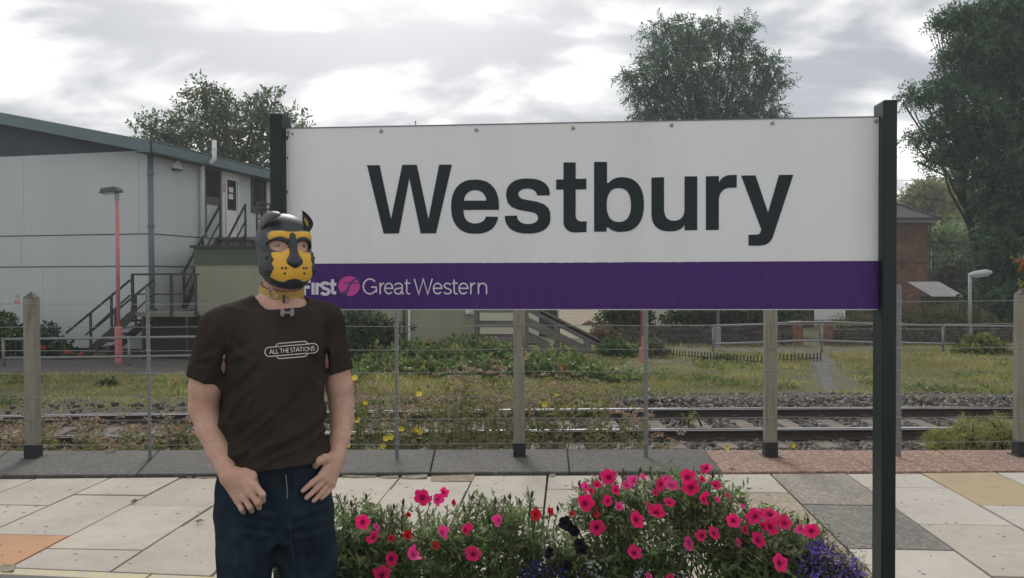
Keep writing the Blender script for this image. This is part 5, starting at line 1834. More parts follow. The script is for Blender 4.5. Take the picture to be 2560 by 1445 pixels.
# dry brown wildflowers in the strip between platform and track: one tangle
def dry_growth():
    P, D, Ln, Wd, C = [], [], [], [], []
    clumps = [(60, 50, 1046, 8.5), (120, 40, 1038, 8.8), (400, 50, 1052, 8.7), (470, 40, 1060, 8.4), (930, 40, 960, 8.6), (1300, 40, 975, 8.7), (140, 45, 1052, 8.0), (205, 40, 1046, 8.2), (280, 50, 1040, 8.1), (345, 40, 1050, 8.3), (430, 40, 1080, 8.1), (250, 60, 1060, 7.7), (330, 50, 1066, 7.7), (20, 30, 1085, 8.1), (-40, 40, 1040, 9.2), (60, 60, 1062, 9.0), (520, 60, 1065, 9.0), (1000, 60, 1040, 8.9), (1110, 60, 1000, 9.1), (1230, 60, 990, 9.2), (905, 40, 958, 8.0), (950, 40, 1000, 8.3), (1010, 45, 1020, 8.4), (1085, 45, 968, 8.3), (1140, 45, 935, 8.2), (1190, 50, 915, 8.3),
              (1240, 40, 930, 8.2), (1270, 30, 985, 8.1), (1340, 35, 965, 8.3), (1390, 40, 935, 8.3), (1450, 40, 965, 8.3), (1510, 35, 985, 8.2), (1560, 35, 1005, 8.1), (1605, 30, 1020, 8.2), (1660, 26, 1082, 8.1), (2250, 16, 1075, 8.1)]
    brown = [(.19, .13, .085), (.24, .17, .11), (.14, .12, .07), (.16, .15, .07)]
    head = [(.33, .24, .18), (.28, .20, .14), (.40, .32, .26), (.24, .18, .11)]
    leafc = [(.13, .18, .055), (.17, .20, .075), (.20, .16, .085), (.10, .14, .05), (.24, .22, .10)]
    for (cx, hw_, ty, Y) in clumps:
        ns = int(hw_ * .27)
        for i in range(ns):
            px_ = cx + rng.normal() * hw_ * .55
            yy = Y + rng.uniform(-.45, .5)
            topz = at(px_, ty, yy).z - abs(rng.normal()) * .20
            b0 = np.array([at(px_, 1000, yy).x + rng.normal() * .05, yy, GZ])
            tp = np.array([at(px_, 1000, yy).x, yy + rng.normal() * .05, max(topz, GZ + .25)])
            d = tp - b0
            ln = np.linalg.norm(d)
            P.append(b0[None]); D.append(d[None]); Ln.append([ln]); Wd.append([.011]); C.append(pick_cols(1, brown))
            nl = int(34 * ln)
            t = rng.uniform(.08, .97, nl)
            q_ = b0 + d * t[:, None]
            ld = rng.normal(size=(nl, 3)) * np.array([1, 1, .5]) + np.array([0, 0, .15])
            P.append(q_); D.append(ld); Ln.append(rng.uniform(.04, .11, nl)); Wd.append(rng.uniform(.014, .03, nl))
            cc = pick_cols(nl, leafc)
            C.append(cc)
            nb_ = rng.integers(1, 4)
            for _ in range(nb_):
                hd = tp + rng.normal(size=3) * np.array([.07, .07, .05])
                m_ = 16
                u = rng.normal(size=(m_, 3))
                u[:, 2] = np.abs(u[:, 2]) * .6
                P.append(hd + u * .012); D.append(u); Ln.append(rng.uniform(.022, .042, m_)); Wd.append(rng.uniform(.012, .02, m_)); C.append(pick_cols(m_, head, None, .22))
    P, D, Ln, Wd, C = np.concatenate(P), np.concatenate(D), np.concatenate(Ln), np.concatenate(Wd), np.concatenate(C)
    o_ = leaves_obj('dry_wildflowers', grassm, None, P, D, Ln, Wd, C, .1, None, .05, loc=(0, 8.2, GZ))
    tag(o_, 'tangle of dry brown wildflowers between the wire fence and the track', 'wildflowers', kind='stuff')


dry_growth()

# evening primroses: single plants with yellow flowers
yel = mat('primrose_petal', (.72, .60, .05), .5, .08, 60)
prim = [('tall yellow flowered plant right beside the man, by his elbow', 890, 8.0, [(888, 945), (895, 1051), (870, 1112), (915, 1005)]), ('yellow flowered plant at the first wire dropper right of the man', 980, 7.9, [(978, 1092), (965, 1096), (958, 1115), (1005, 1072)]),
        ('yellow flowered plant just right of the first dropper', 1038, 8.0, [(1032, 1077), (1045, 1074), (1050, 1080), (1048, 985)]), ('small yellow flower on the ballast left of the third fence post', 1817, 8.6, [(1817, 1119)]),
        ('small yellow flower on the ballast just right of the third fence post', 1982, 8.6, [(1982, 1113)]), ('yellow flowered plant beside the middle fence post', 1390, 8.3, [(1393, 985), (1361, 1013)])]
for lab, bx_, Y, fl in prim:
    base = Vector((at(bx_, 1100, Y).x, Y, GZ))
    e_ = empty('evening_primrose', base, lab, 'plant', 'yellow flowered plants behind the fence')
    mb = MB()
    P, D = [], []
    for (fx, fy) in fl:
        tp = at(fx, fy + 5, Y)
        mid = base.lerp(tp, .5) + Vector((random.uniform(-.05, .05), 0, 0))
        mb.tube([base, mid, tp], [.008, .006, .004], 5)
        for k in range(26):
            t_ = random.uniform(.05, .95)
            q_ = base.lerp(mid, t_ * 2) if t_ < .5 else mid.lerp(tp, t_ * 2 - 1)
            P.append(tuple(q_)); D.append((random.gauss(0, 1), random.gauss(0, 1), .4))
        fm_ = MB()
        c = at(fx, fy, Y)
        nrm = Vector((random.uniform(-.4, .4), -1, random.uniform(0, .6))).normalized()
        s_ = nrm.orthogonal().normalized()
        q2 = nrm.cross(s_)
        for k in range(5):
            a0 = 2 * math.pi * k / 5
            d1 = s_ * math.cos(a0) + q2 * math.sin(a0)
            d2 = nrm.cross(d1)
            r_ = .030
            fm_.add([c, c + d1 * r_ * .7 + d2 * r_ * .62 + nrm * .012, c + d1 * r_ * 1.15 + nrm * .016, c + d1 * r_ * .7 - d2 * r_ * .62 + nrm * .012], [(0, 1, 2, 3)])
        fm_.build('flower', yel, e_)
    mb.build('stem', mat('green_stem', (.09, .11, .04), .8), e_)
    P, D = np.array(P), np.array(D)
    leaves_obj('leaves', leafm, e_, P, D, rng.uniform(.05, .1, len(P)), rng.uniform(.014, .024, len(P)), pick_cols(len(P), [(.07, .10, .035), (.10, .12, .05), (.12, .10, .05)]), loc=tuple(base))
# fluffy yellow-green plants by the right end of the fence
for lab, x, y, rx, ry in (('fluffy yellow green plant nearest the right sign post', 2345, 1105, 34, 28), ('tallest fluffy yellow green plant right of the sign post', 2420, 1085, 40, 42), ('fluffy yellow green plant beside the rightmost fence post', 2500, 1082, 44, 44)):
    bush('feathery_plant', lab, [(x, y, rx, ry, 8.3), (x + 8, y + 20, rx, ry * .8, 8.2), (x - 8, y - 10, rx * .7, ry * .7, 8.4)], 520, 8, .07, .03, .006, [(.26, .27, .085), (.20, .22, .07), (.31, .31, .12)], droop=-.1, cat='plant')
bush('track_weed', 'small bright weed growing between the rails', [(1722, 1045, 8, 5, 10.6), (1724, 1052, 5, 5, 10.6)], 26, 6, .09, .06, .014, [(.22, .26, .08), (.16, .20, .06)], cat='plant', stems=4)
bush('spiky_weed', 'spiky green weed by the track left of the man', [(425, 1080, 18, 12, 8.6), (455, 1085, 16, 14, 8.5), (480, 1075, 12, 10, 8.6)], 40, 6, .1, .08, .014, [(.12, .16, .07), (.16, .17, .08), (.30, .14, .06)], cat='plant', stems=5)
# little weeds in the paving joints
for lab, x, y in (('small green weed at the coping joint right of the man', 1063, 1160), ('small weed in a paving joint left of the man', 336, 1258), ('tiny weed tuft on the coping edge at far left', 42, 1188), ('tiny weed tuft at the pink coping edge', 1831, 1178), ('tiny weed in a slab joint left of the man', 497, 1308)):
    c = gz(x, y)
    e_ = empty('joint_weed', c, lab, 'weed')
    n_ = 46
    p = np.array([tuple(c)] * n_) + rng.normal(size=(n_, 3)) * np.array([.012, .02, 0.001]) + np.array([0, 0, .012])
    d = rng.normal(size=(n_, 3)); d[:, 2] = np.abs(d[:, 2]) * .8 + .3
    leaves_obj('leaves', leafm, e_, p, d, rng.uniform(.008, .02, n_), rng.uniform(.004, .008, n_), pick_cols(n_, [(.10, .12, .05), (.07, .08, .04), (.14, .14, .06)]), loc=tuple(c))

# =================================================================== FLOWER TROUGH UNDER THE SIGN
TRA, TRB = .02, SW - .03                                # along the sign
trm = mat('dark_trough_timber', (.06, .045, .035), .85, .25, 6, .2, 40, rnd=.3)
tro = empty('flower_trough', s3(SW / 2, 0, 0), 'long dark wooden flower trough under the station sign', 'planter')
TZ = .27
for o_a, o_b in ((.17, .145), (-.145, -.17)):
    for z0, z1 in ((.01, .133), (.137, TZ)):
        MB().prism([s3(TRA, z0, o_a), s3(TRB, z0, o_a), s3(TRB, z1, o_a), s3(TRA, z1, o_a)], sn * (o_b - o_a)).build('board', trm, tro)
for xa in (TRA + .0, TRB - .025):
    MB().prism([s3(xa, .01, .144), s3(xa + .025, .01, .144), s3(xa + .025, TZ - .002, .144), s3(xa, TZ - .002, .144)], sn * -.288).build('end_board', trm, tro)
MB().prism([s3(TRA + .03, .02, .143), s3(TRB - .03, .02, .143), s3(TRB - .03, TZ - .04, .143), s3(TRA + .03, TZ - .04, .143)], sn * -.286).build('soil', mat('dark_soil', (.03, .024, .018), .95, .3, 30, bump=.8, bscale=60), tro)


def ys(px_):
    return 3.30 - .20 * (px_ - 715) / 1482.0


def flower_mesh(name, c_out, c_mid, c_throat, seed, fold=0.0, ruff=1.0):
    r_ = random.Random(seed)
    v, f, c = [], [], []
    tone = r_.uniform(.72, 1.08)
    c_out, c_mid = [q * tone for q in c_out], [q * tone for q in c_mid]
    N, rings = 30, [0.06, .2, .45, .75, 1.0]
    ph = r_.uniform(0, 6.28)
    for k, q_ in enumerate(rings):
        for j in range(N):
            a = 2 * math.pi * j / N
            lob = 1 + (.10 * math.cos(5 * a + ph) - .05 * math.cos(10 * a + 2 * ph)) * q_ ** 2
            rr = q_ * lob
            z = -.55 * (1 - q_) ** 2.2 + ruff * (.06 * math.sin(7 * a + ph * 2) + .05 * math.sin(11 * a + ph)) * q_ ** 3 + .04 * math.cos(5 * a + ph) * q_ ** 2 - .10 * q_ ** 4 + fold * (rr * math.cos(a)) ** 2 - fold * .3 * q_
            v.append((rr * math.cos(a), rr * math.sin(a), z))
            t = min(1, max(0, (q_ - .1) / .4))
            vein = .90 + .1 * abs(math.sin(2.5 * (a + ph / 5))) if q_ > .15 else 1
            base = [c_throat[i] * (1 - t) + (c_mid[i] * (1 - q_) + c_out[i] * q_) * t for i in range(3)]
            c.append([b * vein for b in base])
    for k in range(len(rings) - 1):
        for j in range(N):
            f.append((k * N + j, k * N + (j + 1) % N, (k + 1) * N + (j + 1) % N, (k + 1) * N + j))
    # tube and calyx behind
    n0 = len(v)
    for (zt, rt, cc) in ((-.5, .10, c_mid), (-.95, .055, (.25, .12, .10)), (-1.0, .09, (.09, .13, .05)), (-1.25, .05, (.09, .13, .05))):
        for j in range(8):
            a = 2 * math.pi * j / 8
            v.append((rt * math.cos(a), rt * math.sin(a), zt))
            c.append(list(cc))
    for k in range(3):
        for j in range(8):
            f.append((n0 + k * 8 + j, n0 + (k + 1) * 8 + j, n0 + (k + 1) * 8 + (j + 1) % 8, n0 + k * 8 + (j + 1) % 8))
    me = np_mesh(name, np.array(v), quads=np.array(f), cols=np.array(c))
    me.polygons.foreach_set('use_smooth', [True] * len(me.polygons))
    return me


petal_m = leaf_mat('petal', .6, .30, .15)
FL = {'p': [flower_mesh('flower', (.92, .035, .20), (.80, .020, .145), (.08, .005, .025), s, f_, r_) for s, f_, r_ in ((1, 0, 1), (2, .15, 1.3), (3, .5, 1.6), (4, -.35, 1.2), (11, .8, 1.5), (12, .1, 2))],
      'k': [flower_mesh('flower', (.88, .10, .33), (.78, .06, .24), (.30, .03, .12), s, f_, r_) for s, f_, r_ in ((5, .5, 1.8), (6, .9, 1.4), (13, .1, 1.5))],
      'r': [flower_mesh('flower', (.62, .03, .035), (.50, .02, .03), (.12, .008, .015), s, f_, r_) for s, f_, r_ in ((7, .7, 1.5), (8, .2, 1.5))],
      'd': [flower_mesh('flower', (.011, .008, .016), (.008, .006, .012), (.004, .003, .005), s, .3, 1.5) for s in (9, 10)]}
for l_ in FL.values():
    for me in l_:
        me.materials.append(petal_m)
z8 = lambda x, y: (800 + x * .2734, 1120 + y * .2734)
zA = lambda x, y: (1340 + x * .336, 1100 + y * .336)
# (picture x, y, radius px, kind, turn x, turn z): where every flower stands
flw = [(*z8(935, 450), 18, 'p', 0, 0), (*z8(1085, 470), 15, 'k', .5, -.3), (*z8(1140, 405), 15, 'p', .9, .3), (*z8(390, 675), 19, 'p', 0, -.1), (*z8(480, 810), 18, 'p', -.9, .7), (*z8(650, 825), 9, 'r', .2, 0), (*z8(805, 800), 12, 'r', .6, .4),
       (*z8(865, 965), 16, 'k', .8, .5), (*z8(660, 1015), 17, 'p', .4, -.3), (*z8(565, 1150), 22, 'p', 0, .6), (*z8(1130, 770), 17, 'k', .9, .2), (*z8(1345, 755), 17, 'p', 1.0, -.2), (*z8(1400, 965), 20, 'p', .1, .2), (*z8(1620, 665), 17, 'k', -.8, -.4),
       (*z8(1980, 610), 13, 'r', .4, -.2), (*z8(2110, 580), 11, 'r', 1.1, .4), (*z8(520, 720), 10, 'k', .9, .9), (*z8(810, 610), 7, 'r', 0, -.9), (*z8(1225, 495), 8, 'r', .9, 0), (*z8(1060, 890), 10, 'r', 1.1, .3),
       (*zA(540, 270), 21, 'p', 0, .3), (*zA(365, 350), 14, 'k', -1.0, 0), (*zA(370, 470), 18, 'p', .2, -.2), (*zA(455, 650), 18, 'p', .2, -.1), (*zA(755, 590), 19, 'p', .7, .1), (*zA(895, 530), 23, 'p', 0, .5), (*zA(995, 460), 16, 'p', .5, .7), (*zA(1010, 330), 17, 'k', .3, .6),
       (*zA(1130, 270), 20, 'p', .2, .2), (*zA(1150, 350), 20, 'p', 0, -.2), (*zA(1265, 205), 17, 'p', -.4, .9), (*zA(1335, 330), 17, 'p', .5, .8), (*zA(1260, 440), 18, 'p', 1.0, .0), (*zA(720, 300), 17, 'k', -.6, .4), (*zA(680, 330), 15, 'k', .3, .8),
       (*zA(530, 450), 13, 'p', -.5, .2), (*zA(620, 495), 11, 'k', 0, .3), (*zA(600, 370), 13, 'p', .5, -.2), (*zA(460, 330), 12, 'p', .5, .6), (*zA(920, 330), 16, 'p', -.8, 0), (*zA(980, 290), 15, 'k', .2, .7), (*zA(1240, 290), 8, 'p', .4, .2),
       (*zA(735, 830), 18, 'p', .3, .9), (*zA(1130, 770), 15, 'k', -1.0, .1), (*zA(1230, 705), 15, 'p', -.6, .8), (*zA(1330, 690), 16, 'p', .6, .3), (*zA(1470, 600), 20, 'p', .1, -.1), (*zA(1620, 565), 19, 'p', -.5, .2), (*zA(1755, 640), 22, 'p', .6, .1),
       (*zA(1745, 545), 21, 'p', .2, .9), (*zA(1850, 610), 20, 'p', .2, .4), (*zA(1660, 740), 22, 'p', .7, .1), (*zA(2050, 675), 21, 'p', .1, -.2), (*zA(1820, 915), 21, 'p', .5, 0), (*zA(1510, 760), 11, 'k', 1.0, .2), (*zA(1535, 490), 9, 'k', 1.1, .9),
       (*zA(1560, 670), 12, 'p', .8, 0), (*zA(840, 1010), 10, 'k', .8, .3), (*zA(1960, 660), 14, 'k', -1.0, .2), (*zA(450, 540), 12, 'r', 1.1, -.3), (*zA(270, 545), 8, 'r', .4, .5), (*zA(840, 480), 8, 'p', .6, .6), (*zA(1350, 440), 9, 'p', 1, .6), (*zA(1430, 410), 9, 'p', 1.1, .8), (*zA(890, 390), 8, 'p', .4, .3), (*zA(800, 270), 9, 'k', .5, .8),
       (725, 1385, 12, 'r', .6, .2), (*zA(410, 375), 9, 'p', .3, .4), (*zA(1690, 640), 10, 'p', .7, .4), (*zA(1000, 1030), 10, 'p', .3, .4)]
dark_fl = [(1412, 1306, 15), (1424, 1318, 14), (1437, 1328, 12), (1448, 1358, 13), (1454, 1372, 14), (1373, 1378, 11), (1372, 1386, 9), (1420, 1414, 14)]

green_a = [(.155, .22, .095), (.19, .255, .115), (.23, .29, .14), (.13, .17, .085), (.26, .27, .165)]
stem_m = mat('petunia_stem', (.075, .085, .04), .8, .2, 30)
plants = [('petunia plant at the left end of the trough, against the jeans', 770, [(740, 1420, 60, 60), (800, 1400, 60, 70), (860, 1330, 36, 50), (850, 1420, 60, 70)]),
          ('petunia plant left of the tall double bloom, in the left mound', 960, [(910, 1310, 55, 42), (960, 1330, 60, 45), (900, 1390, 70, 60), (980, 1400, 80, 60), (1020, 1330, 40, 35), (900, 1470, 90, 50), (1000, 1470, 90, 50)]),
          ('petunia plant with leafy upright shoots, right part of the left mound', 1190, [(1090, 1350, 60, 40), (1150, 1350, 60, 50), (1220, 1320, 60, 50), (1290, 1320, 50, 45), (1250, 1390, 80, 55), (1140, 1410, 80, 55), (1330, 1370, 40, 40), (1100, 1470, 90, 50), (1260, 1470, 90, 50)]),
          ('tallest petunia plant, covered in pink blooms above the dark flowers', 1560, [(1500, 1250, 55, 40), (1480, 1300, 55, 50), (1560, 1260, 60, 45), (1600, 1300, 70, 60), (1530, 1340, 70, 50), (1460, 1400, 60, 50), (1560, 1420, 60, 50), (1470, 1470, 80, 50)]),
          ('petunia plant crowned by the highest single pink bloom', 1720, [(1660, 1240, 50, 40), (1720, 1250, 60, 45), (1690, 1310, 70, 50), (1760, 1280, 50, 45), (1790, 1320, 45, 40), (1740, 1350, 60, 40), (1820, 1250, 16, 25), (1650, 1430, 60, 40)]),
          ('petunia plant at the right end with five blooms in a row', 1910, [(1860, 1340, 60, 40), (1910, 1330, 60, 35), (1960, 1350, 50, 40), (1840, 1390, 70, 45), (1920, 1400, 70, 45), (2010, 1360, 40, 35), (1980, 1420, 60, 40), (1880, 1460, 90, 50)])]
roots = []
for lab, bx_, lst in plants:
    base = s3(min(max((at(bx_, 1400, ys(bx_)) - S0).dot(ss), .1), SW - .1), TZ - .04, 0)
    e_ = empty('petunia_plant', base, lab, 'plant', 'petunia plants in the trough')
    roots.append((bx_, e_, base))
    lobes = lobes_px([(x, y, rx, ry, ys(x) + random.uniform(-.06, .06)) for x, y, rx, ry in lst], .95)
    a = sprays(lobes, len(lst) * 54, 9, .075, .036, .0115, green_a, None, -.25, .75, .8)
    k = a[0][:, 2] > TZ - .05
    a = [q_[k] for q_ in a]
    # broader leaves low down
    b = sprays(lobes, len(lst) * 24, 6, .06, .048, .024, [(.14, .21, .08), (.17, .245, .10), (.12, .165, .075)], None, -.1, .8, .9)
    kb = (b[0][:, 2] > TZ - .05) & (b[0][:, 2] < .52)
    allp = [np.concatenate([q_, w_[kb]]) for q_, w_ in zip(a, b)]
    leaves_obj('foliage', leafm, e_, *allp, loc=tuple(base))
    mb = MB()
    for i in range(26):
        c, r = random.choice(lobes)
        en = Vector(c) + Vector((random.uniform(-.8, .8) * r[0], random.uniform(-.8, .8) * r[1], random.uniform(-.3, .9) * r[2]))
        b0 = base + ss * random.uniform(-.14, .14) + sn * random.uniform(-.1, .1)
        b0.z = TZ - .05
        mb.tube([b0, b0.lerp(en, .5) + Vector((random.uniform(-.03, .03), random.uniform(-.03, .03), .01)), en], [.0035, .003, .002], 5, False)
    stuff(mb.build('stems', stem_m, e_))
# upright shoots with narrow leaves and buds
sh_tips = [(845, 1238), (862, 1252), (878, 1262), (915, 1248), (890, 1268), (972, 1266), (985, 1270), (1008, 1258), (1046, 1262), (1075, 1252), (1118, 1262), (1180, 1247), (1200, 1240), (1212, 1250), (1238, 1256), (1262, 1252), (1275, 1246), (1300, 1258), (1322, 1234), (1330, 1240), (1160, 1275), (1340, 1278), (1375, 1290),
           (1395, 1275), (1430, 1245), (1450, 1215), (1560, 1185), (1600, 1180), (1625, 1172), (1648, 1200), (1750, 1205), (1782, 1190), (1812, 1216), (1800, 1235), (1825, 1240), (1858, 1265), (1895, 1275), (1995, 1310), (2020, 1305), (1700, 1196), (1500, 1196), (1480, 1200), (1890, 1290), (1945, 1290),
           (710, 1370), (725, 1400), (700, 1400), (730, 1350)]
shoots = {}
for (x, y) in sh_tips:
    bx_, e_, base = min(roots, key=lambda q_: abs(q_[0] - x))
    shoots.setdefault(e_.name, [e_, base, MB(), [], [], MB()])
    s_ = shoots[e_.name]
    tp = at(x, y, ys(x) + random.uniform(-.1, .1))
    b0 = at(x + random.uniform(-25, 25), y + random.uniform(70, 120), ys(x))
    b0 = Vector((b0.x, b0.y, max(b0.z, TZ - .04)))
    s_[2].tube([b0, b0.lerp(tp, .55) + Vector((random.uniform(-.012, .012), 0, 0)), tp], [.003, .0025, .0016], 5, False)
    for k in range(24):
        t_ = random.uniform(.1, 1) ** .8
        s_[3].append(tuple(b0.lerp(tp, t_)))
        s_[4].append((random.gauss(0, .7), random.gauss(0, .7), .75))
    if random.random() < .6:
        d_b = Vector((random.uniform(-.3, .3), random.uniform(-.3, .3), 1)).normalized() * .022
        s_[5].tube([tp - d_b * .3, tp + d_b * .3, tp + d_b], [.003, .0065, .002], 6)
bud_m = mat('dark_petunia_bud', (.05, .04, .03), .8, .3, 60)
for e_, base, mb, P, D, bm in shoots.values():
    stuff(mb.build('shoots', stem_m, e_))
    if bm.v:
        stuff(bm.build('buds', bud_m, e_))
    P, D = np.array(P), np.array(D)
    leaves_obj('shoot_leaves', leafm, e_, P, D, rng.uniform(.018, .036, len(P)), rng.uniform(.005, .009, len(P)), pick_cols(len(P), [(.16, .19, .10), (.13, .155, .085), (.19, .20, .13)]), loc=tuple(base))


def place_flower(me, e_, x, y, r_px, tx, tz, dy=-.10, sc=1.0):
    Y = ys(x) + dy
    c = at(x, y, Y)
    rad = r_px * Y / FPX * sc
    o_ = bpy.data.objects.new('flower', me)
    col.objects.link(o_)
    face = (CAM - c).normalized()
    face = Vector((face.x + tx * 1.25 + random.uniform(-.15, .15), face.y, face.z + .12 + (tz * 1.25 if tz > 0 else tz * .3))).normalized()
    o_.rotation_euler = face.to_track_quat('Z', 'Y').to_euler()
    o_.rotation_euler.rotate_axis('Z', random.uniform(0, 6.28))
    o_.location = c
    k_ = random.uniform(.86, 1.12)
    o_.scale = (rad * k_ * random.uniform(.86, 1.1), rad * k_ * random.uniform(.86, 1.1), rad * k_)
    o_.parent = e_
    o_.matrix_parent_inverse = Matrix.Translation(-WLOC[e_.name])


for (x, y, r_, kd, tx, tz) in flw:
    bx_, e_, base = min(roots, key=lambda q_: abs(q_[0] - x))
    place_flower(random.choice(FL[kd]), e_, x, y, r_ * 1.04, tx, tz, random.uniform(-.23, -.16))
# the almost black petunias
base = s3((at(1415, 1400, 3.2) - S0).dot(ss), TZ - .04, .03)
dk_ = empty('black_petunia', base, 'nearly black petunias in the gap between the two pink mounds', 'plant')
for (x, y, r_) in dark_fl:
    place_flower(random.choice(FL['d']), dk_, x, y, r_ * 1.15, random.uniform(-.6, .6), random.uniform(-.3, .6), -.17)
lobes = lobes_px([(1400, 1380, 30, 50, 3.2), (1430, 1410, 30, 50, 3.2), (1390, 1440, 40, 50, 3.2)], .9)
a = sprays(lobes, 60, 8, .07, .036, .011, green_a, None, -.2, .8)
leaves_obj('foliage', leafm, dk_, *a, loc=tuple(base))
mb = MB()
for i in range(14):
    c, r = random.choice(lobes)
    en = Vector(c) + Vector((random.uniform(-.8, .8) * r[0], random.uniform(-.8, .8) * r[1], random.uniform(0, .9) * r[2]))
    mb.tube([base, base.lerp(en, .5) + Vector((random.uniform(-.03, .03), 0, 0)), en], [.003, .0025, .002], 5, False)
stuff(mb.build('stems', stem_m, dk_))


# lobelia: fine foliage with tiny flowers
def lobelia(name, label, lst, n_tw, n_fl, fcol, leafpal, fs=.007):
    lobes = lobes_px([(x, y, rx, ry, ys(x) - .1) for x, y, rx, ry in lst], .9)
    cen = Vector(np.mean([tuple(c) for c, r in lobes], axis=0))
    e_ = empty(name, Vector((cen.x, cen.y, TZ - .04)), label, 'plant')
    a = sprays(lobes, n_tw, 9, .05, .012, .0035, leafpal, None, -.1, .6)
    leaves_obj('foliage', leafm, e_, *a, loc=tuple(cen))
    p, u = in_lobes(lobes, n_fl, .25)
    P = np.repeat(p, 5, axis=0)
    f = np.repeat(u + rng.normal(size=u.shape) * .5 + np.array([0, -.5, .3]), 5, axis=0)
    dd, s_, q_ = frames(f)
    ang = np.tile(np.arange(5) * 1.2566, n_fl)
    # petals share one frame per flower
    s_ = np.repeat(s_[::5], 5, axis=0)
    q_ = np.cross(s_, dd)
    D = s_ * np.cos(ang)[:, None] + q_ * np.sin(ang)[:, None] + dd * .3
    leaves_obj('blossoms', petal_m, e_, P, D, np.full(len(P), fs) * rng.uniform(.8, 1.3, len(P)), np.full(len(P), fs * .75), pick_cols(len(P), fcol, None, .15), .1, np.repeat(dd[::5], 5, axis=0), loc=tuple(cen))
    mb = MB()
    for i in range(12):
        c, r = random.choice(lobes)
        b0 = Vector((cen.x + random.uniform(-.05, .05), cen.y, TZ - .05))
        mb.tube([b0, Vector(c)], [.0025, .0015], 4, False)
    stuff(mb.build('stems', stem_m, e_))


violet = [(.20, .13, .52), (.27, .18, .60), (.14, .09, .40)]
lobelia('violet_lobelia', 'violet lobelia mound beside the right sign post', [(2060, 1390, 46, 36), (2010, 1420, 40, 36), (2110, 1420, 45, 34), (2070, 1450, 90, 40), (2040, 1365, 22, 20), (2140, 1440, 25, 24)], 620, 460, violet, [(.05, .06, .05), (.065, .075, .05), (.07, .06, .085)], .0085)
lobelia('blue_lobelia', 'deep blue lobelia in the trough under the black petunias', [(1350, 1425, 32, 28), (1385, 1440, 30, 24), (1320, 1440, 24, 20), (1455, 1435, 14, 22)], 240, 170, [(.05, .04, .28), (.08, .06, .36)], [(.04, .05, .035), (.05, .065, .04)])
lobelia('white_lobelia', 'white lobelia patch in front of the tallest petunia plant', [(1485, 1415, 22, 24), (1500, 1440, 24, 18), (1510, 1360, 10, 14), (1300, 1400, 8, 14), (1600, 1435, 14, 14), (1700, 1440, 16, 12)], 170, 120, [(.72, .72, .74)], [(.06, .085, .04), (.05, .065, .03)], .0075)

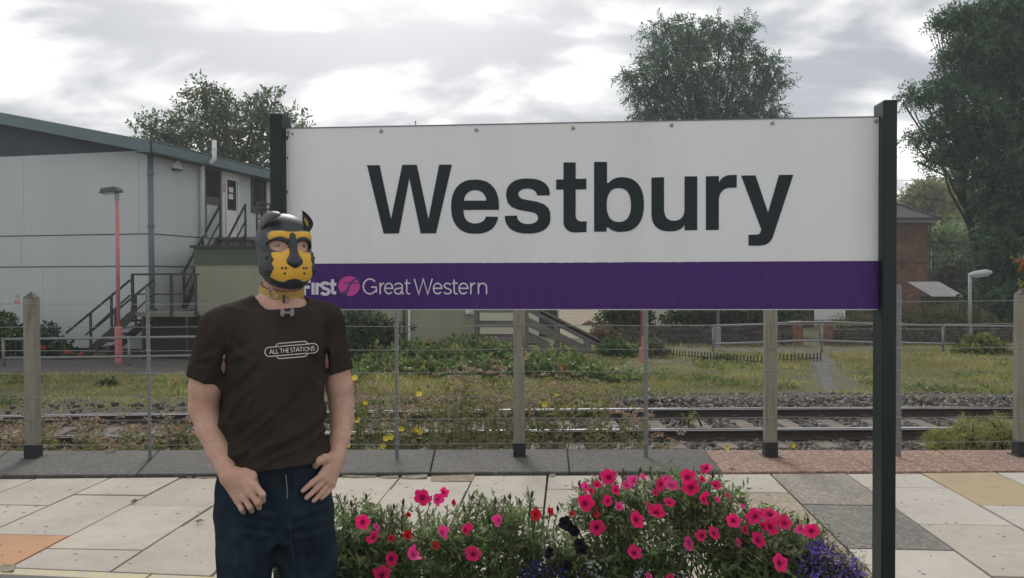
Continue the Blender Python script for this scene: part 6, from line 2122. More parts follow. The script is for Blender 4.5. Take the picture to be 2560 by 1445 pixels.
# =================================================================== THE MAN
class Grid:
    """signed distance grid with local smooth unions and a surface-nets mesher"""

    def __init__(s, lo, hi, h):
        s.h = h
        s.lo = np.array(lo, float)
        s.n = np.ceil((np.array(hi) - s.lo) / h).astype(int) + 1
        s.ax = [s.lo[i] + h * np.arange(s.n[i]) for i in range(3)]
        s.D = np.full(tuple(s.n), .5, np.float32)

    def box(s, bmin, bmax):
        sl = []
        for i in range(3):
            a = max(0, int((bmin[i] - s.lo[i]) / s.h))
            b = min(s.n[i], int((bmax[i] - s.lo[i]) / s.h) + 2)
            sl.append(slice(a, max(b, a)))
        return tuple(sl)

    def pts(s, sl=None):
        sl = sl or (slice(None),) * 3
        return (s.ax[0][sl[0]][:, None, None].astype(np.float32), s.ax[1][sl[1]][None, :, None].astype(np.float32), s.ax[2][sl[2]][None, None, :].astype(np.float32))

    def add(s, fn, bmin, bmax, k=.01):
        m = k + .03
        sl = s.box([b - m for b in bmin], [b + m for b in bmax])
        d = fn(*s.pts(sl))
        a = s.D[sl]
        hh = np.maximum(k - np.abs(a - d), 0) / k
        s.D[sl] = np.minimum(a, d) - hh * hh * k * .25

    def cone(s, a, b, ra, rb, k=.01):
        a, b = np.array(a), np.array(b)
        ab = b - a
        L2 = float(ab @ ab) + 1e-12

        def fn(X, Y, Z):
            t = np.clip(((X - a[0]) * ab[0] + (Y - a[1]) * ab[1] + (Z - a[2]) * ab[2]) / L2, 0, 1)
            return np.sqrt((X - a[0] - t * ab[0]) ** 2 + (Y - a[1] - t * ab[1]) ** 2 + (Z - a[2] - t * ab[2]) ** 2) - (ra + t * (rb - ra))
        r = max(ra, rb)
        s.add(fn, np.minimum(a, b) - r, np.maximum(a, b) + r, k)

    def chain(s, pts, k=.01):
        for (p, r), (q, w) in zip(pts, pts[1:]):
            s.cone(p, q, r, w, k)

    def mesh(s, name):
        D = s.D
        S = D < 0
        n = np.array(S.shape) - 1
        cnt = np.zeros(tuple(n), np.int8)
        for i in (0, 1):
            for j in (0, 1):
                for k in (0, 1):
                    cnt += S[i:n[0] + i, j:n[1] + j, k:n[2] + k]
        act = np.nonzero((cnt > 0) & (cnt < 8))
        m = len(act[0])
        idx = np.full(tuple(n), -1, np.int32)
        idx[act] = np.arange(m)
        acc = np.zeros((m, 3))
        c = np.zeros(m)
        I, J, K = act
        corners = [(i, j, k) for i in (0, 1) for j in (0, 1) for k in (0, 1)]
        for a in corners:
            for ax in range(3):
                if a[ax]:
                    continue
                b = list(a)
                b[ax] = 1
                d0 = D[I + a[0], J + a[1], K + a[2]]
                d1 = D[I + b[0], J + b[1], K + b[2]]
                x = (d0 < 0) != (d1 < 0)
                t = np.where(x, d0 / np.where(x, d0 - d1, 1), 0)
                p = np.array(a, float)[None] + np.zeros((m, 3))
                p[:, ax] += t
                acc[x] += p[x]
                c[x] += 1
        v = (np.stack(act, 1) + acc / c[:, None]) * s.h + s.lo
        quads = []
        for ax in range(3):
            sl0 = [slice(1, -1)] * 3
            sl1 = [slice(1, -1)] * 3
            sl0[ax] = slice(0, -1)
            sl1[ax] = slice(1, None)
            A, B = S[tuple(sl0)], S[tuple(sl1)]
            e_ = np.nonzero(A != B)
            o_ = [1, 1, 1]
            o_[ax] = 0
            P = [e_[i] + o_[i] for i in range(3)]
            u, w = [i for i in range(3) if i != ax]
            q = []
            for (du, dw) in ((1, 1), (0, 1), (0, 0), (1, 0)):
                ii = [P[0].copy(), P[1].copy(), P[2].copy()]
                ii[u] -= du
                ii[w] -= dw
                q.append(idx[ii[0], ii[1], ii[2]])
            q = np.stack(q, 1)
            flip = A[e_] if ax != 1 else ~A[e_]
            q[~flip] = q[~flip][:, ::-1]
            quads.append(q)
        quads = np.concatenate(quads)
        quads = quads[(quads >= 0).all(1)]
        me = np_mesh(name, v, quads=quads)
        me.polygons.foreach_set('use_smooth', [True] * len(me.polygons))
        return me


def tup(p):
    return np.array(tuple(p))


TS, TF = np.array([.857, .515, 0]), np.array([.515, -.857, 0])       # his side axis (to the viewer's right) and chest direction
SX, FX_ = .857, .515


def sections_fn(secs, grow=0.0, p=2.3, wr=None):
    """stack of ellipse sections (z, cx, cy, rx, ry) -> distance function"""
    secs = sorted(secs)
    z_ = np.array([q[0] for q in secs])

    def fn(X, Y, Z):
        cx, cy, rx, ry = [np.interp(Z, z_, np.array([q[i] for q in secs])).astype(np.float32) for i in (1, 2, 3, 4)]
        rx = rx + grow
        ry = ry + grow
        a = ((X - cx) * SX + (Y - cy) * FX_) / rx
        b = ((X - cx) * FX_ - (Y - cy) * SX) / ry
        d = ((np.abs(a) ** p + np.abs(b) ** p) ** (1 / p) - 1) * np.minimum(rx, ry)
        d = d + 0 * X
        dz = np.maximum(z_[0] - Z, Z - z_[-1])
        d = np.maximum(d, dz)
        return d
    return fn


def row(y, cxp, hwp, ry, Y=2.5, rx=None):
    c = at(cxp, y, Y)
    w = hwp / 834.0
    rx = rx or math.sqrt(max(w * w - (ry * .26) ** 2, .001)) / .966
    return (c.z, c.x, c.y, rx, ry)


torso = [row(775, 697, 112, .080), row(800, 692, 130, .100), row(850, 686, 134, .118), row(905, 683, 130, .122), row(967, 683, 128, .120), row(1027, 681, 131, .122), row(1071, 683, 135, .126), row(1121, 685, 140, .130), row(1185, 686, 144, .134), row(1215, 687, 146, .136)]
hips = [row(1120, 686, 132, .116), row(1165, 687, 135, .118), row(1190, 687, 142, .122), row(1220, 687, 146, .124), row(1300, 688, 147, .122), row(1335, 690, 130, .11)]
HC = at(711, 625, 2.49)
HYAW = 30
HF = np.array([math.sin(R(HYAW)), -math.cos(R(HYAW)), 0])
HS = np.array([math.cos(R(HYAW)), math.sin(R(HYAW)), 0])


def hl(x, y, z):
    """head-local -> world"""
    return tup(HC) + HS * x + HF * y + np.array([0, 0, z])


def head_local(X, Y, Z):
    dx, dy = X - HC.x, Y - HC.y
    return dx * HS[0] + dy * HS[1], dx * HF[0] + dy * HF[1], Z - HC.z + 0 * X


def ell(x, y, z, c, r):
    qx, qy, qz = (x - c[0]) / r[0], (y - c[1]) / r[1], (z - c[2]) / r[2]
    k0 = np.sqrt(qx * qx + qy * qy + qz * qz)
    k1 = np.sqrt((qx / r[0]) ** 2 + (qy / r[1]) ** 2 + (qz / r[2]) ** 2)
    return k0 * (k0 - 1) / np.maximum(k1, 1e-6)


def smin(a, b, k):
    h_ = np.maximum(k - np.abs(a - b), 0) / k
    return np.minimum(a, b) - h_ * h_ * k * .25


def hood_sdf(x, y, z):
    d = ell(x, y, z, (0, -.010, .030), (.083, .099, .083))
    d = smin(d, ell(x, y, z, (0, .018, -.044), (.0775, .086, .088)), .03)
    d = smin(d, ell(x, y, z, (0, .070, -.060), (.058, .050, .063)), .035)
    # brow ridge and eye sockets
    d = smin(d, ell(x, y, z, (0, .062, .042), (.060, .030, .016)), .02)
    for sx in (-1, 1):
        e_ = ell(x, y, z, (sx * .036, .103, .010), (.026, .016, .015))
        d = -smin(-d, e_, .012)
    return d


# ---- body: one continuous figure
B = Grid((-1.12, 2.12, -.0), (-.42, 2.76, 1.80), .0048)
B.add(sections_fn(torso[:-2], -.018), (-1.0, 2.3, .9), (-.5, 2.7, 1.52), .02)
hipf = sections_fn(hips, -.016)
B.add(hipf, (-1.0, 2.3, .7), (-.5, 2.7, 1.2), .03)
nk0, nk1 = at(707, 688, 2.515), at(702, 768, 2.525)
B.cone(tup(nk0), tup(nk1), .056, .064, .02)
B.cone(tup(at(684, 792, 2.505)), tup(at(718, 792, 2.50)), .066, .064, .03)
B.cone(tup(at(680, 764, 2.50)), tup(at(556, 822, 2.42)), .038, .050, .03)
B.cone(tup(at(717, 774, 2.53)), tup(at(812, 806, 2.595)), .038, .050, .03)
B.add(lambda X, Y, Z: hood_sdf(*head_local(X, Y, Z)) + .0078, tup(HC) - .15, tup(HC) + .15, .02)
arm_r = [((553, 826, 2.42), .056), ((530, 900, 2.42), .053), ((514, 970, 2.425), .048), ((509, 1018, 2.43), .0425), ((523, 1072, 2.41), .0380), ((546, 1130, 2.38), .0320), ((572, 1188, 2.345), .0265)]
arm_l = [((814, 810, 2.60), .053), ((836, 900, 2.61), .047), ((848, 965, 2.62), .043), ((853, 1010, 2.62), .0395), ((855, 1050, 2.60), .0375), ((850, 1095, 2.565), .031), ((843, 1138, 2.52), .0255)]
B.chain([(tup(at(*p)), r) for p, r in arm_r], .012)
B.chain([(tup(at(*p)), r) for p, r in arm_l], .012)


def hand(knk, wrist, fing, thumb):
    for (wp_, wr_), (kp, kr) in zip(wrist, knk):
        B.cone(tup(at(*wp_)), tup(at(*kp)), wr_, kr, .012)
    for a, b in zip(knk, knk[1:]):
        B.cone(tup(at(*a[0])), tup(at(*b[0])), a[1] * .85, b[1] * .85, .006)
    for kn, (pp, pr), (tp, tr_) in [(k, f[0], f[1]) for k, f in zip(knk, fing)]:
        B.cone(tup(at(*kn[0])), tup(at(*pp)), kn[1] * .88, pr, .0035)
        B.cone(tup(at(*pp)), tup(at(*tp)), pr, tr_, .0035)
    for (a, ra), (b, rb) in zip(thumb, thumb[1:]):
        B.cone(tup(at(*a)), tup(at(*b)), ra, rb, .008)


hand([((637, 1214, 2.318), .0125), ((625, 1230, 2.315), .0122), ((610, 1243, 2.320), .0115), ((594, 1252, 2.328), .0105)],
     [((588, 1184, 2.338), .019), ((580, 1190, 2.338), .020), ((572, 1196, 2.342), .019), ((567, 1201, 2.346), .016)],
     [(((656, 1236, 2.308), .0098), ((658, 1253, 2.328), .0080)), (((644, 1256, 2.306), .0098), ((648, 1270, 2.326), .0080)), (((625, 1267, 2.310), .0094), ((630, 1278, 2.328), .0078)), (((604, 1272, 2.318), .0086), ((609, 1281, 2.334), .0072))],
     [((584, 1184, 2.338), .019), ((612, 1185, 2.335), .0165), ((629, 1190, 2.340), .0145), ((636, 1206, 2.366), .012)])
hand([((803, 1190, 2.445), .0120), ((813, 1198, 2.455), .0118), ((823, 1206, 2.468), .0110), ((831, 1213, 2.482), .0100)],
     [((834, 1146, 2.508), .018), ((839, 1148, 2.512), .019), ((844, 1150, 2.517), .018), ((848, 1152, 2.522), .015)],
     [(((780, 1207, 2.425), .0095), ((757, 1227, 2.412), .0074)), (((790, 1222, 2.432), .0095), ((766, 1245, 2.414), .0076)), (((803, 1232, 2.446), .0090), ((784, 1252, 2.430), .0074)), (((817, 1233, 2.462), .0082), ((803, 1246, 2.450), .0068))],
     [((834, 1144, 2.505), .018), ((812, 1147, 2.470), .0145), ((795, 1153, 2.455), .0125), ((789, 1164, 2.462), .0105)])
# a small nose bridge under the hood is hidden; legs inside the jeans
legs_c = [[((622, 1285, 2.43), .084), ((615, 1386, 2.42), .078), ((612, 1445, 2.42), .069)], [((757, 1285, 2.51), .088), ((769, 1386, 2.50), .083), ((773, 1445, 2.50), .078)]]
feet = [(np.array([-.815, 2.44, .09]), .058), (np.array([-.635, 2.53, .09]), .06)]
for lc, (an, ar) in zip(legs_c, feet):
    ch = [(tup(at(*p)), r - .012) for p, r in lc]
    ch += [((ch[-1][0] + an) / 2 + np.array([0, -.01, .03]), .052), (an, .038)]
    B.chain(ch, .02)
    B.cone(an, an + TF * .10 + np.array([0, 0, -.05]), .036, .03, .02)


def skin_mat():
    m, n, b, o = new_mat('skin')
    pos = world_pos(n)
    c = nramp(n, noise(n, 22, 4, .6, pos), [(.3, (.50, .30, .22)), (.7, (.60, .385, .295))])
    c = nmix(n, nramp(n, noise(n, 9, 3, .5, pos), [(.5, (0, 0, 0)), (.75, (.35,) * 3)]), c, (.58, .30, .225))
    c = nmix(n, 1.0, c, nramp(n, noise(n, 260, 4, .75, world_pos(n, (1, 1, .35))), [(.34, (.84, .80, .77)), (.56, (1, 1, 1))]), 'MULTIPLY')
    n.links.new(c, b.inputs['Base Color'])
    b.inputs['Roughness'].default_value = .58
    b.inputs['Subsurface Weight'].default_value = .12
    b.inputs['Subsurface Radius'].default_value = (.012, .005, .003)
    b.inputs['Specular IOR Level'].default_value = .35
    nbump(n, b, noise(n, 380, 3, .6, pos), .25, .0012)
    return m


me = B.mesh('person')
person = link('person', me, skin_mat(), None, (0, 0, 0))
tag(person, 'man in brown T-shirt and jeans wearing a black and yellow leather dog hood', 'person')

# ---- T-shirt
T = Grid((-1.04, 2.2, .98), (-.46, 2.74, 1.57), .0042)


def wrinkle(X, Y, Z):
    u = (X + .74) * .8 + (Y - 2.5) * .4
    low = np.clip((1.30 - Z) / .25, 0, 1)
    fold = lambda q: np.abs(np.sin(q)) ** .8 - .6
    w = .0125 * fold(u * 17 - Z * 22 + 1.3 * np.sin(Z * 9 + u * 6)) * low
    w += .0075 * fold(u * 9 + Z * 17 + .9 * np.sin(u * 17)) * low * np.clip(.6 + u * 4, 0, 1)
    w += .0032 * np.sin(u * 70 - Z * 45 + 2 * np.sin(Z * 15)) * low
    up_ = np.clip((Z - 1.30) / .1, 0, 1)
    arm = np.clip((np.abs(u) - .10) / .06, 0, 1)
    w += .0045 * fold(Z * 30 + np.abs(u) * 40 + 1.2 * np.sin(u * 20)) * arm * (1 - .4 * up_)
    w += .0022 * np.sin(u * 33 - Z * 22 + 2 * np.sin(u * 11))
    return w


T.add(sections_fn(torso, 0), (-1.0, 2.3, 1.0), (-.5, 2.7, 1.52), .02)
T.cone(tup(at(676, 764, 2.495)), tup(at(556, 822, 2.42)), .050, .060, .035)
T.cone(tup(at(720, 772, 2.525)), tup(at(812, 804, 2.595)), .050, .059, .035)
T.cone(tup(at(684, 792, 2.505)), tup(at(718, 792, 2.50)), .072, .070, .03)
slv = [(tup(at(554, 824, 2.42)), .066, tup(at(513.5, 951, 2.42)), .0565), (tup(at(813, 808, 2.60)), .062, tup(at(840, 928, 2.612)), .051)]
for a, ra, b, rb in slv:
    ab = (b - a) / np.linalg.norm(b - a)
    e2 = b + ab * .05

    def fn(X, Y, Z, a=a, b=b, ra=ra, rb=rb, ab=ab):
        L = np.linalg.norm(b - a)
        s_ = (X - a[0]) * ab[0] + (Y - a[1]) * ab[1] + (Z - a[2]) * ab[2]
        t = np.clip(s_ / L, 0, 1.3)
        px_, py_, pz_ = X - a[0] - t * L * ab[0], Y - a[1] - t * L * ab[1], Z - a[2] - t * L * ab[2]
        d = np.sqrt(px_ ** 2 + py_ ** 2 + pz_ ** 2) - (ra + np.clip(t, 0, 1) * (rb - ra))
        ring = .0015 * np.clip((s_ - (L - .022)) / .004, 0, 1)
        return np.maximum(d - ring, s_ - L)
    T.add(fn, np.minimum(a, b) - .08, np.maximum(a, b) + .08, .022)
X, Y, Z = T.pts()
T.D += wrinkle(X, Y, Z).astype(np.float32)
PXg = 1280 + FPX * X / Y + 0 * Z
PYg = 692 + FPX * (1.6 - Z) / Y + 0 * X
for (x0, y0, x1, y1, amp, wd_) in ((575, 1122, 690, 1028, .0075, 8), (604, 1163, 700, 1085, .0075, 8), (578, 1074, 632, 990, .006, 8), (768, 1110, 818, 1066, .008, 8), (645, 1168, 752, 1112, .006, 8), (560, 1050, 590, 960, .006, 9), (700, 1140, 800, 1100, .005, 8),
                                   (556, 905, 640, 870, .006, 10), (560, 850, 610, 900, .006, 9), (800, 900, 770, 860, .006, 9), (815, 940, 790, 1010, .006, 9), (600, 1000, 660, 930, .004, 10), (690, 1060, 770, 1000, .004, 10), (500, 900, 545, 880, .005, 8), (488, 925, 530, 915, .004, 7), (560, 880, 560, 950, -.009, 7), (814, 870, 816, 930, -.009, 7), (540, 790, 563, 880, -.004, 6), (818, 770, 808, 860, -.004, 6), (640, 900, 560, 980, .005, 9), (760, 930, 806, 985, .005, 9)):
    ex_, ey_ = x1 - x0, y1 - y0
    L2_ = ex_ * ex_ + ey_ * ey_
    tq = ((PXg - x0) * ex_ + (PYg - y0) * ey_) / L2_
    off = ((PXg - x0) * ey_ - (PYg - y0) * ex_) / math.sqrt(L2_)
    env = np.exp(-np.clip(np.abs(tq - .5) - .3, 0, None) ** 2 / .03)
    front = np.clip((((X + .737) * FX_ - (Y - 2.5) * SX) + .06) / .05, 0, 1)
    T.D += (amp * env * front * (-np.exp(-(off / wd_) ** 2) + .8 * np.exp(-((off - 1.7 * wd_) / wd_) ** 2))).astype(np.float32)
HEMZ = 1.6 - (1179 - 692) * 2.372 / 2000
hem_band = .0018 * np.clip((HEMZ + .024 - Z) / .004, 0, 1)
T.D -= hem_band.astype(np.float32)
T.D = np.maximum(T.D, HEMZ + .006 * np.sin((X + .74) * 14) - Z + 0 * Y).astype(np.float32)
# neckline and sleeve openings
nc = tup(at(700, 744, 2.51))
a_ = ((X - nc[0]) * TF[0] + (Y - nc[1]) * TF[1])
b_ = ((X - nc[0]) * TS[0] + (Y - nc[1]) * TS[1])
ndist = np.sqrt(((a_ - .006) / .086) ** 2 + (b_ / .081) ** 2)
T.D -= (.0022 * np.exp(-((ndist - 1.11) / .10) ** 2) * (Z > 1.42)).astype(np.float32)
zcut = nc[2] + .012 - .55 * np.clip(a_, -.03, .12)
neck_cut = np.maximum((ndist - 1) * .083, 1.42 - Z)
T.D = np.maximum(T.D, -neck_cut).astype(np.float32)
for a, ra, b, rb in slv:
    ab = (b - a) / np.linalg.norm(b - a)
    sl = T.box(np.minimum(a, b) - .1, np.maximum(a, b) + .1)
    Xs, Ys, Zs = T.pts(sl)
    s_ = (Xs - b[0]) * ab[0] + (Ys - b[1]) * ab[1] + (Zs - b[2]) * ab[2]
    rr = np.sqrt((Xs - b[0] - s_ * ab[0]) ** 2 + (Ys - b[1] - s_ * ab[1]) ** 2 + (Zs - b[2] - s_ * ab[2]) ** 2)
    T.D[sl] = np.maximum(T.D[sl], -np.maximum(rr - (rb - .0095), -.035 - s_)).astype(np.float32)


def cloth_mat(name, c1, c2, scale, weave, rough=.95, extra=None):
    m, n, b, o = new_mat(name)
    pos = world_pos(n)
    c = nramp(n, noise(n, scale, 5, .6, pos), [(.3, c1), (.7, c2)])
    f = nramp(n, noise(n, 420, 2, .6, pos), [(.3, (.78,) * 3), (.7, (1.15,) * 3)])
    c = nmix(n, 1.0, c, f, 'MULTIPLY')
    n.links.new(c, b.inputs['Base Color'])
    b.inputs['Roughness'].default_value = rough
    b.inputs['Specular IOR Level'].default_value = .12
    nbump(n, b, noise(n, weave, 3, .6, pos), .35, .0012)
    return m


shirt_me = T.mesh('t_shirt')
shirt = link('t_shirt', shirt_me, cloth_mat('brown_jersey', (.031, .0235, .0195), (.047, .036, .030), 7, 330), person)

# ---- jeans
J = Grid((-1.04, 2.2, .04), (-.46, 2.76, 1.12), .0052)
J.add(sections_fn(hips, 0), (-1.0, 2.3, .7), (-.5, 2.7, 1.2), .03)
for lc, (an, ar) in zip(legs_c, feet):
    ch = [(tup(at(*p)), r) for p, r in lc]
    kn = (ch[-1][0] * .55 + an * .45) + np.array([0, -.015, .02])
    ch += [(kn, .066), (an + np.array([0, 0, .02]), .062), (an + np.array([0, 0, -.03]), .064)]
    J.chain(ch, .035)
X, Y, Z = J.pts()
u = (X + .74) * .9 + (Y - 2.5) * .3
J.D += (.0040 * (np.abs(np.sin(u * 24 + Z * 30 + 1.5 * np.sin(u * 21))) ** 1.5 - .5) * np.clip((1.0 - Z) / .1, 0, 1) * np.clip(1.2 - np.abs(u) * 6, 0, 1) + .0034 * np.sin(Z * 75 + 4 * np.abs(u) * 30 + 2 * np.sin(u * 14)) * np.exp(-((Z - .83) / .08) ** 2) * np.clip(1.3 - np.abs(u) * 6, 0, 1) + .0014 * np.sin(u * 75 + Z * 40 + 2 * np.sin(Z * 30))).astype(np.float32)
PXg = 1280 + FPX * X / Y + 0 * Z
PYg = 692 + FPX * (1.6 - Z) / Y + 0 * X
for (x0, y0, x1, y1, amp, wd_) in ((585, 1300, 690, 1326, .006, 7), (590, 1335, 686, 1346, .006, 7), (600, 1272, 690, 1300, .005, 7), (716, 1300, 815, 1262, .006, 7), (716, 1326, 822, 1296, .006, 7), (722, 1352, 815, 1335, .005, 7), (640, 1360, 628, 1450, .006, 9), (585, 1380, 590, 1450, .006, 9),
                                   (790, 1350, 782, 1450, .006, 9), (740, 1370, 748, 1450, .005, 8), (560, 1220, 600, 1300, .005, 8), (812, 1215, 822, 1290, .005, 8), (672, 1200, 690, 1290, .004, 8), (728, 1190, 722, 1290, -.005, 7)):
    ex_, ey_ = x1 - x0, y1 - y0
    L2_ = ex_ * ex_ + ey_ * ey_
    tq = ((PXg - x0) * ex_ + (PYg - y0) * ey_) / L2_
    off = ((PXg - x0) * ey_ - (PYg - y0) * ex_) / math.sqrt(L2_)
    env = np.exp(-np.clip(np.abs(tq - .5) - .3, 0, None) ** 2 / .03)
    front = np.clip((((X + .737) * FX_ - (Y - 2.5) * SX) + .06) / .05, 0, 1)
    J.D += (amp * env * front * (-np.exp(-(off / wd_) ** 2) + .8 * np.exp(-((off - 1.7 * wd_) / wd_) ** 2))).astype(np.float32)
J.D = np.maximum(J.D, Z - 1.06 + 0 * X + 0 * Y).astype(np.float32)
J.D = np.maximum(J.D, .055 - Z + 0 * X + 0 * Y).astype(np.float32)
jeans_me = J.mesh('jeans')
jeans = link('jeans', jeans_me, cloth_mat('dark_denim', (.006, .0115, .018), (.023, .039, .053), 9, 260), person)
shoe_m = mat('black_leather_shoe', (.015, .014, .013), .45, .2, 20)
for an, ar in feet:
    G2 = Grid(an - .2, an + .2, .006)
    G2.cone(an + np.array([0, 0, -.02]), an + TF * .02 + np.array([0, 0, -.055]), .045, .04, .02)
    G2.cone(an + TF * -.03 + np.array([0, 0, -.055]), an + TF * .13 + np.array([0, 0, -.06]), .036, .040, .02)
    Xs, Ys, Zs = G2.pts()
    G2.D = np.maximum(G2.D, .002 - Zs + 0 * Xs + 0 * Ys).astype(np.float32)
    link('shoe', G2.mesh('shoe'), shoe_m, person)

# ---- leather hood
leather = mat('black_leather', (.026, .030, .035), .5, .2, 9, bump=.25, bscale=160, bdist=.0015)
yellow_l = mat('yellow_leather', (.70, .385, .035), .5, .08, 14, bump=.3, bscale=220, bdist=.0012)
HG = Grid(tup(HC) - np.array([.14, .16, .14]), tup(HC) + np.array([.14, .16, .15]), .0024)
hx, hy, hz = head_local(*HG.pts())
hd_ = hood_sdf(hx, hy, hz)


def poly_sdf(px_, pz_, poly):
    d = np.full(np.broadcast(px_, pz_).shape, 1e9)
    ins = np.zeros(d.shape, bool)
    n = len(poly)
    for i in range(n):
        ax, az = poly[i]
        bx2, bz2 = poly[(i + 1) % n]
        ex, ez = bx2 - ax, bz2 - az
        wx_, wz_ = px_ - ax, pz_ - az
        t = np.clip((wx_ * ex + wz_ * ez) / (ex * ex + ez * ez + 1e-12), 0, 1)
        d = np.minimum(d, (wx_ - ex * t) ** 2 + (wz_ - ez * t) ** 2)
        c = ((az > pz_) != (bz2 > pz_)) & (px_ < (bx2 - ax) * (pz_ - az) / (bz2 - az + 1e-12) + ax)
        ins ^= c
    d = np.sqrt(d)
    return np.where(ins, -d, d)


eye_hole = np.minimum(*[np.sqrt(((hx - s_ * .0385) / .0275) ** 2 + ((hz - .009 - .10 * (s_ * hx - .0385)) / .0165) ** 2) - 1 for s_ in (-1, 1)]) * .0165
eye_hole = np.where(hy > .03, eye_hole, 1)
low_edge = -.092 - .33 * np.clip(hy, -.1, .13)
shell = np.maximum(np.maximum(hd_, -(hd_ + .0065)), low_edge - hz)
rim = .0022 * np.exp(-((eye_hole - .003) / .003) ** 2)
top_seam = .0014 * np.exp(-((np.sqrt((hx / .05) ** 2 + ((hy - .03) / .075) ** 2) - 1) / .03) ** 2) * (hz > .06)
HG.D = np.maximum(shell - rim + top_seam, -eye_hole).astype(np.float32)
hood = link('hood', HG.mesh('hood'), leather, person)
mz = [(0, -.0885), (.014, -.091), (.030, -.0985), (.048, -.094), (.062, -.083), (.071, -.076), (.069, -.066), (.061, -.056), (.066, -.043), (.060, -.031), (.066, -.020), (.064, -.011), (.050, -.0095), (.035, -.010), (.023, -.006), (.017, .002), (.012, .001)]
mz = mz + [(-x, z) for x, z in reversed(mz[1:])]
bw = [(0, .031), (.010, .0295), (.024, .0355), (.038, .0375), (.050, .034), (.060, .0285), (.0645, .034), (.0645, .046), (.056, .0535), (.034, .0555), (.012, .052), (0, .0515)]
bw = bw + [(-x, z) for x, z in reversed(bw[1:-1])]


def panel(name, poly, m, lift, parent, ymin=0.0):
    ps = poly_sdf(hx, hz, poly)
    d = np.maximum(np.maximum(np.maximum(hd_ - lift, -(hd_ + .002)), ps), ymin - hy)
    HG.D = d.astype(np.float32)
    return link(name, HG.mesh(name), m, parent)


panel('muzzle_panel', mz, yellow_l, .0032, hood)
panel('brow_panel', bw, yellow_l, .0028, hood)
edging = mat('pale_cut_leather_edge', (.42, .33, .17), .7)
for nm, pl2, lf in (('panel_edging', mz, .0036), ('panel_edging', bw, .0032)):
    ps = poly_sdf(hx, hz, pl2)
    HG.D = np.maximum(np.maximum(np.maximum(hd_ - lf, -(hd_ + .001)), np.abs(ps) - .0013), -hy).astype(np.float32)
    link(nm, HG.mesh(nm), edging, hood)
tab = [(.064, -.006), (.082, -.010), (.084, -.075), (.066, -.083), (.062, -.072), (.057, -.056), (.062, -.043), (.056, -.031), (.061, -.020), (.060, -.010)]
for s_ in (1, -1):
    panel('cheek_tab', [(x * s_, z) for x, z in tab], leather, .0058, hood, .01)
NG = HG
NG.D = np.full(tuple(NG.n), .5, np.float32)
NG.cone(hl(0, .093, .040), hl(0, .100, .012), .0105, .0105, .006)
NG.cone(hl(0, .100, .012), hl(0, .114, -.022), .0115, .015, .008)
NG.add(lambda X, Y, Z: ell(*head_local(X, Y, Z), (0, .118, -.037), (.0245, .019, .0175)), hl(0, .126, -.036) - .04, hl(0, .126, -.036) + .04, .010)
NG.cone(hl(0, .120, -.044), hl(0, .118, -.058), .016, .006, .010)
nose = link('nose', NG.mesh('nose'), leather, hood)
dark_hole = mat('punched_hole', (.008, .008, .008), .9)
bvh_h = None


def on_mesh(objs, px_, py_, lift=.001):
    """where the sight line through a picture point meets a built surface"""
    d = ray(px_, py_).normalized()
    best = None
    for b_ in objs:
        h = b_.ray_cast(CAM, d)
        if h[0] is not None and (best is None or h[3] < best[1]):
            best = (h[0], h[3], h[1])
    if best is None:
        return None
    return best[0] + best[2].normalized() * lift if best[2].dot(d) < 0 else best[0] - best[2].normalized() * lift


def bvh_of(o):
    me = o.data
    n = len(me.vertices)
    co = np.empty(n * 3, np.float32)
    me.vertices.foreach_get('co', co)
    return BVHTree.FromPolygons([tuple(q) for q in co.reshape(-1, 3)], [tuple(p.vertices) for p in me.polygons])


mbv = bvh_of(bpy.data.objects['muzzle_panel'])


def face_hit(x, z, lift=.0008):
    a = Vector(hl(x, .25, z))
    h = mbv.ray_cast(a, Vector(-HF))
    return (h[0] + h[1] * lift, h[1]) if h[0] is not None else (None, None)


for s_ in (-1, 1):
    for x, z in ((.036, -.0575), (.0265, -.0575), (.029, -.0735)):
        p, n_ = face_hit(s_ * x, z)
        if p is not None:
            if n_.dot(Vector(HF)) < 0:
                n_ = -n_
            MB().tube([p - n_ * .001, p + n_ * .0008], [.0034, .0034], 10).build('whisker_hole', dark_hole, hood)
riv = mat('dark_rivet', (.03, .03, .03), .3, metal=.6)
for s_ in (-1, 1):
    for z in (-.026, -.066):
        c = hl(s_ * .0705, 0, z)
        # find the surface along the cheek normal
        for yy in np.linspace(.09, 0, 40):
            dd_ = hood_sdf(*[np.float64(q) for q in (s_ * .0705, yy, z)])
            if dd_ < .006:
                break
        c = Vector(hl(s_ * .0705, yy, z))
        nn = Vector(HS * s_ * .8 + HF * .6).normalized()
        MB().tube([c - nn * .001, c + nn * .002, c + nn * .003], [.0055, .0055, .002], 10).build('rivet', riv, hood)
# ears


def ear(pts, faces, m, name='ear', thick=.003):
    me = bpy.data.meshes.new(name)
    P = [at(*q) for q in pts]
    c = sum(P, Vector()) / len(P)
    me.from_pydata([tuple(p - c) for p in P], [], faces)
    o_ = link(name, me, m, hood, c, True)
    s_ = o_.modifiers.new('solid', 'SOLIDIFY')
    s_.thickness = thick
    s_.offset = 0
    b_ = o_.modifiers.new('sub', 'SUBSURF')
    b_.levels = b_.render_levels = 2
    return o_


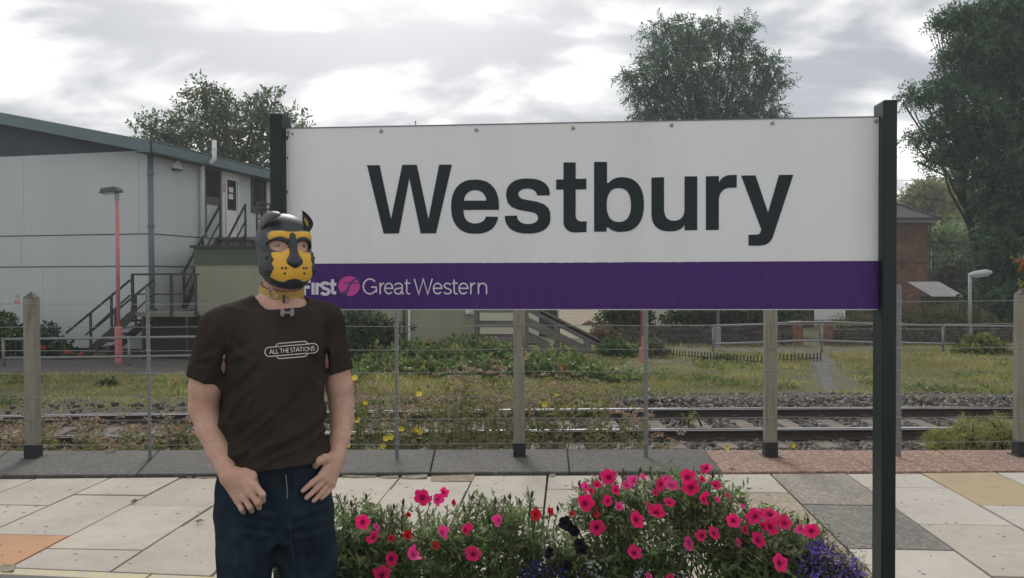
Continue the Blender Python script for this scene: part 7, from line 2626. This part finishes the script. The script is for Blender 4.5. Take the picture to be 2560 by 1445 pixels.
ear([(644, 588, 2.492), (645, 556, 2.470), (658, 535, 2.448), (678, 526, 2.440), (695, 529, 2.442),
     (648, 584, 2.450), (654, 560, 2.425), (668, 543, 2.408), (686, 533, 2.402), (701, 532, 2.414),
     (655, 578, 2.442), (665, 561, 2.412), (680, 550, 2.398), (694, 545, 2.398), (704, 537, 2.412)],
    [(0, 1, 6, 5), (1, 2, 7, 6), (2, 3, 8, 7), (3, 4, 9, 8), (5, 6, 11, 10), (6, 7, 12, 11), (7, 8, 13, 12), (8, 9, 14, 13)], leather)
ear([(753, 548, 2.455), (760, 568, 2.465), (768, 588, 2.482),
     (757, 530, 2.466), (772, 546, 2.478), (780, 574, 2.492),
     (750, 523, 2.446), (766, 530, 2.458), (788, 556, 2.476)],
    [(0, 1, 4, 3), (1, 2, 5, 4), (3, 4, 7, 6), (4, 5, 8, 7)], leather)
ear([(758, 548, 2.452), (768, 572, 2.464), (761, 538, 2.458), (776, 562, 2.472)], [(0, 1, 3, 2)], mat('ochre_ear_lining', (.30, .20, .04), .6), 'ear_lining', .002)
# eyes in the openings
eye_w = mat('eye_white', (.30, .26, .24), .4)
iris_m = mat('dark_iris', (.03, .025, .02), .2)
lid_m = mat('shadowed_eyelid', (.40, .24, .185), .6)
for s_ in (-1, 1):
    # surface of the face inside the opening
    for yy in np.linspace(.13, .05, 160):
        if hood_sdf(*[np.float64(q) for q in (s_ * .0365, yy, .010)]) + .0078 < 0:
            break
    E = Grid(hl(s_ * .0365, yy, .010) - .03, hl(s_ * .0365, yy, .010) + .03, .0015)
    E.add(lambda X, Y, Z: ell(*head_local(X, Y, Z), (s_ * .0375, yy - .0028, .0095), (.0120, .0048, .0030)), hl(s_ * .0365, yy, .01) - .02, hl(s_ * .0365, yy, .01) + .02, .002)
    ey = link('eye', E.mesh('eye'), eye_w, person)
    E.D[:] = .5
    E.add(lambda X, Y, Z: ell(*head_local(X, Y, Z), (s_ * .0375 + .003, yy - .0018, .0097), (.0052, .0046, .0032)), hl(s_ * .0365, yy, .01) - .02, hl(s_ * .0365, yy, .01) + .02, .002)
    link('iris', E.mesh('iris'), iris_m, ey)
    for dz, rz, mm in ((.0140, .0030, lid_m),):
        E.D[:] = .5
        E.add(lambda X, Y, Z: ell(*head_local(X, Y, Z), (s_ * .0375, yy - .0035, dz), (.0150, .0060, rz)), hl(s_ * .0365, yy, .01) - .025, hl(s_ * .0365, yy, .01) + .025, .002)
        link('eyelid', E.mesh('eyelid'), mm, person)

# ---- collar with buckle and bone-shaped tag
CG = Grid(tup(at(704, 735, 2.52)) - .11, tup(at(704, 735, 2.52)) + .11, .0024)
Xc, Yc, Zc = CG.pts()
na, nb_ = tup(nk0), tup(nk1)
nd = nb_ - na
tt = np.clip(((Xc - na[0]) * nd[0] + (Yc - na[1]) * nd[1] + (Zc - na[2]) * nd[2]) / (nd @ nd), 0, 1.2)
rad = np.sqrt((Xc - na[0] - tt * nd[0]) ** 2 + (Yc - na[1] - tt * nd[1]) ** 2 + (Zc - na[2] - tt * nd[2]) ** 2) - (.056 + tt * .008)
acx = Xc - (na[0] + tt * nd[0])
acy = Yc - (na[1] + tt * nd[1])
fr_ = acx * TF[0] + acy * TF[1]
COLZ = at(703, 724, 2.515).z
pl_ = Zc - (COLZ - .30 * fr_)
base_c = np.maximum(np.abs(rad - .0058) - .0028, np.abs(pl_) - .0150)
CG.D = base_c.astype(np.float32)
coll_m = mat('ochre_leather_collar', (.42, .25, .045), .5, .12, 30, bump=.2, bscale=240, bdist=.001)
collar = link('collar', CG.mesh('collar'), coll_m, person)
CG.D = np.maximum(np.abs(rad - .0062) - .0030, np.abs(np.abs(pl_) - .0152) - .0012).astype(np.float32)
link('collar_edging', CG.mesh('collar_edging'), leather, collar)
cb = bvh_of(collar)
sil = mat('tarnished_silver', (.45, .43, .40), .35, .15, 40, metal=.9)


def on_collar(px_, py_, lift):
    p = on_mesh([cb], px_, py_, lift)
    return p if p is not None else at(px_, py_, 2.445)


bk = [(672, 727), (676, 742), (690, 746), (694, 742), (691, 731), (680, 725)]
bk = [on_collar(x, y, .004) for x, y in bk]
MB().tube(bk + bk[:1], .0024, 6).build('buckle', sil, collar, smooth=True)
kp = [on_collar(x, y, .003) for x, y in ((710, 738), (709, 757))]
MB().bar(kp[0], kp[1], .007, .003).build('keeper_loop', leather, collar)
dr_ = [(717, 737), (721, 741), (723, 748), (720, 754), (716, 755)]
dr_ = [on_collar(x, y, .006) for x, y in dr_]
MB().tube(dr_, .0016, 6).build('ring', sil, collar, smooth=True)
tagc = at(718, 781, 2.40)
lk = [dr_[3], at(720, 760, 2.405), at(719, 768, 2.398), at(719, 774, 2.398)]
MB().tube(lk, .0015, 6).build('chain_link', sil, collar, smooth=True)
bone = []
for cx_b, cy_b, a0, a1 in ((16, -6.4, -200, 10), (16, 6.4, -10, 200), (-16, 6.4, -20, 190), (-16, -6.4, 170, 380)):
    bone += [(cx_b * .8 + 6 * math.cos(R(a0 + (a1 - a0) * i / 8)), cy_b * .8 + 6 * math.sin(R(a0 + (a1 - a0) * i / 8))) for i in range(9)]
bone = [(x * .92, y * .92) for x, y in bone]
tsd, tnn = Vector((.92, .38, 0)).normalized(), Vector((.38, -.92, .1)).normalized()
MB().prism([tagc + tsd * (x * .00118) + UP * (y * .00118) for x, y in bone], tnn * -.002).build('bone_tag', mat('dull_tag_metal', (.20, .19, .18), .45, .3, 90, metal=.4), collar, bevel=.0006)

# ---- printed badge on the shirt and the seams of the jeans (flat print laid on the cloth)
sb = bvh_of(shirt)
jb = bvh_of(jeans)
print_w = mat('white_shirt_print', (.62, .60, .58), .8, .05, 30)


def densify(p, step_):
    o_ = [p[0]]
    for a, b in zip(p, p[1:]):
        n = max(1, int(math.hypot(b[0] - a[0], b[1] - a[1]) / step_))
        o_ += [(a[0] + (b[0] - a[0]) * i / n, a[1] + (b[1] - a[1]) * i / n) for i in range(1, n + 1)]
    return o_


def print_on(name, paths, w, zx, bv, m, parent, step_=14, lift=.0016):
    mb = MB()
    for k, (pth, closed) in enumerate(paths):
        pth = densify(list(pth) + ([pth[0]] if closed else []), step_)
        if closed:
            pth = pth[:-1]
        lr = stroke_quads(pth, w, closed)
        vs_, ok = [], True
        for a, b in lr:
            for q_ in (a, b):
                h = on_mesh([bv], *zx(q_.x, q_.y), lift + .00012 * (k % 6))
                if h is None:
                    ok = False
                    break
                vs_.append(h)
            if not ok:
                break
        if not ok:
            continue
        m_ = len(lr)
        mb.add(vs_, [(2 * i, 2 * i + 1, 2 * ((i + 1) % m_) + 1, 2 * ((i + 1) % m_)) for i in range(m_ if closed else m_ - 1)])
    return mb.build(name, m, parent)


zs_ = lambda x, y: (620 + x * .0859, 820 + y * .0859)
# badge drawn in a straight frame (u along, v down) and tilted like the photographed shirt
def tilt(u, v):
    return (1258 + u * 1.0 + v * .06, 640 + v - u * .083)


cap = arc(-648 + 0, 0, 118, 132, 90, 270, 16) + arc(648, 0, 118, 132, 270, 450, 16)
bad = [([tilt(x, y) for x, y in cap], True),
       ([tilt(x, y) for x, y in [(-455, -138)] + arc(-340, -138, 105, 82, 180, 90, 8) + arc(370, -138, 105, 82, 90, 0, 8) + [(478, -138)]], False),
       ([tilt(x, y) for x, y in [(-430, 138)] + arc(-330, 138, 105, 82, 180, 270, 8) + arc(340, 138, 110, 82, 270, 360, 8) + [(455, 138)]], False)]
print_on('badge_outline', bad, 26, zs_, sb, print_w, shirt)
H_ = 120


def gl_(ch, x, w):
    b, t = H_ / 2, -H_ / 2
    m_ = 0
    return {'A': [[(x, b), (x + w / 2, t), (x + w, b)], [(x + w * .2, b * .35), (x + w * .8, b * .35)]], 'L': [[(x, t), (x, b), (x + w, b)]], 'T': [[(x, t), (x + w, t)], [(x + w / 2, t), (x + w / 2, b)]],
            'H': [[(x, t), (x, b)], [(x + w, t), (x + w, b)], [(x, m_), (x + w, m_)]], 'E': [[(x + w, t), (x, t), (x, b), (x + w, b)], [(x, m_), (x + w * .85, m_)]], 'I': [[(x, t), (x, b)]],
            'O': [arc(x + w / 2, 0, w / 2, H_ / 2, 0, 360, 20)], 'N': [[(x, b), (x, t), (x + w, b), (x + w, t)]],
            'S': [arc(x + w / 2, t + H_ * .25, w * .46, H_ * .25, 40, 235, 10) + [(x + w * .55, m_)] + arc(x + w / 2, b - H_ * .25, w * .5, H_ * .25, 60, -140, 10)]}[ch]


txt = [('A', -636, 100), ('L', -516, 62), ('L', -436, 62), ('T', -340, 84), ('H', -232, 82), ('E', -124, 56), ('S', -26, 60), ('T', 48, 78), ('A', 134, 98), ('T', 236, 78), ('I', 346, 0), ('O', 378, 104), ('N', 506, 80), ('S', 608, 54)]
tp_ = []
for ch, x, w in txt:
    for p in gl_(ch, x, w):
        tp_.append(([tilt(a, b) for a, b in p], False))
print_on('badge_lettering', tp_, 19, zs_, sb, print_w, shirt, 10, .002)
thread = mat('pale_seam_thread', (.35, .34, .30), .9)
thread2 = mat('dark_seam_thread', (.035, .045, .055), .9)
idp = lambda x, y: (x, y)
print_on('fly_stitching', [([(714, 1185), (716, 1205), (718, 1228), (717, 1246)], False)], 1.3, idp, jb, thread, jeans, 5, .0012)
print_on('fly_stitching', [([(735, 1182), (738, 1205), (739, 1235)], False), ([(744, 1180), (747, 1210)], False)], 1.1, idp, jb, thread2, jeans, 5, .0012)
print_on('leg_seam', [([(722, 1300), (728, 1350), (736, 1400), (742, 1440)], False)], 1.2, idp, jb, thread2, jeans, 6, .0012)
# finger nails
nail_m = mat('finger_nail', (.56, .34, .28), .3)
pbv = bvh_of(person)
for (x, y, w, h) in ((757.5, 1225, 3.2, 4.0), (766.5, 1243, 3.2, 4.0), (784.5, 1250, 3.2, 4.0), (803.5, 1244, 2.8, 3.4), (657, 1250, 3.4, 4.2), (646.5, 1268, 3.4, 4.2), (629, 1276, 3.2, 4.0), (608, 1279, 2.8, 3.4)):
    P = []
    for i in range(10):
        a = 2 * math.pi * i / 10
        q_ = on_mesh([pbv], x + w * math.cos(a), y + h * math.sin(a), .0007)
        if q_ is not None:
            P.append(q_)
    if len(P) == 10 and max((p - P[0]).length for p in P) < .02:
        MB().add(P, [tuple(range(10))]).build('finger_nail', nail_m, person)

# =================================================================== HAZE volume, added to imitate the pale veil of lens glare
hzm = bpy.data.materials.new('added_pale_haze')
hzm.use_nodes = True
hn = hzm.node_tree
hn.nodes.clear()
ho = hn.nodes.new('ShaderNodeOutputMaterial')
hv = hn.nodes.new('ShaderNodeVolumePrincipled')
hv.inputs['Color'].default_value = (.93, .96, 1, 1)
hv.inputs['Density'].default_value = .0013
hv.inputs['Anisotropy'].default_value = .3
hn.links.new(hv.outputs[0], ho.inputs['Volume'])
hz_o = MB().box(-120, 120, -8, 100, GZ - 1, 21).build('haze', hzm)
tag(hz_o, 'thin pale haze added over the whole place to imitate lens glare', 'haze', kind='stuff')
